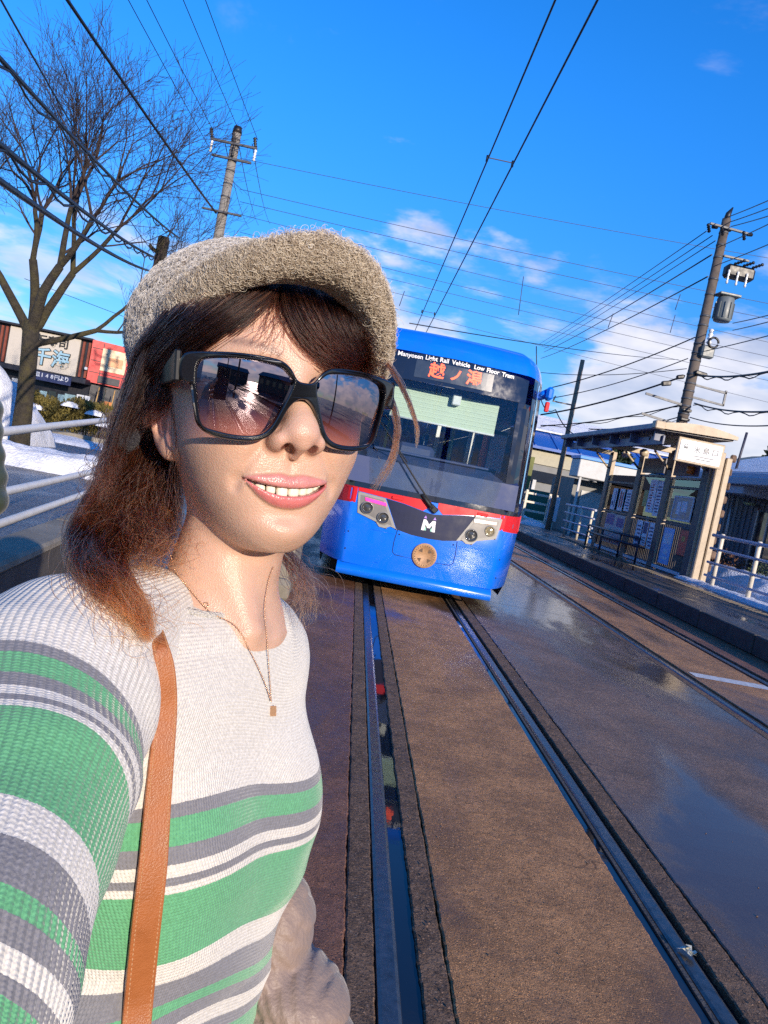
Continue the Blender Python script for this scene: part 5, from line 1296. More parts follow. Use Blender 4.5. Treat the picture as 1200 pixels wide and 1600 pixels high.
for s in (-1, 1):
    mb = MB(); mb.lathe([(.0001, -.012), (.009, -.008), (.012, 0), (.009, .008), (.0001, .012)], c=(BX+s*.031, BY-.074, 1.672), n=10); mb.obj('eye', m_hair2, by)
    MB().box((BX+s*.032, BY-.083, 1.695), (.036, .010, .007), bev=.002).obj('eyebrow', m_hair2, by)
    mb = MB(); mb.tube([(BX+s*.074, BY+.01, 1.635), (BX+s*.084, BY+.015, 1.66), (BX+s*.083, BY+.012, 1.685)], [.010, .012, .010], 8); mb.obj('ear', m_skin2, by)
mb = MB(); mb.tube([(BX-.024, BY-.074, 1.600), (BX, BY-.082, 1.598), (BX+.024, BY-.074, 1.600)], [.002, .006, .002], 8); mb.obj('mouth', mat('bystander lips', (.42, .18, .15), .5), by)

# ================================================================== the street behind the camera (seen in the dark lenses)
m_old = mat('old brown cladding', (.10, .075, .06), .8, var=.2); m_tile = mat('grey tiled roof', (.05, .052, .06), .6, var=.2)
def house(x, y, w, dpt, h, rh, label, m_w=m_old, rz=0.0):
    o = empty('house', (x, y, 0), rz, label=label, cat='house', group='houses behind the viewer')
    MB().box((0, 0, h/2), (w, dpt, h)).obj('wall', m_w, o)
    MB().prism([(-dpt/2-.5, h), (dpt/2+.5, h), (0, h+rh)], -w/2-.5, w/2+.5, 'yz').obj('roof', m_tile, o)
    for k in range(int(w/2.2)): MB().box((-w/2+1.2+k*2.2, dpt/2+.02, h*.62), (1.1, .06, 1.1)).obj('window', m_win, o)
house(21, -23, 12, 8, 3.4, 1.4, 'brown house across the street, nearest to the platform', rz=.9); house(29, -32, 12, 8, 3.6, 1.6, 'brown house across the street, second along', rz=.9)
house(37, -41, 12, 8, 4.4, 1.6, 'pale house across the street, third along', m_white_w, rz=.9); house(10, -46, 14, 9, 4.0, 1.8, 'brown house at the end of the street', rz=.1); house(-9, -30, 12, 9, 4.2, 1.8, 'pale house on the far side of the road', m_white_w, rz=-.2)
for x, y, h, lab in ((4.2, -15, 9, 'dark utility pole behind the viewer, near one'), (4.6, -30, 9, 'dark utility pole behind the viewer, far one'), (15.5, -6.0, 8, 'dark utility pole behind the viewer beside the brown house')):
    o = empty('utility_pole', (x, y, 0), label=lab, cat='utility pole', group='poles behind the viewer'); MB().tube([(0, 0, 0), (0, 0, h)], [.18, .12], 10).obj('pole', m_polec, o); MB().box((0, 0, h-.5), (1.4, .08, .08)).obj('crossarm', m_band, o); MB().box((0, 0, h-1.1), (1.1, .08, .08)).obj('crossarm', m_band, o)
for x, y, w, dpt, h, rh, lab, mw in ((-26, 72, 12, 9, 4.6, 2.2, 'pale house far up the left road', m_white_w), (-9, 80, 11, 9, 4.2, 2.4, 'brown house far up the road behind the cap', m_old), (-40, 60, 14, 9, 4.0, 2.2, 'brown house far left beyond the restaurant', m_old), (6, 110, 16, 10, 5.0, 2.6, 'pale house at the far end of the tram line', m_white_w)):
    o = empty('house', (x, y, 0), 0, label=lab, cat='house', group='far houses along the line')
    MB().box((0, 0, h/2), (w, dpt, h)).obj('wall', mw, o); MB().prism([(-dpt/2-.5, h), (dpt/2+.5, h), (0, h+rh)], -w/2-.5, w/2+.5, 'yz').obj('roof', m_tile, o)
    for k in range(int(w/2.4)): MB().box((-w/2+1.2+k*2.4, -dpt/2-.02, h*.6), (1.2, .06, 1.2)).obj('window', m_win, o)
# ================================================================== the woman taking the picture
MH = np.array([[0.8767, 0.4631, -0.1303], [0.4717, -0.8807, 0.0439], [0.0944, 0.0999, 0.9905]])   # columns: across the face, out of the face, up
OH = np.array([-0.0917, 0.6042, 1.4632])
def hw(p): return OH+np.asarray(p)@MH.T          # head frame -> place
def hl(p): return (np.asarray(p)-OH)@MH          # place -> head frame
f32 = np.float32
BETA = math.radians(62)
FWD = np.array([math.sin(BETA), -math.cos(BETA), 0]); LAT = np.array([math.cos(BETA), math.sin(BETA), 0])

_z = np.array([-.125, -.115, -.105, -.09, -.075, -.06, -.045, -.02, 0, .015, .035, .06, .09])
_F = np.array([.069, .0765, .0805, .0805, .0815, .0840, .0845, .0830, .083, .0865, .088, .080, .055])
_W = np.array([.024, .032, .0410, .0515, .0600, .0660, .0725, .0755, .0760, .0755, .0740, .069, .056])
_n = np.array([2.15, 2.2, 2.3, 2.45, 2.6, 2.7, 2.75, 2.75, 2.7, 2.6, 2.4, 2.2, 2.0])
_zf = np.linspace(-.13, .095, 120)
_k = np.exp(-.5*(np.arange(-6, 7)/2.4)**2); _k /= _k.sum()
def _sm(v):
    y = np.interp(_zf, _z, v); return np.convolve(np.pad(y, 6, 'edge'), _k, 'valid')
_Fs, _Ws, _ns = _sm(_F), _sm(_W), _sm(_n)
MW = 0.0335
def lip_curves(x):
    s = np.clip(np.abs(x)/MW, 0, 1)
    zu = -.0706+.0058*s**2                              # lower edge of the upper lip
    zl = -.0766+.0118*s**2.2                            # upper edge of the lower lip
    zt = -.0604-.0036*s**2.2-.0011*np.exp(-(s/.14)**2)+.0004*np.exp(-((s-.3)/.15)**2)
    zb = -.0860+.0210*s**2.3
    return s, zu, zl, zt, zb
def lip_height(x, z):
    s, zu, zl, zt, zb = lip_curves(x)
    tp = np.clip(1-s**2.6, 0, 1)**.6
    tu = np.clip((z-zu)/np.maximum(zt-zu, 1e-4), -.6, 1.0); hu = .0048*np.sqrt(np.clip(1-((tu-.18)/.82)**2, 0, 1))*(tu > -.6)
    hu = hu*np.exp(-np.clip(zu-z, 0, 1)/.002)
    tl = np.clip((zl-z)/np.maximum(zl-zb, 1e-4), -.6, 1.0); hl_ = .0066*np.sqrt(np.clip(1-((tl-.22)/.78)**2, 0, 1))
    hl_ = hl_*np.exp(-np.clip(z-zl, 0, 1)/.002)
    return np.maximum(np.where(z > (zu+zl)/2, hu, 0), np.where(z <= (zu+zl)/2, hl_, 0))*tp
def gauss(P, c, s): return np.exp(-(((P-np.asarray(c, f32))/np.asarray(s, f32))**2).sum(1))
def segdist(P, a, b):
    a = np.asarray(a, f32); b = np.asarray(b, f32); ab = b-a; h = np.clip(((P-a)@ab)/(ab@ab), 0, 1)
    return np.linalg.norm(P-a-h[:, None]*ab, axis=1)
_c25, _s25 = math.cos(math.radians(28)), math.sin(math.radians(28))
R_NOS = np.array([[_c25, _s25, 0], [-_s25, _c25, 0], [0, 0, 1]])
_er = math.radians(24)
R_EAR = np.array([[math.cos(_er), -math.sin(_er), 0], [math.sin(_er), math.cos(_er), 0], [0, 0, 1]])
HSK = .010
def head_sdf(P):
    P = np.asarray(P, f32); x, y, z = P[:, 0], P[:, 1], P[:, 2]; ax = np.abs(x)
    x = x-HSK*np.clip((.076-y)/.076, 0, 1.4); ax = np.abs(x); P = np.stack([x, y, z], 1)
    A = np.stack([ax, y, z], 1)
    zc = np.clip(z, -.13, .095)
    F = np.interp(zc, _zf, _Fs); Wd = np.interp(zc, _zf, _Ws); n = np.interp(zc, _zf, _ns)
    yb = np.where(y > 0, F, .062)
    q = ((ax/Wd)**n+(np.abs(y)/yb)**n)**(1/n)+1e-6
    r = np.hypot(ax, y)
    face = r*(1-1/q)
    face = np.where(q < .3, -(1-q)*.05, face)
    jaw = -(z+.1165)*.90+(y-.074)*.42                         # the slope from chin to jaw angle
    jaw = np.maximum(jaw, -(z+.119))
    face = smax(face, jaw*.92, .016)
    face = smax(face, z-.088, .02)
    d = smin(face, ell(P, (0, -.020, .036), (.077, .096, .082)), .03)
    # flesh of the face
    d = d-.0060*gauss(A, (.040, .062, -.032), (.020, .030, .017))          # cheeks raised by the smile
    d = d-.0034*gauss(P, (0, .082, -.104), (.017, .03, .012))               # chin
    d = d+.0075*gauss(A, (.031, .085, .001), (.019, .03, .011))             # eye sockets
    d = d-.0026*gauss(A, (.030, .088, .021), (.024, .03, .008))             # brow
    d = d+.0022*gauss(P, (0, .085, -.0915), (.016, .03, .0055))             # under the lower lip
    d = d+.0012*gauss(P, (0, .09, -.0535), (.0028, .03, .007))              # philtrum
    nl = np.minimum(segdist(A, (.0225, .0845, -.041), (.032, .079, -.056)), segdist(A, (.032, .079, -.056), (.0375, .0715, -.072)))
    d = d+.0021*np.exp(-(nl/.0042)**2)                                      # smile folds
    d = d+.0020*gauss(A, (MW+.0035, .074, -.066), (.0045, .03, .005))       # mouth corners
    # nose
    br = cap(P, (0, .0815, .012), (0, .0950, -.024), .0070, .0100)
    d = smin(d, br, .014)
    d = smin(d, ell(P, (0, .0972, -.0325), (.0134, .0116, .0106)), .008)
    d = smin(d, ell(A, (.0142, .0885, -.0375), (.0074, .0120, .0084)), .0052)
    d = smin(d, cap(P, (0, .1005, -.0405), (0, .0885, -.0470), .0040), .005)
    d = smax(d, -ell(A, (.0080, .0950, -.0462), (.0044, .0080, .0070), R_NOS), .0022)
    d = d+.0016*np.exp(-(segdist(A, (.0175, .095, -.031), (.0228, .087, -.034))/.0028)**2)
    # lips and mouth
    front = (y > .035)
    d = d-np.where(front, lip_height(x, z), 0)
    s, zu, zl, zt, zb = lip_curves(x)
    cav = np.maximum(np.maximum(z-zu, zl-z), np.maximum(.048-y, (ax-MW)*.8))
    cav = np.maximum(cav, y-.13)
    d = smax(d, -cav, .0016)
    # ears
    e = A-np.array((.0735, -.012, -.018), f32)
    e = e@R_EAR.astype(f32)
    e_out = ell(e, (.004, 0, 0), (.0085, .0195, .033))
    lobe = ell(e, (.003, .008, -.026), (.0062, .0095, .0115))
    e_out = smin(e_out, lobe, .008)
    e_out = smax(e_out, -ell(e, (.0125, .0, .002), (.0065, .0125, .0235)), .004)
    e_out = smax(e_out, -ell(e, (.0135, .004, -.008), (.0105, .0075, .010)), .003)
    e_out = smin(e_out, ell(e, (.0075, .0135, -.008), (.0042, .0035, .0065)), .003)
    anti = cap(e, (.0085, -.008, -.012), (.0085, -.009, .012), .0032)
    e_out = smin(e_out, anti, .004)
    d = smin(d, e_out, .005)
    # neck
    nk = cap(P, (0, -.022, -.055), hl(pix(324, 905, .612)), .048, .0415)
    nk = smin(nk, cap(P, hl(pix(324, 905, .612)), hl(pix(322, 985, .615)), .0415, .056), .02)
    d = smin(d, nk, .012)
    tend = cap(P, (-.050, -.035, -.05), hl(pix(378, 985, .575)), .010, .0085)
    d = smin(d, tend, .016)
    return d
def torso_frame(zw):
    zt = np.array([.80, .90, .955, 1.02, 1.075, 1.124, 1.18, 1.235, 1.27, 1.30])
    A = np.array([.165, .160, .150, .138, .140, .150, .160, .150, .120, .085])
    B = np.array([.100, .095, .090, .086, .096, .106, .106, .096, .082, .070])
    sil = [(345, 1960, .62), (380, 1700, .62), (399, 1600, .625), (430, 1450, .64), (468, 1352, .652), (484, 1278, .662), (474, 1195, .664), (461, 1105, .664), (455, 1040, .66), (445, 985, .655)]
    cx = []; cy = []; zs = []
    for (u, v, d), a, b in zip(sil, A, B):
        S = pix(u, v, d); h = np.array([S[0], S[1]]); h /= np.linalg.norm(h); nn = np.array([h[1], -h[0], 0])
        nl_, nf = nn@LAT, nn@FWD; den = math.sqrt((a*nl_)**2+(b*nf)**2)
        c = S-(a*a*nl_*LAT+b*b*nf*FWD)/den
        cx.append(c[0]); cy.append(c[1]); zs.append(S[2])
    o = np.argsort(zs); zs = np.array(zs)[o]
    return [np.interp(zw, zs, np.array(v)[o]) for v in (cx, cy, A, B)]
def torso_core(P):
    cx, cy, A, B = torso_frame(P[:, 2])
    dx = P[:, 0]-cx; dy = P[:, 1]-cy
    a = (dx*LAT[0]+dy*LAT[1]); b = (dx*FWD[0]+dy*FWD[1])
    n = 2.3
    q = ((np.abs(a)/A)**n+(np.abs(b)/B)**n)**(1/n)+1e-6
    r = np.hypot(a, b); d = r*(1-1/q); d = np.where(q < .3, -(1-q)*.07, d)
    d = smax(d, P[:, 2]-1.272, .05)
    d = smax(d, .60-P[:, 2], .02)
    return d, a, b
SHO_R = pix(58, 1110, .465); ELB_R = pix(-205, 1900, .250); NECKB = pix(330, 985, .615)
SHO_L = pix(402, 1018, .72); ELB_L = np.array((-.075, .80, 1.0))
def torso_sdf(P):
    P = np.asarray(P, f32)
    d, a, b = torso_core(P)
    c0 = pix(330, 1000, .63)
    d = smin(d, cap(P, c0+LAT*.02, SHO_L, .050, .047), .05)
    d = smin(d, cap(P, c0-LAT*.02, SHO_R+np.array((.03, .05, -.01)), .050, .052), .05)
    for s in (-1, 1):
        q = torso_frame(np.array([1.128]))
        c = np.array((q[0][0], q[1][0], 1.128))+FWD*.046+LAT*(s*.060-.008)
        d = smin(d, ell(P, c, (.058, .058, .060)), .045)
    return d
def skin_sdf_local(Pl):
    d = head_sdf(Pl)
    Pw = (OH+Pl@MH.T).astype(f32)
    dt = torso_sdf(Pw)+.010
    return smin(d, dt, .02)
V, F = sdf_mesh('skin', skin_sdf_local, (-.16, -.20, -.42), (.16, .125, .125), .00145, coarse=5, project=1)
# colour of the skin: lips, mouth, blush, moles, scalp under the hair
def skin_colour(V):
    x, y, z = V[:, 0], V[:, 1], V[:, 2]; x = x-HSK*np.clip((.076-y)/.076, 0, 1.4); ax = np.abs(x); A = np.stack([ax, y, z], 1)
    base = np.array((.56, .345, .24)); C = np.tile(base, (len(V), 1))
    def mixc(C, col, w): return C+(np.array(col)-C)*np.clip(w, 0, 1)[:, None]
    nz = vnoise(V, 90, 3)
    C = C*(1+.05*nz[:, None]+.05*vnoise(V, 420, 13, 3)[:, None])
    C = mixc(C, (.62, .32, .25), .35*gauss(A, (.042, .06, -.03), (.022, .05, .016)))
    C = mixc(C, (.60, .31, .24), .35*gauss(P=A, c=(.010, .10, -.04), s=(.014, .03, .012)))
    C = mixc(C, (.55, .30, .21), .5*gauss(A, (.030, .085, -.001), (.020, .04, .012)))
    C = mixc(C, (.60, .30, .23), .40*np.clip((ax-.07)/.012, 0, 1)*(z > -.06))
    s, zu, zl, zt, zb = lip_curves(x)
    e = .0014
    lip = np.clip((zt-z)/e, 0, 1)*np.clip((z-zb)/e, 0, 1)*np.clip((1-s)*14, 0, 1)*(y > .055)
    lipc = np.where((z > (zu+zl)/2)[:, None], np.array((.53, .205, .185)), np.array((.58, .155, .150)))
    lipc = lipc*(1+.10*vnoise(V*np.array((1.0, .3, .3)), 900, 5, 2)[:, None])
    C = C+(lipc-C)*(lip*.93)[:, None]
    surf = np.interp(z, _zf, _Fs)*np.clip(1-(ax/.075)**2.2, .05, 1)**.45
    inside = (z < zu+.0004) & (z > zl-.0004) & (s < 1) & (y < surf-.0015) & (y > .03)
    C[inside] = (.16, .035, .03)
    nost = (ell(A, (.0080, .0950, -.0460), (.0054, .0090, .0080), R_NOS) < 0) & (z > -.0462)
    C[nost] = (.20, .07, .05)
    hairline = np.clip((z-(.052+.0*ax)-np.clip((y-.05)*-.9, 0, .2)*-.55)/.006, 0, 1)
    back = np.clip((-.024-y)/.008, 0, 1)*np.clip((z+.085)/.01, 0, 1)*(ax < .088)*(1-np.clip((ax-.071)/.004, 0, 1)*(z < .02)*(y > -.045))
    C = mixc(C, (.030, .016, .014), np.maximum(hairline*(z > .03), back))
    for (mx_, mz, r_) in ((-.0585, -.022, .0011), (-.066, -.018, .0008), (-.0335, -.0335, .0007), (-.051, -.035, .0006)):
        C = mixc(C, (.20, .09, .06), .7*np.exp(-(np.hypot(x-mx_, z-mz)/r_)**2)*(y > .0))
    for bx in (1,):                                        # eyebrows
        t = (ax-.012)/.040
        zb_ = .0195+.0075*np.sin(np.clip(t, 0, 1)*1.9)
        w = np.exp(-((z-zb_)/.0032)**2)*np.clip(t*8, 0, 1)*np.clip((1.05-t)*5, 0, 1)*(y > .04)
        C = mixc(C, (.10, .05, .04), .75*w*(.75+.25*vnoise(V, 1500, 9, 1)))
    return C
SKC = skin_colour(V)
me = npmesh('person', hw(V), F[:, ::-1]); set_col(me, 'tone', SKC)
def attr_col_mat(name, rough, spec=.5, bump=0.0, bscale=300.0, sss=0.0, sss_r=(1, .35, .2), scale=0.004, coatattr=None):
    m = mat(name, (.5, .5, .5), rough, rvar=0.0, spec=spec)
    N, Lk, b = nodes(m)
    a = N.new('ShaderNodeVertexColor'); a.layer_name = 'tone'
    Lk(a.outputs[0], b.inputs['Base Color'])
    if sss:
        b.inputs['Subsurface Weight'].default_value = sss; b.inputs['Subsurface Radius'].default_value = sss_r; b.inputs['Subsurface Scale'].default_value = scale
    return m
m_skin = attr_col_mat('skin', .46, spec=.5, sss=.25)
N, Lk, b = nodes(m_skin)
tcs = N.new('ShaderNodeTexCoord')
vo = N.new('ShaderNodeTexVoronoi'); vo.inputs['Scale'].default_value = 820; Lk(tcs.outputs['Object'], vo.inputs[0])
nn_ = N.new('ShaderNodeTexNoise'); nn_.inputs['Scale'].default_value = 260; nn_.inputs['Detail'].default_value = 5; Lk(tcs.outputs['Object'], nn_.inputs[0])
ad = N.new('ShaderNodeMath'); ad.operation = 'ADD'; Lk(vo.outputs[0], ad.inputs[0]); Lk(nn_.outputs[0], ad.inputs[1])
bu = N.new('ShaderNodeBump'); bu.inputs['Strength'].default_value = .27; bu.inputs['Distance'].default_value = .0009; Lk(ad.outputs[0], bu.inputs['Height']); Lk(bu.outputs[0], b.inputs['Normal'])
# glossy lips: roughness from the redness of the tone
_x = V[:, 0]; _s, _zu, _zl, _zt, _zb = lip_curves(_x)
set_float(me, 'gloss', np.clip((_zt-V[:, 2])/.0008, 0, 1)*np.clip((V[:, 2]-_zb)/.0008, 0, 1)*(V[:, 1] > .055)*(_s < 1))
ga = N.new('ShaderNodeAttribute'); ga.attribute_name = 'gloss'
rr = N.new('ShaderNodeMapRange'); rr.inputs[3].default_value = .40; rr.inputs[4].default_value = .30; Lk(ga.outputs['Fac'], rr.inputs[0]); Lk(rr.outputs[0], b.inputs['Roughness'])
person = obj('person', me, m_skin, label='smiling woman in a green striped white sweater taking a selfie', cat='person')

# eyes behind the dark lenses
m_eye = mat('eyeball', (.75, .72, .70), .15); m_iris = mat('iris', (.05, .025, .015), .1)
for s in (-1, 1):
    vb = MB(); vb.lathe([(0.0001, -.0115), (.006, -.0098), (.0098, -.006), (.0115, 0), (.0098, .006), (.006, .0098), (.0001, .0115)], n=16)
    eo = vb.obj('eye', m_eye, person, loc=Vector(hw((s*.031, .0695, .001))))
    ib = MB(); ib.lathe([(.0001, .0118), (.0035, .0113), (.0055, .0102)], n=16, axis='y'); ib.v = [(a, -bb, c) for a, bb, c in ib.v]
    ib.obj('iris', m_iris, eo)
# teeth: an arch of rounded crowns
m_tooth = mat('tooth enamel', (.80, .74, .60), .16, var=.05, scale=300, spec=.6, rvar=.03)
tw = [(.0043, .0083, .0105), (.0119, .0068, .0096), (.0186, .0072, .0108), (.0246, .0066, .0088), (.0297, .0064, .008)]
for s in (-1, 1):
    for i, (xc, w, hgt) in enumerate(tw):
        jit = float(rng.uniform(-.0003, .0003))
        yc = .0790-15.5*xc*xc; ang = -s*31*xc*.85
        zb_ = -.0772+.0066*(xc/.03)**2+jit+(.0006 if i == 1 else 0)-(.0006 if i == 2 else 0)
        n1, n2 = 12, 9; vs = []; fs = []
        for a in range(n2):
            ph = -math.pi/2+math.pi*a/(n2-1)
            for k in range(n1):
                th = 2*math.pi*k/n1
                sg = lambda v, e: math.copysign(abs(v)**e, v)
                px_ = w/2*1.03*sg(math.cos(th), .55)*abs(math.cos(ph))**.22; py_ = .0034*sg(math.sin(th), .6)*abs(math.cos(ph))**.5; pz_ = hgt/2*sg(math.sin(ph), .5)
                px_ *= 1-.10*(pz_/hgt+.5)
                q = (s*xc+px_*math.cos(ang)-py_*math.sin(ang), yc+px_*math.sin(ang)*1.0+py_*math.cos(ang), zb_+hgt/2+pz_)
                vs.append(tuple(hw(q)))
        for a in range(n2-1):
            for k in range(n1): fs.append((a*n1+k, a*n1+(k+1) % n1, (a+1)*n1+(k+1) % n1, (a+1)*n1+k))
        mb = MB(); mb.add(vs, fs, True); mb.obj('tooth', m_tooth, person)
# ------------------------------------------------------------------ knitwear
STRIPES = [('w', 10), ('g', .0055), ('n', .0185), ('g', .0105), ('w', .0075), ('g', .0055), ('w', .0055), ('n', .050), ('w', .0155), ('g', .0165), ('n', .0085), ('g', .0105), ('w', .012), ('g', .008), ('n', .030), ('w', .016), ('g', .016), ('n', .04), ('w', .02), ('g', .02), ('n', .05), ('w', .02)]
KCOL = {'w': (.70, .66, .59), 'g': (.225, .22, .235), 'n': (.135, .40, .20)}
def stripe_mat(name, first, rib, ribamp, stitch):
    """stripes along the attribute 'along' (metres), ribs across the attribute 'across'"""
    m = mat(name, (.8, .8, .8), .85, rvar=0, spec=.15, sheen=.25)
    N, Lk, b = nodes(m)
    al = N.new('ShaderNodeAttribute'); al.attribute_name = 'along'
    ac = N.new('ShaderNodeAttribute'); ac.attribute_name = 'across'
    tcn = N.new('ShaderNodeTexCoord'); nz = N.new('ShaderNodeTexNoise'); nz.inputs['Scale'].default_value = 900; nz.inputs['Detail'].default_value = 3
    Lk(tcn.outputs['Object'], nz.inputs[0])
    wob = N.new('ShaderNodeMath'); wob.operation = 'MULTIPLY_ADD'; Lk(nz.outputs[0], wob.inputs[0]); wob.inputs[1].default_value = .0016
    Lk(al.outputs['Fac'], wob.inputs[2])
    tot = first+sum(w for _, w in STRIPES[1:])
    sc_ = N.new('ShaderNodeMath'); sc_.operation = 'DIVIDE'; Lk(wob.outputs[0], sc_.inputs[0]); sc_.inputs[1].default_value = tot
    cr_ = N.new('ShaderNodeValToRGB'); cr_.color_ramp.interpolation = 'CONSTANT'
    el = cr_.color_ramp.elements; el[0].position = 0; el[0].color = KCOL['w']+(1,); el.remove(el[1])
    p = first
    for k, w in STRIPES[1:]:
        e = el.new(min(p/tot, 1)); e.color = KCOL[k]+(1,); p += w
    Lk(sc_.outputs[0], cr_.inputs[0])
    def M_(op, a, b_=None, c_=None):
        n = N.new('ShaderNodeMath'); n.operation = op
        for i, v in enumerate((a, b_, c_)):
            if v is None: continue
            if isinstance(v, (int, float)): n.inputs[i].default_value = v
            else: Lk(v, n.inputs[i])
        return n.outputs[0]
    r1 = M_('SINE', M_('MULTIPLY', ac.outputs['Fac'], 2*math.pi/rib))
    r1 = M_('POWER', M_('MULTIPLY_ADD', r1, .5, .5), .6)
    st = M_('SINE', M_('MULTIPLY_ADD', al.outputs['Fac'], 2*math.pi/stitch, M_('MULTIPLY', M_('ABSOLUTE', M_('SINE', M_('MULTIPLY', ac.outputs['Fac'], math.pi/rib))), 2.4)))
    st = M_('MULTIPLY_ADD', st, .5, .5)
    hgt = M_('ADD', M_('MULTIPLY', r1, ribamp), M_('ADD', M_('MULTIPLY', st, .45 if ribamp < 1 else .22), M_('MULTIPLY', nz.outputs[0], .5)))
    bu = N.new('ShaderNodeBump'); bu.inputs['Strength'].default_value = .6; bu.inputs['Distance'].default_value = .0016
    Lk(hgt, bu.inputs['Height']); Lk(bu.outputs[0], b.inputs['Normal'])
    # yarn: random fibre mottling
    n2 = N.new('ShaderNodeTexNoise'); n2.inputs['Scale'].default_value = 420; n2.inputs['Detail'].default_value = 4; Lk(tcn.outputs['Object'], n2.inputs[0])
    mr = N.new('ShaderNodeMapRange'); mr.inputs[1].default_value = .3; mr.inputs[2].default_value = .75; mr.inputs[3].default_value = .80; mr.inputs[4].default_value = 1.08; Lk(n2.outputs[0], mr.inputs[0])
    mm = N.new('ShaderNodeMix'); mm.data_type = 'RGBA'; mm.blend_type = 'MULTIPLY'; mm.inputs[0].default_value = 1
    Lk(cr_.outputs[0], mm.inputs[6]); Lk(mr.outputs[0], mm.inputs[7]); Lk(mm.outputs[2], b.inputs['Base Color'])
    return m
# neckline: a sloping plane through three points of the collar
_ca, _cb, _cc = pix(233, 905, .585), pix(395, 982, .565), pix(442, 928, .66)
_cn = np.cross(_cb-_ca, _cc-_ca); _cn /= np.linalg.norm(_cn)
if _cn[2] < 0: _cn = -_cn
NKA, NKB = hw((0, -.022, -.055)), pix(332, 990, .612)
def sweater_sdf(P):
    d = torso_sdf(P)+.0004*0
    d = d+.0022*vnoise(P*np.array((1, 1, .5), f32), 30, 21, 2)
    fl = (P-pix(300, 1330, .5).astype(f32)); u_ = fl@np.array((.45, .35, .82), f32); d = d-.0030*np.sin(u_*2*math.pi/.075+1.5*vnoise(P, 14, 5, 1))*np.exp(-((P[:, 2]-1.00)/.10)**2)*.8
    pl = (P-_ca.astype(f32))@_cn.astype(f32)
    ax = cap(P, NKA, NKB, .066, .088)
    cut = smax(-pl, ax, .004)
    d = smax(d, -cut, .003)
    return smax(d, np.abs(P[:, 2]-1.16)-.44+.0, .01) if False else smax(d, .80-P[:, 2], .01)
lo = np.array((-.42, .36, .78)); hi = np.array((.08, .90, 1.40))
V, F = sdf_mesh('sweater', sweater_sdf, lo, hi, .0028, coarse=5)
me = npmesh('sweater', V, F)
_S0 = pix(258, 1262, .475)[2]                                   # height of the first stripe
cx, cy, A_, B_ = torso_frame(V[:, 2])
ang = np.arctan2((V[:, 0]-cx)*LAT[0]+(V[:, 1]-cy)*LAT[1], (V[:, 0]-cx)*FWD[0]+(V[:, 1]-cy)*FWD[1])
sag = .004*np.exp(-((ang-0)/.9)**2)                             # bands drop a little over the chest
_t = np.clip((ang+.7)/1.4, 0, 1); set_float(me, 'along', .30+(_S0-V[:, 2])+sag-.006-.024*_t*_t*(3-2*_t))
set_float(me, 'across', ang*.13)
m_knit = stripe_mat('fine knit', .30, .0021, .55, .0023)
sweater = obj('sweater', me, m_knit, person)
_pl = (V-_ca.astype(f32))@_cn.astype(f32); _cut = smax(-_pl, cap(V, NKA, NKB, .066, .088), .004); _td = torso_sdf(V)
_sel = (np.abs(_cut) < .0035) & (np.abs(_td) < .0045); Q_ = V[_sel]; _c0 = Q_.mean(0)
_an = np.arctan2(Q_[:, 1]-_c0[1], Q_[:, 0]-_c0[0]); loop = []
for k in range(72):
    w_ = np.exp(-((np.angle(np.exp(1j*(_an-(-math.pi+k*2*math.pi/72)))))/.07)**2)
    if w_.sum() > .5: loop.append((Q_*w_[:, None]).sum(0)/w_.sum())
lc = catmull(loop, 4, True); lc = np.concatenate([lc, lc[:2]])
m_col = mat('collar knit', KCOL['w'], .85, scale=500, var=.15, bump=.8, bscale=700, spec=.15)
MB().tube([tuple(p) for p in lc], .0034, 8, cap=False).obj('collar', m_col, sweater)

# sleeve of the raised arm, from the neck over the shoulder towards the camera
WRI_R = np.array((-.112, .060, 1.345))
SLP = np.array([pix(222, 975, .575), pix(148, 1025, .525), SHO_R, pix(-4, 1290, .385), pix(-72, 1480, .322), ELB_R, ELB_R*.45+WRI_R*.55+np.array((-.01, 0, -.004)), WRI_R+np.array((0, .012, -.01))])
SLR = np.array([.046, .060, .0725, .0640, .0560, .0520, .047, .036])
SLC = catmull(SLP, 10); SLRR = np.interp(np.linspace(0, len(SLP)-1, len(SLC)), np.arange(len(SLP)), SLR)
SLL = np.concatenate([[0], np.cumsum(np.linalg.norm(np.diff(SLC, axis=0), axis=1))])
_T = np.gradient(SLC, axis=0); _T /= np.linalg.norm(_T, axis=1)[:, None]
_up = np.array((0.25, 0.1, 1.0)); _up /= np.linalg.norm(_up)
SE1 = np.cross(_T, _up); SE1 /= np.linalg.norm(SE1, axis=1)[:, None]; SE2 = np.cross(SE1, _T)
def sleeve_param(P):
    best = np.full(len(P), 1e9, f32); s = np.zeros(len(P), f32); r = np.zeros(len(P), f32); ci = np.zeros(len(P), np.int32); ws = np.full(len(P), 1e-12, f32); as_ = np.zeros(len(P), f32); cs = np.zeros(len(P), f32); off = np.zeros((len(P), 3), f32)
    for i in range(len(SLC)-1):
        a = SLC[i].astype(f32); ab = (SLC[i+1]-SLC[i]).astype(f32)
        h = np.clip(((P-a)@ab)/(ab@ab), 0, 1); o = P-a-h[:, None]*ab; dd = np.linalg.norm(o, axis=1)
        rr = SLRR[i]+h*(SLRR[i+1]-SLRR[i]); key = dd-rr
        w = key < best
        best[w] = key[w]; ci[w] = i; off[w] = o[w]
        wt = np.exp(np.clip(-key/.012, -30, 30)); ws += wt; as_ += wt*(o@SE1[i].astype(f32)); cs += wt*(o@SE2[i].astype(f32)); s += wt*(SLL[i]+h*(SLL[i+1]-SLL[i]))
    th = np.arctan2(cs, as_)
    return best, s/ws, ci, th
SHS = SLL[20]; ELS = SLL[42]
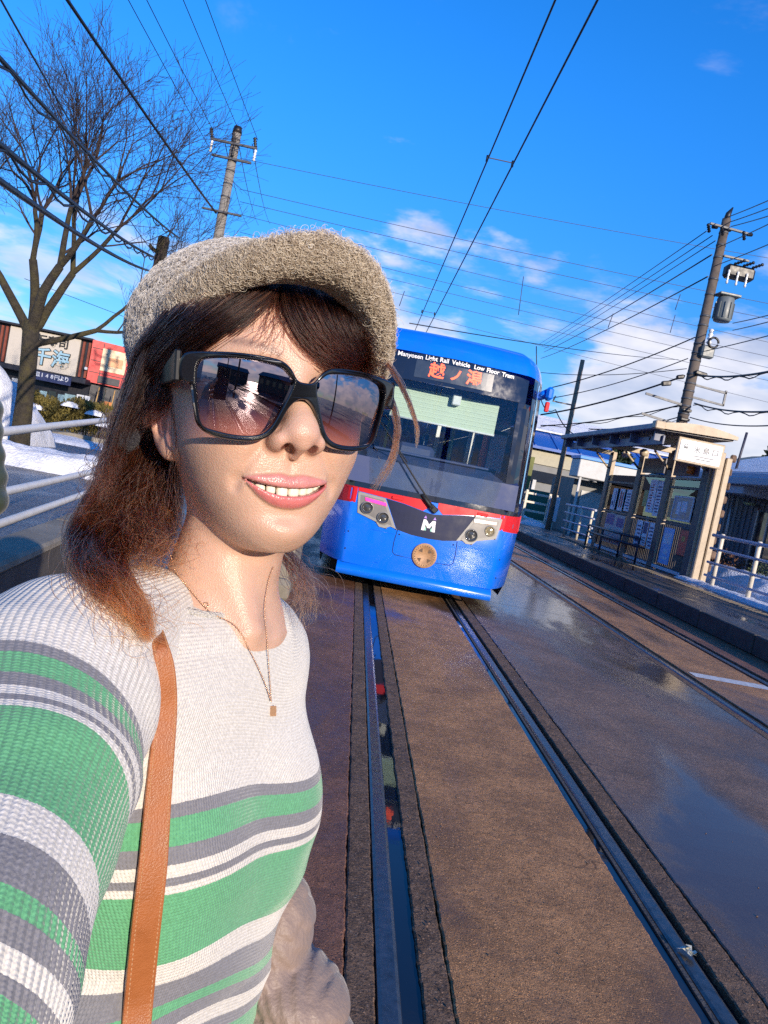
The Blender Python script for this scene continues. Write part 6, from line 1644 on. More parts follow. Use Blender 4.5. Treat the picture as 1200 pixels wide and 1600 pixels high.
def sleeve_sdf(P):
    P = np.asarray(P, f32)
    d, s, ci, th = sleeve_param(P)
    # slack folds where the arm bends
    fold = np.zeros(len(P), f32)
    for s0, amp, wd, ph, tw_ in ((ELS-.085, .0030, .018, .6, .9), (ELS-.035, .0045, .018, .2, 1.1), (ELS+.010, .0085, .020, -.3, 1.2), (SHS-.02, .0042, .020, 1.2, .8), (SHS+.055, .0045, .018, 2.2, .7)):
        fold += amp*np.exp(-((s-s0-.020*np.sin(th*1.0+ph*3))/wd)**2)*(.30+.70*np.cos(th-ph)*tw_)
    d = d-fold+.0012*vnoise(P, 45, 31, 2)
    d = smax(d, -(P[:, 1]-.085), .006)
    return d
lo = SLC.min(0)-.085; hi = SLC.max(0)+.075; lo[1] = max(lo[1], .07)
V, F = sdf_mesh('sleeve', sleeve_sdf, lo, hi, .0026, coarse=5)
me = npmesh('sleeve', V, F)
d, s, ci, th = sleeve_param(V)
me_s = s+.010*np.sin(th+.5)
set_float(me, 'along', me_s-SHS+.30-.030)
set_float(me, 'across', th*.058)
m_rib = stripe_mat('rib knit', .30, .0040, 1.4, .0022)
sleeve = obj('sleeve', me, m_rib, sweater)
# the other sleeve, hanging behind the body
def sleeve2_sdf(P):
    d = smin(cap(P, SHO_L, ELB_L, .050, .044), cap(P, ELB_L, np.array((.0, .70, .93)), .044, .036), .02)
    return d+.002*vnoise(np.asarray(P, f32), 40, 33, 2)
V, F = sdf_mesh('sleeve', sleeve2_sdf, (-.2, .6, .84), (.1, .90, 1.34), .006, coarse=4)
me = npmesh('sleeve', V, F); set_float(me, 'along', .30+(_S0-V[:, 2])+.02); set_float(me, 'across', V[:, 0]+V[:, 1])
obj('sleeve', me, m_rib, sweater)

# hand that holds the phone just beside the lens, and the phone
def hand_sdf(P):
    P = np.asarray(P, f32)
    w = WRI_R; pc = np.array((-.105, -.020, 1.375))
    d = cap(P, w+np.array((-.01, .06, -.06)), w, .026, .024)
    d = smin(d, ell(P, (w+pc)/2+np.array((0, -.008, .006)), (.022, .040, .042)), .02)
    d = smin(d, ell(P, pc, (.016, .030, .042)), .015)
    fingers = [((-.100, -.038, 1.412), (-.072, -.052, 1.428), (-.036, -.040, 1.424), .0088), ((-.100, -.040, 1.392), (-.068, -.056, 1.405), (-.028, -.042, 1.400), .0092),
               ((-.100, -.040, 1.370), (-.070, -.055, 1.380), (-.034, -.042, 1.376), .0088), ((-.100, -.036, 1.350), (-.074, -.050, 1.356), (-.045, -.040, 1.354), .0078)]
    for a, b, c, r in fingers: d = smin(d, smin(cap(P, a, b, r, r*.95), cap(P, b, c, r*.95, r*.8), .004), .005)
    d = smin(d, smin(cap(P, (-.108, -.005, 1.395), (-.086, .002, 1.420), .012, .0105), cap(P, (-.086, .002, 1.420), (-.066, -.010, 1.445), .0105, .0085), .004), .008)
    return d
V, F = sdf_mesh('hand', hand_sdf, (-.17, -.08, 1.26), (-.0, .16, 1.49), .003, coarse=4)
me = npmesh('hand', V, F); set_col(me, 'tone', np.tile(np.array((.60, .345, .235)), (len(V), 1))*(1+.06*vnoise(V, 120, 2)[:, None])); set_float(me, 'gloss', np.zeros(len(V)))
obj('hand', me, m_skin, person)
m_black = mat('black plastic', (.012, .012, .014), .22, coat=.4)
phone = empty('phone', (-.030, -.024, 1.43), label='black phone held out by the smiling woman', cat='phone')
MB().box((0, 0, 0), (.076, .008, .158), bev=.003).obj('case', m_black, phone)
MB().lathe([(.0001, .002), (.004, .002), (.0045, 0), (.0045, -.002)], n=16, axis='y').obj('camera_lens', mat('phone glass', (.01, .01, .015), .05), phone, loc=(.028, .0045, .0))

# trousers and shoes below the frame
m_jean = mat('dark denim', (.025, .032, .055), .8, scale=200, bump=.3, bscale=600)
hipc = np.array((-.13, .62, .82))
def leg_sdf(P):
    P = np.asarray(P, f32)
    d = ell(P, hipc, (.155, .155, .12))
    for sgn in (-1, 1):
        h = hipc+LAT*sgn*.085-np.array((0, 0, .05)); k = hipc+LAT*sgn*.09+FWD*.02; k[2] = .46; a = hipc+LAT*sgn*.095; a[2] = .07
        d = smin(d, smin(cap(P, h, k, .085, .060), cap(P, k, a, .060, .048), .02), .03)
    return smax(d, P[:, 2]-.87, .01)+.002*vnoise(P, 30, 8, 2)
V, F = sdf_mesh('trousers', leg_sdf, (-.42, .36, .0), (.16, .90, .9), .010, coarse=4)
obj('trousers', npmesh('trousers', V, F), m_jean, person)
m_shoe = mat('white trainer', (.55, .53, .5), .5)
for sgn in (-1, 1):
    a = hipc+LAT*sgn*.095
    def shoe_sdf(P):
        P = np.asarray(P, f32); b0 = np.array((a[0], a[1], .05))
        d = smin(cap(P, b0-FWD*.04+np.array((0, 0, .02)), b0+FWD*.01+np.array((0, 0, .03)), .044, .040), cap(P, b0-FWD*.05, b0+FWD*.16-np.array((0, 0, .008)), .040, .034), .02)
        return smax(d, .012-P[:, 2], .004)
    V, F = sdf_mesh('shoe', shoe_sdf, (a[0]-.3, a[1]-.3, -.01), (a[0]+.3, a[1]+.3, .14), .010, coarse=4)
    obj('shoe', npmesh('shoe', V, F), m_shoe, person)

# ------------------------------------------------------------------ sunglasses
GY, GK = .1035, 3.0
GT = math.tan(math.radians(10))          # the front leans in towards the cheeks
half = [(0, .0042), (.006, .0055), (.0125, .0130), (.022, .0172), (.045, .0184), (.068, .0170), (.0785, .0145), (.0805, .0060), (.0790, -.0015), (.0725, -.0045), (.0695, -.018), (.0655, -.0315), (.056, -.0385), (.041, -.0405), (.027, -.0390), (.0175, -.0315), (.0100, -.0150), (.0045, -.0085), (0, -.0072)]
half = [(x, z*.94 if z < 0 else z) for x, z in half]
outer = catmull([(x, z) for x, z in half]+[(-x, z) for x, z in half[-2:0:-1]], 6, True)
hole = [(.0085, .0030), (.0125, .0092), (.0205, .0132), (.045, .0150), (.0640, .0135), (.0705, .0090), (.0705, -.004), (.0678, -.020), (.0640, -.0315), (.0540, -.0352), (.041, -.0368), (.0285, -.0354), (.0205, -.0290), (.0135, -.0130)]
hole = [(x, z*.94 if z < 0 else z) for x, z in hole]
holeR = catmull(hole, 8, True); holeL = holeR*np.array((-1, 1))
m_frame = mat('black acetate', (.006, .006, .007), .10, coat=.6, rvar=.02)
m_temple = mat('black temple', (.006, .006, .007), .28, spec=.25)
GO = hw((0, .09, 0))
sung = empty('sunglasses', tuple(GO), label='oversized black square sunglasses with gradient mirror lenses on the smiling woman', cat='sunglasses')
def bend_mesh(me, z0=0.0, fn=None):
    n = len(me.vertices); co = np.empty(n*3, np.float32); me.vertices.foreach_get('co', co); co = co.reshape(-1, 3)
    x, z, t = co[:, 0].copy(), co[:, 1].copy(), co[:, 2].copy()
    p = np.stack([x-.003, GY-GK*x*x+t+z0+GT*z, z-.003], 1)
    q = hw(p)-GO
    me.vertices.foreach_set('co', q.astype(np.float32).ravel())
    bm = bmesh.new(); bm.from_mesh(me); bmesh.ops.reverse_faces(bm, faces=bm.faces); bm.to_mesh(me); bm.free()
    me.polygons.foreach_set('use_smooth', np.ones(len(me.polygons), bool)); me.update()
    return p
fm = curve2d([outer, holeR, holeL], .0022, .0012, 3, -.0011); bend_mesh(fm)
fo = obj('frame', fm, m_frame, sung)
md = fo.modifiers.new('ws', 'WEIGHTED_NORMAL'); md.keep_sharp = False
# lenses
ml = bpy.data.materials.new('gradient lens'); ml.use_nodes = True
N = ml.node_tree.nodes; Lk = ml.node_tree.links.new; N.clear()
at = N.new('ShaderNodeAttribute'); at.attribute_name = 'h'
cr_ = N.new('ShaderNodeValToRGB'); el = cr_.color_ramp.elements
el[0].position = 0.0; el[0].color = (.82, .66, .66, 1); el[1].position = 1.0; el[1].color = (.012, .008, .012, 1)
e = el.new(.28); e.color = (.52, .37, .40, 1); e = el.new(.54); e.color = (.10, .062, .082, 1); e = el.new(.78); e.color = (.018, .012, .018, 1)
Lk(at.outputs['Fac'], cr_.inputs[0])
tr_ = N.new('ShaderNodeBsdfTransparent'); Lk(cr_.outputs[0], tr_.inputs[0])
gl_ = N.new('ShaderNodeBsdfGlossy'); gl_.inputs['Roughness'].default_value = 0.0; gl_.inputs[0].default_value = (.92, .74, .82, 1)
fr = N.new('ShaderNodeMapRange'); fr.inputs[1].default_value = 0.1; fr.inputs[2].default_value = .9; fr.inputs[3].default_value = .045; fr.inputs[4].default_value = .40; Lk(at.outputs['Fac'], fr.inputs[0])
nzl = N.new('ShaderNodeTexNoise'); nzl.inputs['Scale'].default_value = 60; tcl = N.new('ShaderNodeTexCoord'); Lk(tcl.outputs['Object'], nzl.inputs[0])
fm_ = N.new('ShaderNodeMath'); fm_.operation = 'MULTIPLY_ADD'; Lk(nzl.outputs[0], fm_.inputs[0]); fm_.inputs[1].default_value = .012; Lk(fr.outputs[0], fm_.inputs[2])
ms = N.new('ShaderNodeMixShader'); Lk(fm_.outputs[0], ms.inputs[0]); Lk(tr_.outputs[0], ms.inputs[1]); Lk(gl_.outputs[0], ms.inputs[2])
oo = N.new('ShaderNodeOutputMaterial'); Lk(ms.outputs[0], oo.inputs[0])
for hp, sg in ((holeR, 1), (holeL, -1)):
    c = hp.mean(0); vs = []; fs = []; rings = 14; n = len(hp)
    for r in range(rings+1):
        k = r/rings*1.015
        for p in hp: vs.append(tuple(c+(p-c)*k))
    for r in range(rings):
        for i in range(n): fs.append((r*n+i, r*n+(i+1) % n, (r+1)*n+(i+1) % n, (r+1)*n+i))
    lv = np.array([(x, z, -.0002) for x, z in vs])
    # each lens is a shallow dome of its own
    lv[:, 2] += .0026*(1-((lv[:, 0]-c[0])/.030)**2*.35-((lv[:, 1]-c[1])/.027)**2*.75)-.0012
    lme = npmesh('lens', lv, np.array(fs)); bend_mesh(lme)
    hh = np.clip((lv[:, 1]+.037)/(.052), 0, 1); set_float(lme, 'h', hh)
    obj('lens', lme, ml, sung)
for sg in (-1, 1):
    mb = MB(); pth = []
    for t in np.linspace(0, 1, 14):
        y = .0855-.115*t; x = sg*(.0812-.002*t)-.003+.011*t; hgt = .0105-.005*min(1, t*1.6); zc = .0045+.0*t-(max(0, t-.75)*.11)
        pth.append((x, y, zc, hgt))
    vs = []; fs = []
    for x, y, zc, hgt in pth:
        for dx, dz in ((-.0022, -1), (-.0022, 1), (.0022, 1), (.0022, -1)): vs.append(tuple(hw((x+dx*sg, y, zc+dz*hgt))-GO))
    for i in range(len(pth)-1):
        for k in range(4): fs.append((i*4+k, i*4+(k+1) % 4, (i+1)*4+(k+1) % 4, (i+1)*4+k))
    fs += [(0, 1, 2, 3), tuple(range(len(vs)-4, len(vs)))]
    mb.add(vs, fs); to = mb.obj('temple', m_temple, sung)
    bv = to.modifiers.new('round', 'BEVEL'); bv.width = .0012; bv.segments = 2

# ------------------------------------------------------------------ necklace
m_gold = mat('rose gold', (.80, .47, .27), .25, metal=.65)
NECK_PTS = [(262, 850, .585), (275, 893, .568), (300, 925, .556), (330, 957, .548), (368, 978, .541), (392, 1020, .549), (413, 1065, .560), (424, 1097, .566)]
NECK_B = [(424, 1097, .566), (421, 1055, .575), (418, 1010, .585), (414, 965, .598), (414, 945, .612), (417, 922, .622), (422, 900, .632), (428, 885, .64)]
npend = pix(427, 1111, .5655)
nec = empty('necklace', tuple(npend), label='thin rose gold chain necklace with a small rectangular pendant on the smiling woman', cat='necklace')
def onto(p, fsdf, off):
    """slide a point along the view line until it lies on the surface"""
    p = np.array(p); dr = (p-CAMP)/np.linalg.norm(p-CAMP); t = np.linspace(-.10, .10, 401)
    Q = (p+t[:, None]*dr).astype(f32); d = fsdf(Q)
    i = np.argmax(d < off)
    return Q[i] if d[i] < off else p
def cloth_skin(P):
    P = np.asarray(P, f32)
    return np.minimum(np.minimum(sweater_sdf(P), sleeve_sdf(P)), skin_sdf_local(hl(P).astype(f32)))
mbn = MB()
for lst in (NECK_PTS, NECK_B):
    c = catmull([onto(pix(*p), cloth_skin, .0020) for p in lst], 40)
    L = np.concatenate([[0], np.cumsum(np.linalg.norm(np.diff(c, axis=0), axis=1))]); nL = int(L[-1]/.0017)
    for i in range(nL):
        p = [np.interp((i+.5)*L[-1]/nL, L, c[:, k]) for k in range(3)]
        q = [np.interp((i+1.3)*L[-1]/nL, L, c[:, k]) for k in range(3)]
        mbn.tube([tuple(np.array(p)-npend), tuple(np.array(q)-npend)], .00052 if i % 2 else .00036, 5)
mbn.obj('chain', m_gold, nec)
pp = onto(npend, cloth_skin, .0022)-npend
mpn = MB(); 
Rp = Matrix(((_cx[0], _f[0], _cy[0]), (_cx[1], _f[1], _cy[1]), (_cx[2], _f[2], _cy[2])))
mpn.box(Vector(pp), (.0050, .0014, .0082), Rp, bev=.0004)
for k in range(3): mpn.box(Vector(pp)+Rp @ Vector((0, -.0007, -.0022+.0022*k)), (.0034, .0008, .0009), Rp)
mpn.obj('pendant', m_gold, nec)
rg = onto(pix(322, 945, .55), cloth_skin, .0016)-npend
MB().tube([tuple(rg+.0018*np.array((math.cos(a), 0.3*math.sin(a), math.sin(a)))) for a in np.linspace(0, 6.283, 14)], .0004, 5).obj('clasp_ring', m_gold, nec)

# ------------------------------------------------------------------ bag on a tan strap
m_tan = mat('tan leather', (.33, .105, .028), .42, scale=60, bump=.25, bscale=900, var=.10, coat=.15)
BAGP = np.array((-.26, .50, .62))
bag = empty('shoulder_bag', tuple(BAGP), label='tan leather shoulder bag on a flat strap across the striped sweater', cat='shoulder bag')
sp = [(226, 950, .60), (243, 985, .60), (250, 1010, .58), (258, 1050, .565), (259, 1110, .54), (253, 1180, .51), (246, 1260, .49), (239, 1350, .475), (228, 1450, .465), (216, 1570, .46), (205, 1690, .46), (194, 1800, .46)]
cen = [onto(pix(*p), (lambda Q: sweater_sdf(Q)) if p[1] > 1090 else cloth_skin, .0035) for p in sp]
cen = cen+[cen[-1]+(cen[-1]-cen[-2])*1.2]
cc = catmull(cen, 8)
wd = np.interp(np.linspace(0, 1, len(cc)), [0, .12, .3, .6, 1], [.0040, .0050, .0072, .0095, .010])
vs = []; fs = []
for i in range(len(cc)):
    t = cc[min(i+1, len(cc)-1)]-cc[max(i-1, 0)]; t /= np.linalg.norm(t)
    g = cc[i]-CAMP; g /= np.linalg.norm(g); s_ = np.cross(t, g); s_ /= np.linalg.norm(s_); nrm = np.cross(s_, t)
    tw_ = .35; s2 = s_*math.cos(tw_)+nrm*math.sin(tw_); n2 = np.cross(s2, t)
    for a, b_ in ((-1, -1), (1, -1), (1, 1), (-1, 1)): vs.append(tuple(cc[i]+s2*a*wd[i]+n2*b_*.0016-BAGP))
for i in range(len(cc)-1):
    for k in range(4): fs.append((i*4+k, i*4+(k+1) % 4, (i+1)*4+(k+1) % 4, (i+1)*4+k))
fs += [(3, 2, 1, 0), tuple(len(vs)-4+k for k in range(4))]
mb = MB(); mb.add(vs, fs, False); so = mb.obj('strap', m_tan, bag)
st_ = MB()
VV = np.array(vs).reshape(-1, 4, 3)
for sd_ in (0, 1):
    for i in range(0, len(VV)-1):
        for q in (.1, .6):
            a0 = (VV[i][0]*(.88 if sd_ == 0 else .12)+VV[i][1]*(.12 if sd_ == 0 else .88)); a1 = (VV[i+1][0]*(.88 if sd_ == 0 else .12)+VV[i+1][1]*(.12 if sd_ == 0 else .88))
            p0 = a0+(a1-a0)*q; p1 = a0+(a1-a0)*(q+.32); st_.tube([tuple(p0), tuple(p1)], .00042, 4)
st_.obj('stitching', mat('pale thread', (.50, .26, .12), .7), bag, kind='stuff')
bv = so.modifiers.new('round', 'BEVEL'); bv.width = .0008; bv.segments = 2
bb = MB().box((0, 0, 0), (.08, .20, .22), rotm((0, 0, .4)), bev=.025).obj('body', m_tan, bag)
MB().box((-.035, .02, .03), (.012, .19, .12), rotm((0, 0, .4)), bev=.004).obj('flap', m_tan, bag)

# ------------------------------------------------------------------ quilted jacket over the arm
m_puff = mat('beige quilted shell', (.255, .185, .150), .50, scale=15, var=.06, bump=.22, bscale=260, sheen=.2, spec=.35)
def jacket_sdf(P):
    P = np.asarray(P, f32)
    Q = P
    lobes = [(436, 1452, .655, 52, 82, .045, 8), (452, 1425, .668, 36, 56, .04, -14), (420, 1500, .645, 56, 42, .045, 20), (462, 1543, .640, 96, 46, .050, 24), (430, 1580, .632, 70, 40, .05, 12),
             (486, 1606, .628, 86, 28, .050, 22), (496, 1640, .622, 98, 36, .052, 18), (462, 1520, .648, 62, 24, .046, 30), (430, 1650, .618, 90, 46, .05, 8), (470, 1700, .61, 110, 60, .06, 14), (450, 1790, .61, 110, 70, .06, 0)]
    d = None; E_ = []
    for u, v, dp, ru, rv, rd, an in lobes:
        q = Q-pix(u, v, dp).astype(f32); ca_, sa_ = math.cos(math.radians(an)), math.sin(math.radians(an))
        qu = q@_cx.astype(f32); qv = -(q@_cy.astype(f32)); qd = q@_f.astype(f32)
        e = ell(np.stack([qu*ca_+qv*sa_, -qu*sa_+qv*ca_, qd], 1), (0, 0, 0), (ru*dp/FPX, rv*dp/FPX, rd)); E_.append(e); d = e if d is None else smin(d, e, .003)
    S_ = np.sort(np.stack(E_, 0), 0); gap = S_[1]-S_[0]
    pk = np.sin(2*math.pi*((P-pix(430, 1480, .64).astype(f32))@_cx.astype(f32)*1.0+.5*(P@_cy.astype(f32)))/.011+3*vnoise(P, 40, 4, 1))
    d = d+.0009*pk*np.exp(-(gap/.016)**2)
    w1 = vnoise(P*np.array((1.0, 1.0, .75), f32), 34, 12, 2); w2 = vnoise(P*np.array((.8, 1.0, 1.3), f32), 120, 15, 2)
    return d+.0016*np.exp(-(w1/.07)**2)+.0005*np.exp(-(w2/.08)**2)-.0022*vnoise(P, 26, 19, 1)
jl = pix(480, 1600, .64)
V, F = sdf_mesh('puffer_jacket', jacket_sdf, (-.12, .50, .80), (.13, .80, 1.12), .0026, coarse=5)
jo = obj('puffer_jacket', npmesh('puffer_jacket', V, F), m_puff, label='shiny beige quilted jacket hanging over the arm of the smiling woman', cat='jacket')
# ------------------------------------------------------------------ wool cap
m_wool = mat('felted wool', (.30, .22, .15), .95, scale=120, bump=.8, bscale=500, var=.25, spec=.05)
def fibre_mat(name, cols, rough=.8):
    m = bpy.data.materials.new(name); m.use_nodes = True
    N = m.node_tree.nodes; Lk = m.node_tree.links.new; b = N['Principled BSDF']
    hi_ = N.new('ShaderNodeHairInfo'); cr_ = N.new('ShaderNodeValToRGB'); el = cr_.color_ramp.elements
    n = len(cols)
    for i, c in enumerate(cols):
        e = el[0] if i == 0 else (el[1] if i == n-1 else el.new(i/(n-1)))
        e.position = i/(n-1); e.color = c+(1,)
    Lk(hi_.outputs['Random'], cr_.inputs[0]); Lk(cr_.outputs[0], b.inputs['Base Color'])
    b.inputs['Roughness'].default_value = rough; b.inputs['Specular IOR Level'].default_value = .2
    b.inputs['Sheen Weight'].default_value = .3
    return m
m_fuzz = fibre_mat('wool fibre', [(.30, .22, .15), (.54, .42, .30), (.72, .59, .45), (.43, .33, .23), (.85, .76, .62)])
m_fuzzg = fibre_mat('wool fibre in sky shade', [(.32, .27, .22), (.56, .50, .44), (.74, .68, .61), (.44, .38, .32), (.88, .83, .76)])  # same wool, greyed to put the crown's skylit shade into the colour
HATO = hw((0, -.03, .06))
def crown_sdf(P):
    P = np.asarray(P, f32)
    d = ell(P, (.008, -.030, .044), (.0900, .118, .0785))
    d = smin(d, ell(P, (.014, -.050, .022), (.086, .098, .088)), .03)
    # loose bag of the crown leaning back
    d = smin(d, ell(P, (-.004, -.066, .064), (.078, .085, .060)), .03)
    pl = (P[:, 2]-.052)-(P[:, 1]-.085)*.60
    d = smax(d, -pl*.857, .006)
    d = np.maximum(d, -(ell(P, (.010, -.020, .030), (.079, .102, .085))))
    d = d-.0016*vnoise(P, 60, 41, 2)-.0022*np.exp(-((np.arctan2(P[:, 0], P[:, 1]+.03)*3/math.pi-np.round(np.arctan2(P[:, 0], P[:, 1]+.03)*3/math.pi))/.07)**2)*-1.0
    return d
V, F = sdf_mesh('cap', crown_sdf, (-.125, -.19, -.10), (.125, .13, .17), .0028, coarse=5)
hat = empty('knitted_cap', tuple(HATO), label='fuzzy taupe wool cap with a wide turned-up visor on the smiling woman', cat='cap')
crown = obj('crown', npmesh('crown', hw(V)-HATO, F[:, ::-1]), m_wool, hat)
CRV = hw(V); CRF = F[:, ::-1]
outr = [(-.074, -.040, .018), (-.078, -.010, .040), (-.077, .028, .060), (-.066, .070, .073), (-.047, .108, .083), (-.024, .129, .0895), (.0, .136, .0905), (.024, .133, .084), (.044, .122, .073), (.060, .108, .057), (.073, .086, .038), (.087, .050, .021), (.096, .010, .005), (.098, -.03, -.01)]
innr = [(-.068, -.040, .012), (-.071, -.018, .034), (-.069, .012, .053), (-.055, .050, .067), (-.036, .072, .0755), (-.018, .083, .0795), (0, .086, .0805), (.020, .084, .0785), (.043, .073, .067), (.061, .053, .052), (.073, .032, .038), (.082, .010, .024), (.088, -.02, .008), (.090, -.05, -.01)]
oc = catmull(outr, 7); ic = catmull(innr, 7)
nu, nt_ = len(oc), 12
def brim_side(sgn):
    G = np.zeros((nu, nt_, 3))
    for j in range(nt_):
        t = j/(nt_-1)
        base = ic*(1-t)+oc*t
        upv = np.array((0, -.35, .94))
        th = .0062*(1-.75*t**6)
        bow = -.007*math.sin(math.pi*t)
        G[:, j] = base+upv*(sgn*th+bow)
    return G
Gt, Gb = brim_side(1), brim_side(-1)
ring = np.concatenate([Gb, Gt[:, ::-1]], 1); nr = ring.shape[1]
vs = ring.reshape(-1, 3); fs = []
for i in range(nu-1):
    for j in range(nr): fs.append((i*nr+j, i*nr+(j+1) % nr, (i+1)*nr+(j+1) % nr, (i+1)*nr+j))
vsw = hw(vs); 
mb = MB(); mb.add([tuple(p) for p in vsw-HATO], fs, True)
me = mb.mesh('visor')
vis = obj('visor', me, m_wool, hat)
# fuzz: short curled fibres
def scatter(V, F, n, rg):
    V = np.asarray(V, np.float64); T = np.concatenate([F[:, [0, 1, 2]], F[:, [0, 2, 3]]])
    a, b, c = V[T[:, 0]], V[T[:, 1]], V[T[:, 2]]
    nrm = np.cross(b-a, c-a); ar = np.linalg.norm(nrm, axis=1); ok = ar > 1e-14
    a, b, c, nrm, ar = a[ok], b[ok], c[ok], nrm[ok], ar[ok]
    i = rg.choice(len(ar), n, p=ar/ar.sum()); u, v = rg.random(n), rg.random(n); f = u+v > 1; u[f] = 1-u[f]; v[f] = 1-v[f]
    return a[i]+u[:, None]*(b-a)[i]+v[:, None]*(c-a)[i], nrm[i]/ar[i][:, None]
def curls(P, Nn, rg, length=.008, curl=.0022, k=8, turns=1.1):
    n = len(P); r = rg.normal(size=(n, 3)); t1 = np.cross(Nn, r); t1 /= np.linalg.norm(t1, axis=1)[:, None]+1e-9; t2 = np.cross(Nn, t1)
    t = np.linspace(0, 1, k)[None, :, None]; L = (length*rg.uniform(.4, 1.4, n))[:, None, None]
    ph = rg.uniform(0, 6.28, n)[:, None, None]; w = (turns*rg.uniform(.5, 1.5, n)*6.28*rg.choice([-1, 1], n))[:, None, None]
    R_ = (curl*rg.uniform(.5, 1.5, n))[:, None, None]
    lean = (rg.normal(size=(n, 2))*.55)
    out = P[:, None]+Nn[:, None]*(np.sin(t*2.3)*.55*L)+t1[:, None]*(R_*(np.cos(ph+w*t)-np.cos(ph))+L*t*lean[:, 0, None, None])+t2[:, None]*(R_*(np.sin(ph+w*t)-np.sin(ph))+L*t*lean[:, 1, None, None])
    return out
rg = np.random.default_rng(5)
P1, N1 = scatter(CRV, CRF, 80000, rg)
out_ok = ((P1-hw((0, -.03, .03)))*N1).sum(1) > 0
_l1 = hl(P1); out_ok &= ~((_l1[:, 1] > .035) & (_l1[:, 2] < .092))
P1, N1 = P1[out_ok], N1[out_ok]
strands('fuzz', curls(P1, N1, rg, .0050, .0015)-HATO, .00012, m_fuzzg, crown, tip=.6)
qf = np.array([q for q in fs]); P2, N2 = scatter(vsw, qf, 90000, rg)
cen_ = (hw(ic).mean(0)+hw(oc).mean(0))/2
ringc = np.repeat(hw((ic+oc)/2), 1, 0)
dd = ((P2[:, None]-ringc[None, ::6])**2).sum(2).argmin(1)
sgn_ = np.sign(((P2-ringc[::6][dd])*N2).sum(1)); sgn_[sgn_ == 0] = 1
# outward = away from the sheet's middle
upw = np.array((0, -.35, .94))@MH.T
s1 = np.sign((N2*upw).sum(1)); loc_ = hl(P2)
N2 = N2*1.0
mid = ((P2-ringc[::6][dd])@upw)
N2 = N2*(np.where(np.abs((N2*upw).sum(1)) > .25, np.sign(mid)*s1, sgn_))[:, None]
keep = np.sqrt(((P2[:, None]-hw(ic)[None, ::2])**2).sum(2)).min(1) > .0085
P2, N2 = P2[keep], N2[keep]
strands('fuzz', curls(P2, N2, rg, .0048, .0015)-HATO, .00012, m_fuzz, vis, tip=.6)

# ------------------------------------------------------------------ hair
m_hair = bpy.data.materials.new('dark auburn hair'); m_hair.use_nodes = True
N = m_hair.node_tree.nodes; Lk = m_hair.node_tree.links.new; N.clear()
hb_ = N.new('ShaderNodeBsdfHairPrincipled'); hb_.parametrization = 'COLOR'
hi_ = N.new('ShaderNodeHairInfo'); cr_ = N.new('ShaderNodeValToRGB'); el = cr_.color_ramp.elements
el[0].color = (.004, .002, .002, 1); el[1].color = (.16, .050, .026, 1); e = el.new(.55); e.color = (.013, .005, .004, 1); e = el.new(.85); e.color = (.045, .015, .010, 1)
Lk(hi_.outputs['Random'], cr_.inputs[0])
# sunlight painted into the colour: redder and lighter towards the ends
mxh = N.new('ShaderNodeMix'); mxh.data_type = 'RGBA'; mxh.inputs[7].default_value = (.24, .068, .022, 1)
mrh = N.new('ShaderNodeMapRange'); mrh.inputs[1].default_value = .5; mrh.inputs[2].default_value = 1.0; mrh.inputs[4].default_value = .65
Lk(hi_.outputs['Intercept'], mrh.inputs[0]); Lk(mrh.outputs[0], mxh.inputs[0]); Lk(cr_.outputs[0], mxh.inputs[6]); Lk(mxh.outputs[2], hb_.inputs['Color'])
hb_.inputs['IOR'].default_value = 1.38; hb_.inputs['Roughness'].default_value = .30; hb_.inputs['Radial Roughness'].default_value = .4
o_ = N.new('ShaderNodeOutputMaterial'); Lk(hb_.outputs[0], o_.inputs[0])
rh = np.random.default_rng(23)
DENS = .55
def frames(C):
    T = np.gradient(C, axis=0); T /= np.linalg.norm(T, axis=1)[:, None]
    up = CAMP-C; up /= np.linalg.norm(up, axis=1)[:, None]
    S = np.cross(T, up); S /= np.linalg.norm(S, axis=1)[:, None]; Nn = np.cross(S, T)
    return T, S, Nn
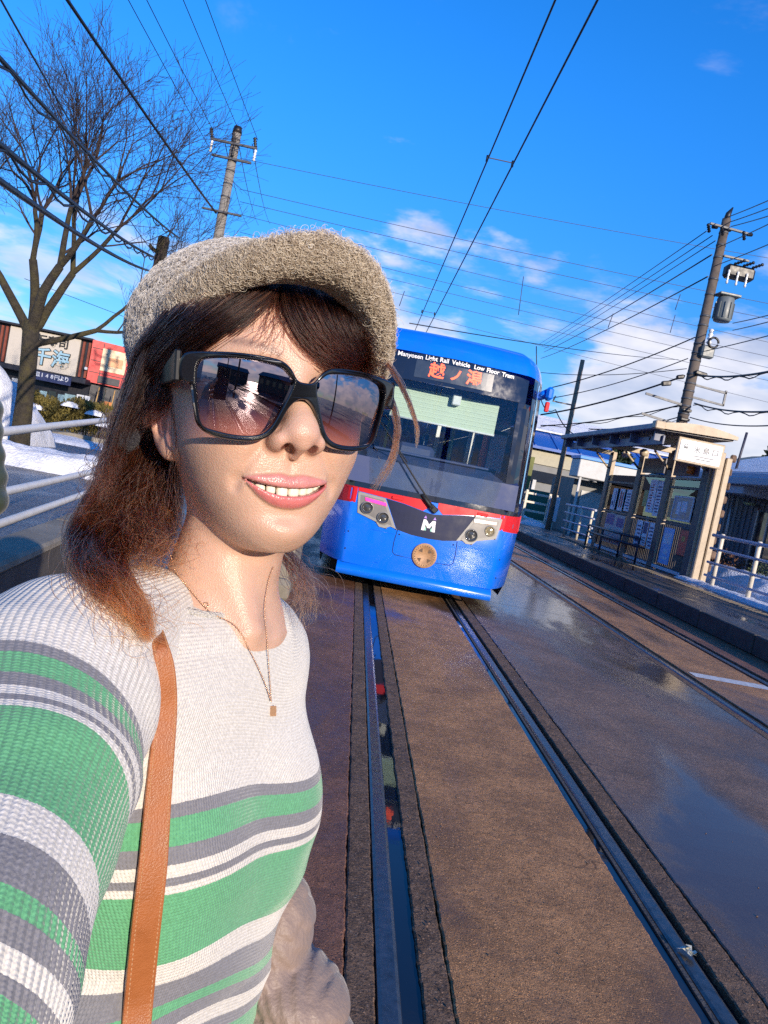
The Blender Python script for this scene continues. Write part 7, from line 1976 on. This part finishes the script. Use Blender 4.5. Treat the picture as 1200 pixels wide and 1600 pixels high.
def lock(name, guide, width, n, k=20, depth=.6, clumps=14, clump=.7, frizz=.0012, freq=2.0, lenvar=.2, rad=.000055, parent=None, splay=0.0, curl=0.0):
    n = max(8, int(n*DENS)); C = catmull(guide, 12); tt = np.linspace(0, 1, len(C)); tk = np.linspace(0, 1, k)
    C = np.stack([np.interp(tk, tt, C[:, i]) for i in range(3)], 1); T, S, Nn = frames(C)
    w = np.interp(tk, np.linspace(0, 1, len(width)), width)
    cc_ = rh.uniform(-1, 1, (clumps, 2)); ci = rh.integers(0, clumps, n)
    own = rh.normal(size=(n, 2))*.5
    o2 = cc_[ci]*clump+own*(1-clump*.75)
    a = o2[:, 0][:, None]*w[None]; b = o2[:, 1][:, None]*w[None]*depth
    if splay:
        a = a+rh.normal(size=(n, 1))*splay*tk[None]**2; b = b+rh.normal(size=(n, 1))*splay*.6*tk[None]**2
    for amp, fr in ((frizz, freq), (frizz*.45, freq*2.7)):
        ph = rh.uniform(0, 6.28, (n, 2)); f_ = freq*rh.uniform(.6, 1.5, (n, 1))*fr/freq
        g = tk[None]**.7
        a = a+amp*np.sin(6.28*f_*tk[None]+ph[:, :1])*g*rh.uniform(.2, 1.6, (n, 1)); b = b+amp*np.sin(6.28*f_*tk[None]+ph[:, 1:])*g*rh.uniform(.2, 1.6, (n, 1))
    X = C[None]+a[..., None]*S[None]+b[..., None]*Nn[None]
    ln = 1-lenvar*rh.random(n)**1.5                      # shorten some
    sh = rh.random(n)*.06
    for q in range(3):
        pass
    tq = sh[:, None]+(ln-sh)[:, None]*tk[None]
    idx = tq*(k-1); i0 = np.clip(idx.astype(int), 0, k-2); fr_ = (idx-i0)[..., None]
    X = np.take_along_axis(X, i0[..., None].repeat(3, 2), 1)*(1-fr_)+np.take_along_axis(X, (i0+1)[..., None].repeat(3, 2), 1)*fr_
    return name, X
def skin_on(p, off): return onto(pix(*p), lambda Q: skin_sdf_local(hl(np.asarray(Q, f32)).astype(f32)), off)
def drape(p):
    return pix(*p) if p[1] < 872 or p[0] > 300 else onto(pix(*p), cloth_skin, .0085)
def G(lst, off=None): return [skin_on(p, off) if off is not None else drape(p) for p in lst]
hairp = empty('hair'); hairp.parent = person
HS = []
# fringe swept to the left of the picture: a family of guides from the parting
for i, s in enumerate(np.linspace(0, 1, 9)):
    g = [(448-s*170, 440+s*45, .51+s*.02), (425-s*165, 462+s*50, .51+s*.03), (372-s*135, 500+s*45, .515+s*.04), (305-s*80, 545+s*25, .535+s*.04), (262-s*40, 585+s*15, .56+s*.03), (232-s*26, 640, .585), (196-s*30, 712, .595)]
    gg = G(g[:5], .0035+.002*s)+G(g[5:])
    HS.append(lock('f', gg, [.007, .010, .012, .012, .010, .006, .004], 420 if i else 130, depth=.35, frizz=.0012, lenvar=.35, clumps=12))
# fringe swept to the right
for i, s in enumerate(np.linspace(0, 1, 8)):
    g = [(446+s*96, 438+s*34, .51), (452+s*96, 476+s*26, .51), (468+s*88, 512+s*22, .51), (492+s*76, 542+s*12, .512), (516+s*64, 562+s*6, .515), (540+s*52, 574+s*6, .515)]
    HS.append(lock('f', G(g, .004+.002*s), [.008, .012, .013, .012, .010, .008], 480, depth=.35, frizz=.0010, lenvar=.42, clumps=12))
# a few loose strands on the forehead
HS.append(lock('f', G([(440, 452, .51), (432, 490, .51), (420, 525, .51), (400, 556, .515)], .003), [.010, .014, .018, .022], 60, depth=.2, clumps=30, frizz=.0016, lenvar=.5))
HS.append(lock('f', G([(360, 470, .52), (335, 505, .52), (310, 535, .525), (290, 560, .535)], .003), [.012, .016, .018, .02], 110, depth=.2, clumps=30, frizz=.0016, lenvar=.5))
# hair over and in front of the ear
for g, w, n in (([(246, 520, .56), (216, 590, .58), (196, 640, .58), (174, 700, .575), (148, 770, .565), (130, 815, .56)], [.010, .011, .009, .007, .007, .006], 330),
                ([(265, 520, .555), (236, 580, .56), (208, 640, .562), (188, 690, .565), (176, 740, .57), (164, 800, .57)], [.012, .012, .008, .006, .005, .004], 420),
                ([(250, 520, .58), (222, 580, .60), (200, 650, .60), (182, 710, .60), (164, 760, .59), (150, 800, .57)], [.010, .010, .009, .008, .007, .006], 260),
                ([(276, 560, .548), (262, 600, .548), (250, 622, .55), (236, 650, .556), (226, 668, .56)], [.006, .010, .010, .006, .003], 220),
                ([(278, 590, .545), (272, 640, .545), (276, 700, .548), (272, 770, .555), (290, 850, .555)], [.002, .003, .004, .006, .008], 26)):
    HS.append(lock('s', G(g), w, n, frizz=.0022, lenvar=.3, clumps=16))
# gathered tail: mass behind the ear, then a loose twist over the shoulder
for g, w, n, fz in (([(250, 640, .64), (240, 720, .64), (215, 780, .62), (190, 830, .60)], [.016, .019, .021, .018], 2000, .003),
                    ([(262, 690, .645), (255, 770, .64), (246, 830, .625), (225, 872, .60)], [.014, .018, .018, .014], 1300, .003),
                    ([(225, 680, .63), (190, 740, .60), (152, 790, .57), (126, 838, .545), (132, 880, .53), (172, 922, .515), (212, 960, .508), (234, 1004, .505)], [.010, .013, .014, .012, .0105, .009, .006, .0015], 1400, .0040),
                    ([(235, 720, .62), (215, 790, .59), (190, 838, .565), (172, 872, .545), (190, 915, .525), (220, 955, .515), (238, 1000, .508)], [.014, .016, .015, .012, .009, .006, .0015], 1100, .0040),
                    ([(200, 760, .59), (165, 820, .565), (150, 862, .545), (165, 900, .53), (205, 945, .515), (228, 985, .507)], [.010, .012, .012, .010, .006, .002], 420, .006)):
    HS.append(lock('t', G(g), w, n, k=26, depth=.8, frizz=fz*.55, freq=2.0, lenvar=.42, clumps=16, clump=.86))
# frizz that flies off
for g, w, n, sp_ in (([(205, 800, .57), (225, 850, .555), (240, 885, .55), (262, 905, .545)], [.014, .020, .022, .024], 260, .022),
                ([(176, 640, .58), (165, 710, .57), (145, 780, .56), (110, 850, .55)], [.008, .012, .014, .014], 80, .012),
                ([(160, 850, .54), (150, 890, .525), (180, 935, .51), (225, 985, .505), (250, 1010, .505)], [.016, .018, .016, .012, .012], 260, .024),
                ([(240, 730, .60), (215, 790, .58), (200, 850, .565), (230, 900, .55)], [.020, .028, .030, .03], 360, .024)):
    HS.append(lock('z', G(g), w, n, k=26, depth=1.0, frizz=.009, freq=1.9, lenvar=.65, clumps=60, clump=.5, splay=sp_, rad=.00005))
# locks on the far side of the face
HS.append(lock('r', G([(596, 556, .56), (620, 590, .56), (640, 632, .56), (652, 672, .56), (651, 700, .56)], None), [.0030, .0028, .0022, .0014, .0008], 75, frizz=.0012, lenvar=.25, clumps=8))
HS.append(lock('r', G([(598, 585, .57), (614, 630, .565), (622, 675, .565), (612, 722, .565), (584, 768, .565)], None), [.0030, .0030, .0028, .0026, .0050], 95, frizz=.0016, lenvar=.25, clumps=10))
HS.append(lock('r', G([(430, 850, .64), (462, 885, .63), (478, 930, .625), (474, 985, .62)], None), [.006, .009, .011, .012], 130, frizz=.004, lenvar=.4, clumps=16))
HS.append(lock('r', G([(420, 820, .65), (450, 880, .64), (488, 930, .63), (480, 970, .63)], None), [.008, .012, .02, .022], 40, frizz=.006, lenvar=.5, clumps=30))
m_fringe = m_hair.copy(); m_fringe.name = 'dark fringe hair'
for n_ in m_fringe.node_tree.nodes:
    if n_.type == 'MIX': n_.inputs[7].default_value = (.075, .022, .014, 1)  # fringe ends get less of the painted sunlight
for n_ in m_hair.node_tree.nodes:
    if n_.type == 'VALTORGB':
        for e_, c_ in zip(n_.color_ramp.elements, ((.010, .004, .003), (.045, .014, .008), (.13, .038, .017), (.32, .10, .042))): e_.color = c_+(1,)
    if n_.type == 'MIX': n_.inputs[7].default_value = (.42, .115, .036, 1)  # tail ends get a stronger painted sunlit orange
byk = {}
for (g_, X) in HS: byk.setdefault((g_ in 'fs', X.shape[1]), []).append(X)
for (fr_, k), L in byk.items():
    strands('hair_strands', np.concatenate(L), .00018, m_fringe if fr_ else m_hair, hairp, tip=.35)
# hair ties
m_tie = fibre_mat('dark tie fibre', [(.012, .010, .020), (.035, .025, .04), (.02, .015, .02)], .6)
m_tieb = mat('dark hair tie', (.015, .012, .018), .9)
m_pinkf = fibre_mat('pink tie fibre', [(.45, .20, .17), (.55, .32, .27), (.30, .12, .10)], .5)
m_pinkb = mat('pink hair tie', (.40, .18, .15), .7)
for c, r, mb_, mf_, n in ((pix(196, 684, .572), .0085, m_tieb, m_tie, 1500),):
    th_, ph_ = rh.uniform(0, 6.28, n), np.arccos(rh.uniform(-1, 1, n)); Nn = np.stack([np.sin(ph_)*np.cos(th_), np.sin(ph_)*np.sin(th_), np.cos(ph_)], 1)
    mb = MB(); mb.lathe([(.0001, -r), (r*.6, -r*.8), (r*.92, -r*.4), (r, 0), (r*.92, r*.4), (r*.6, r*.8), (.0001, r)], n=14)
    t_ = mb.obj('hair_tie', mb_, hairp, loc=Vector(c))
    strands('fuzz', curls(c+Nn*r*.9, Nn, rh, min(.005, r*.42), .0012), .00018, mf_, hairp, tip=.7)
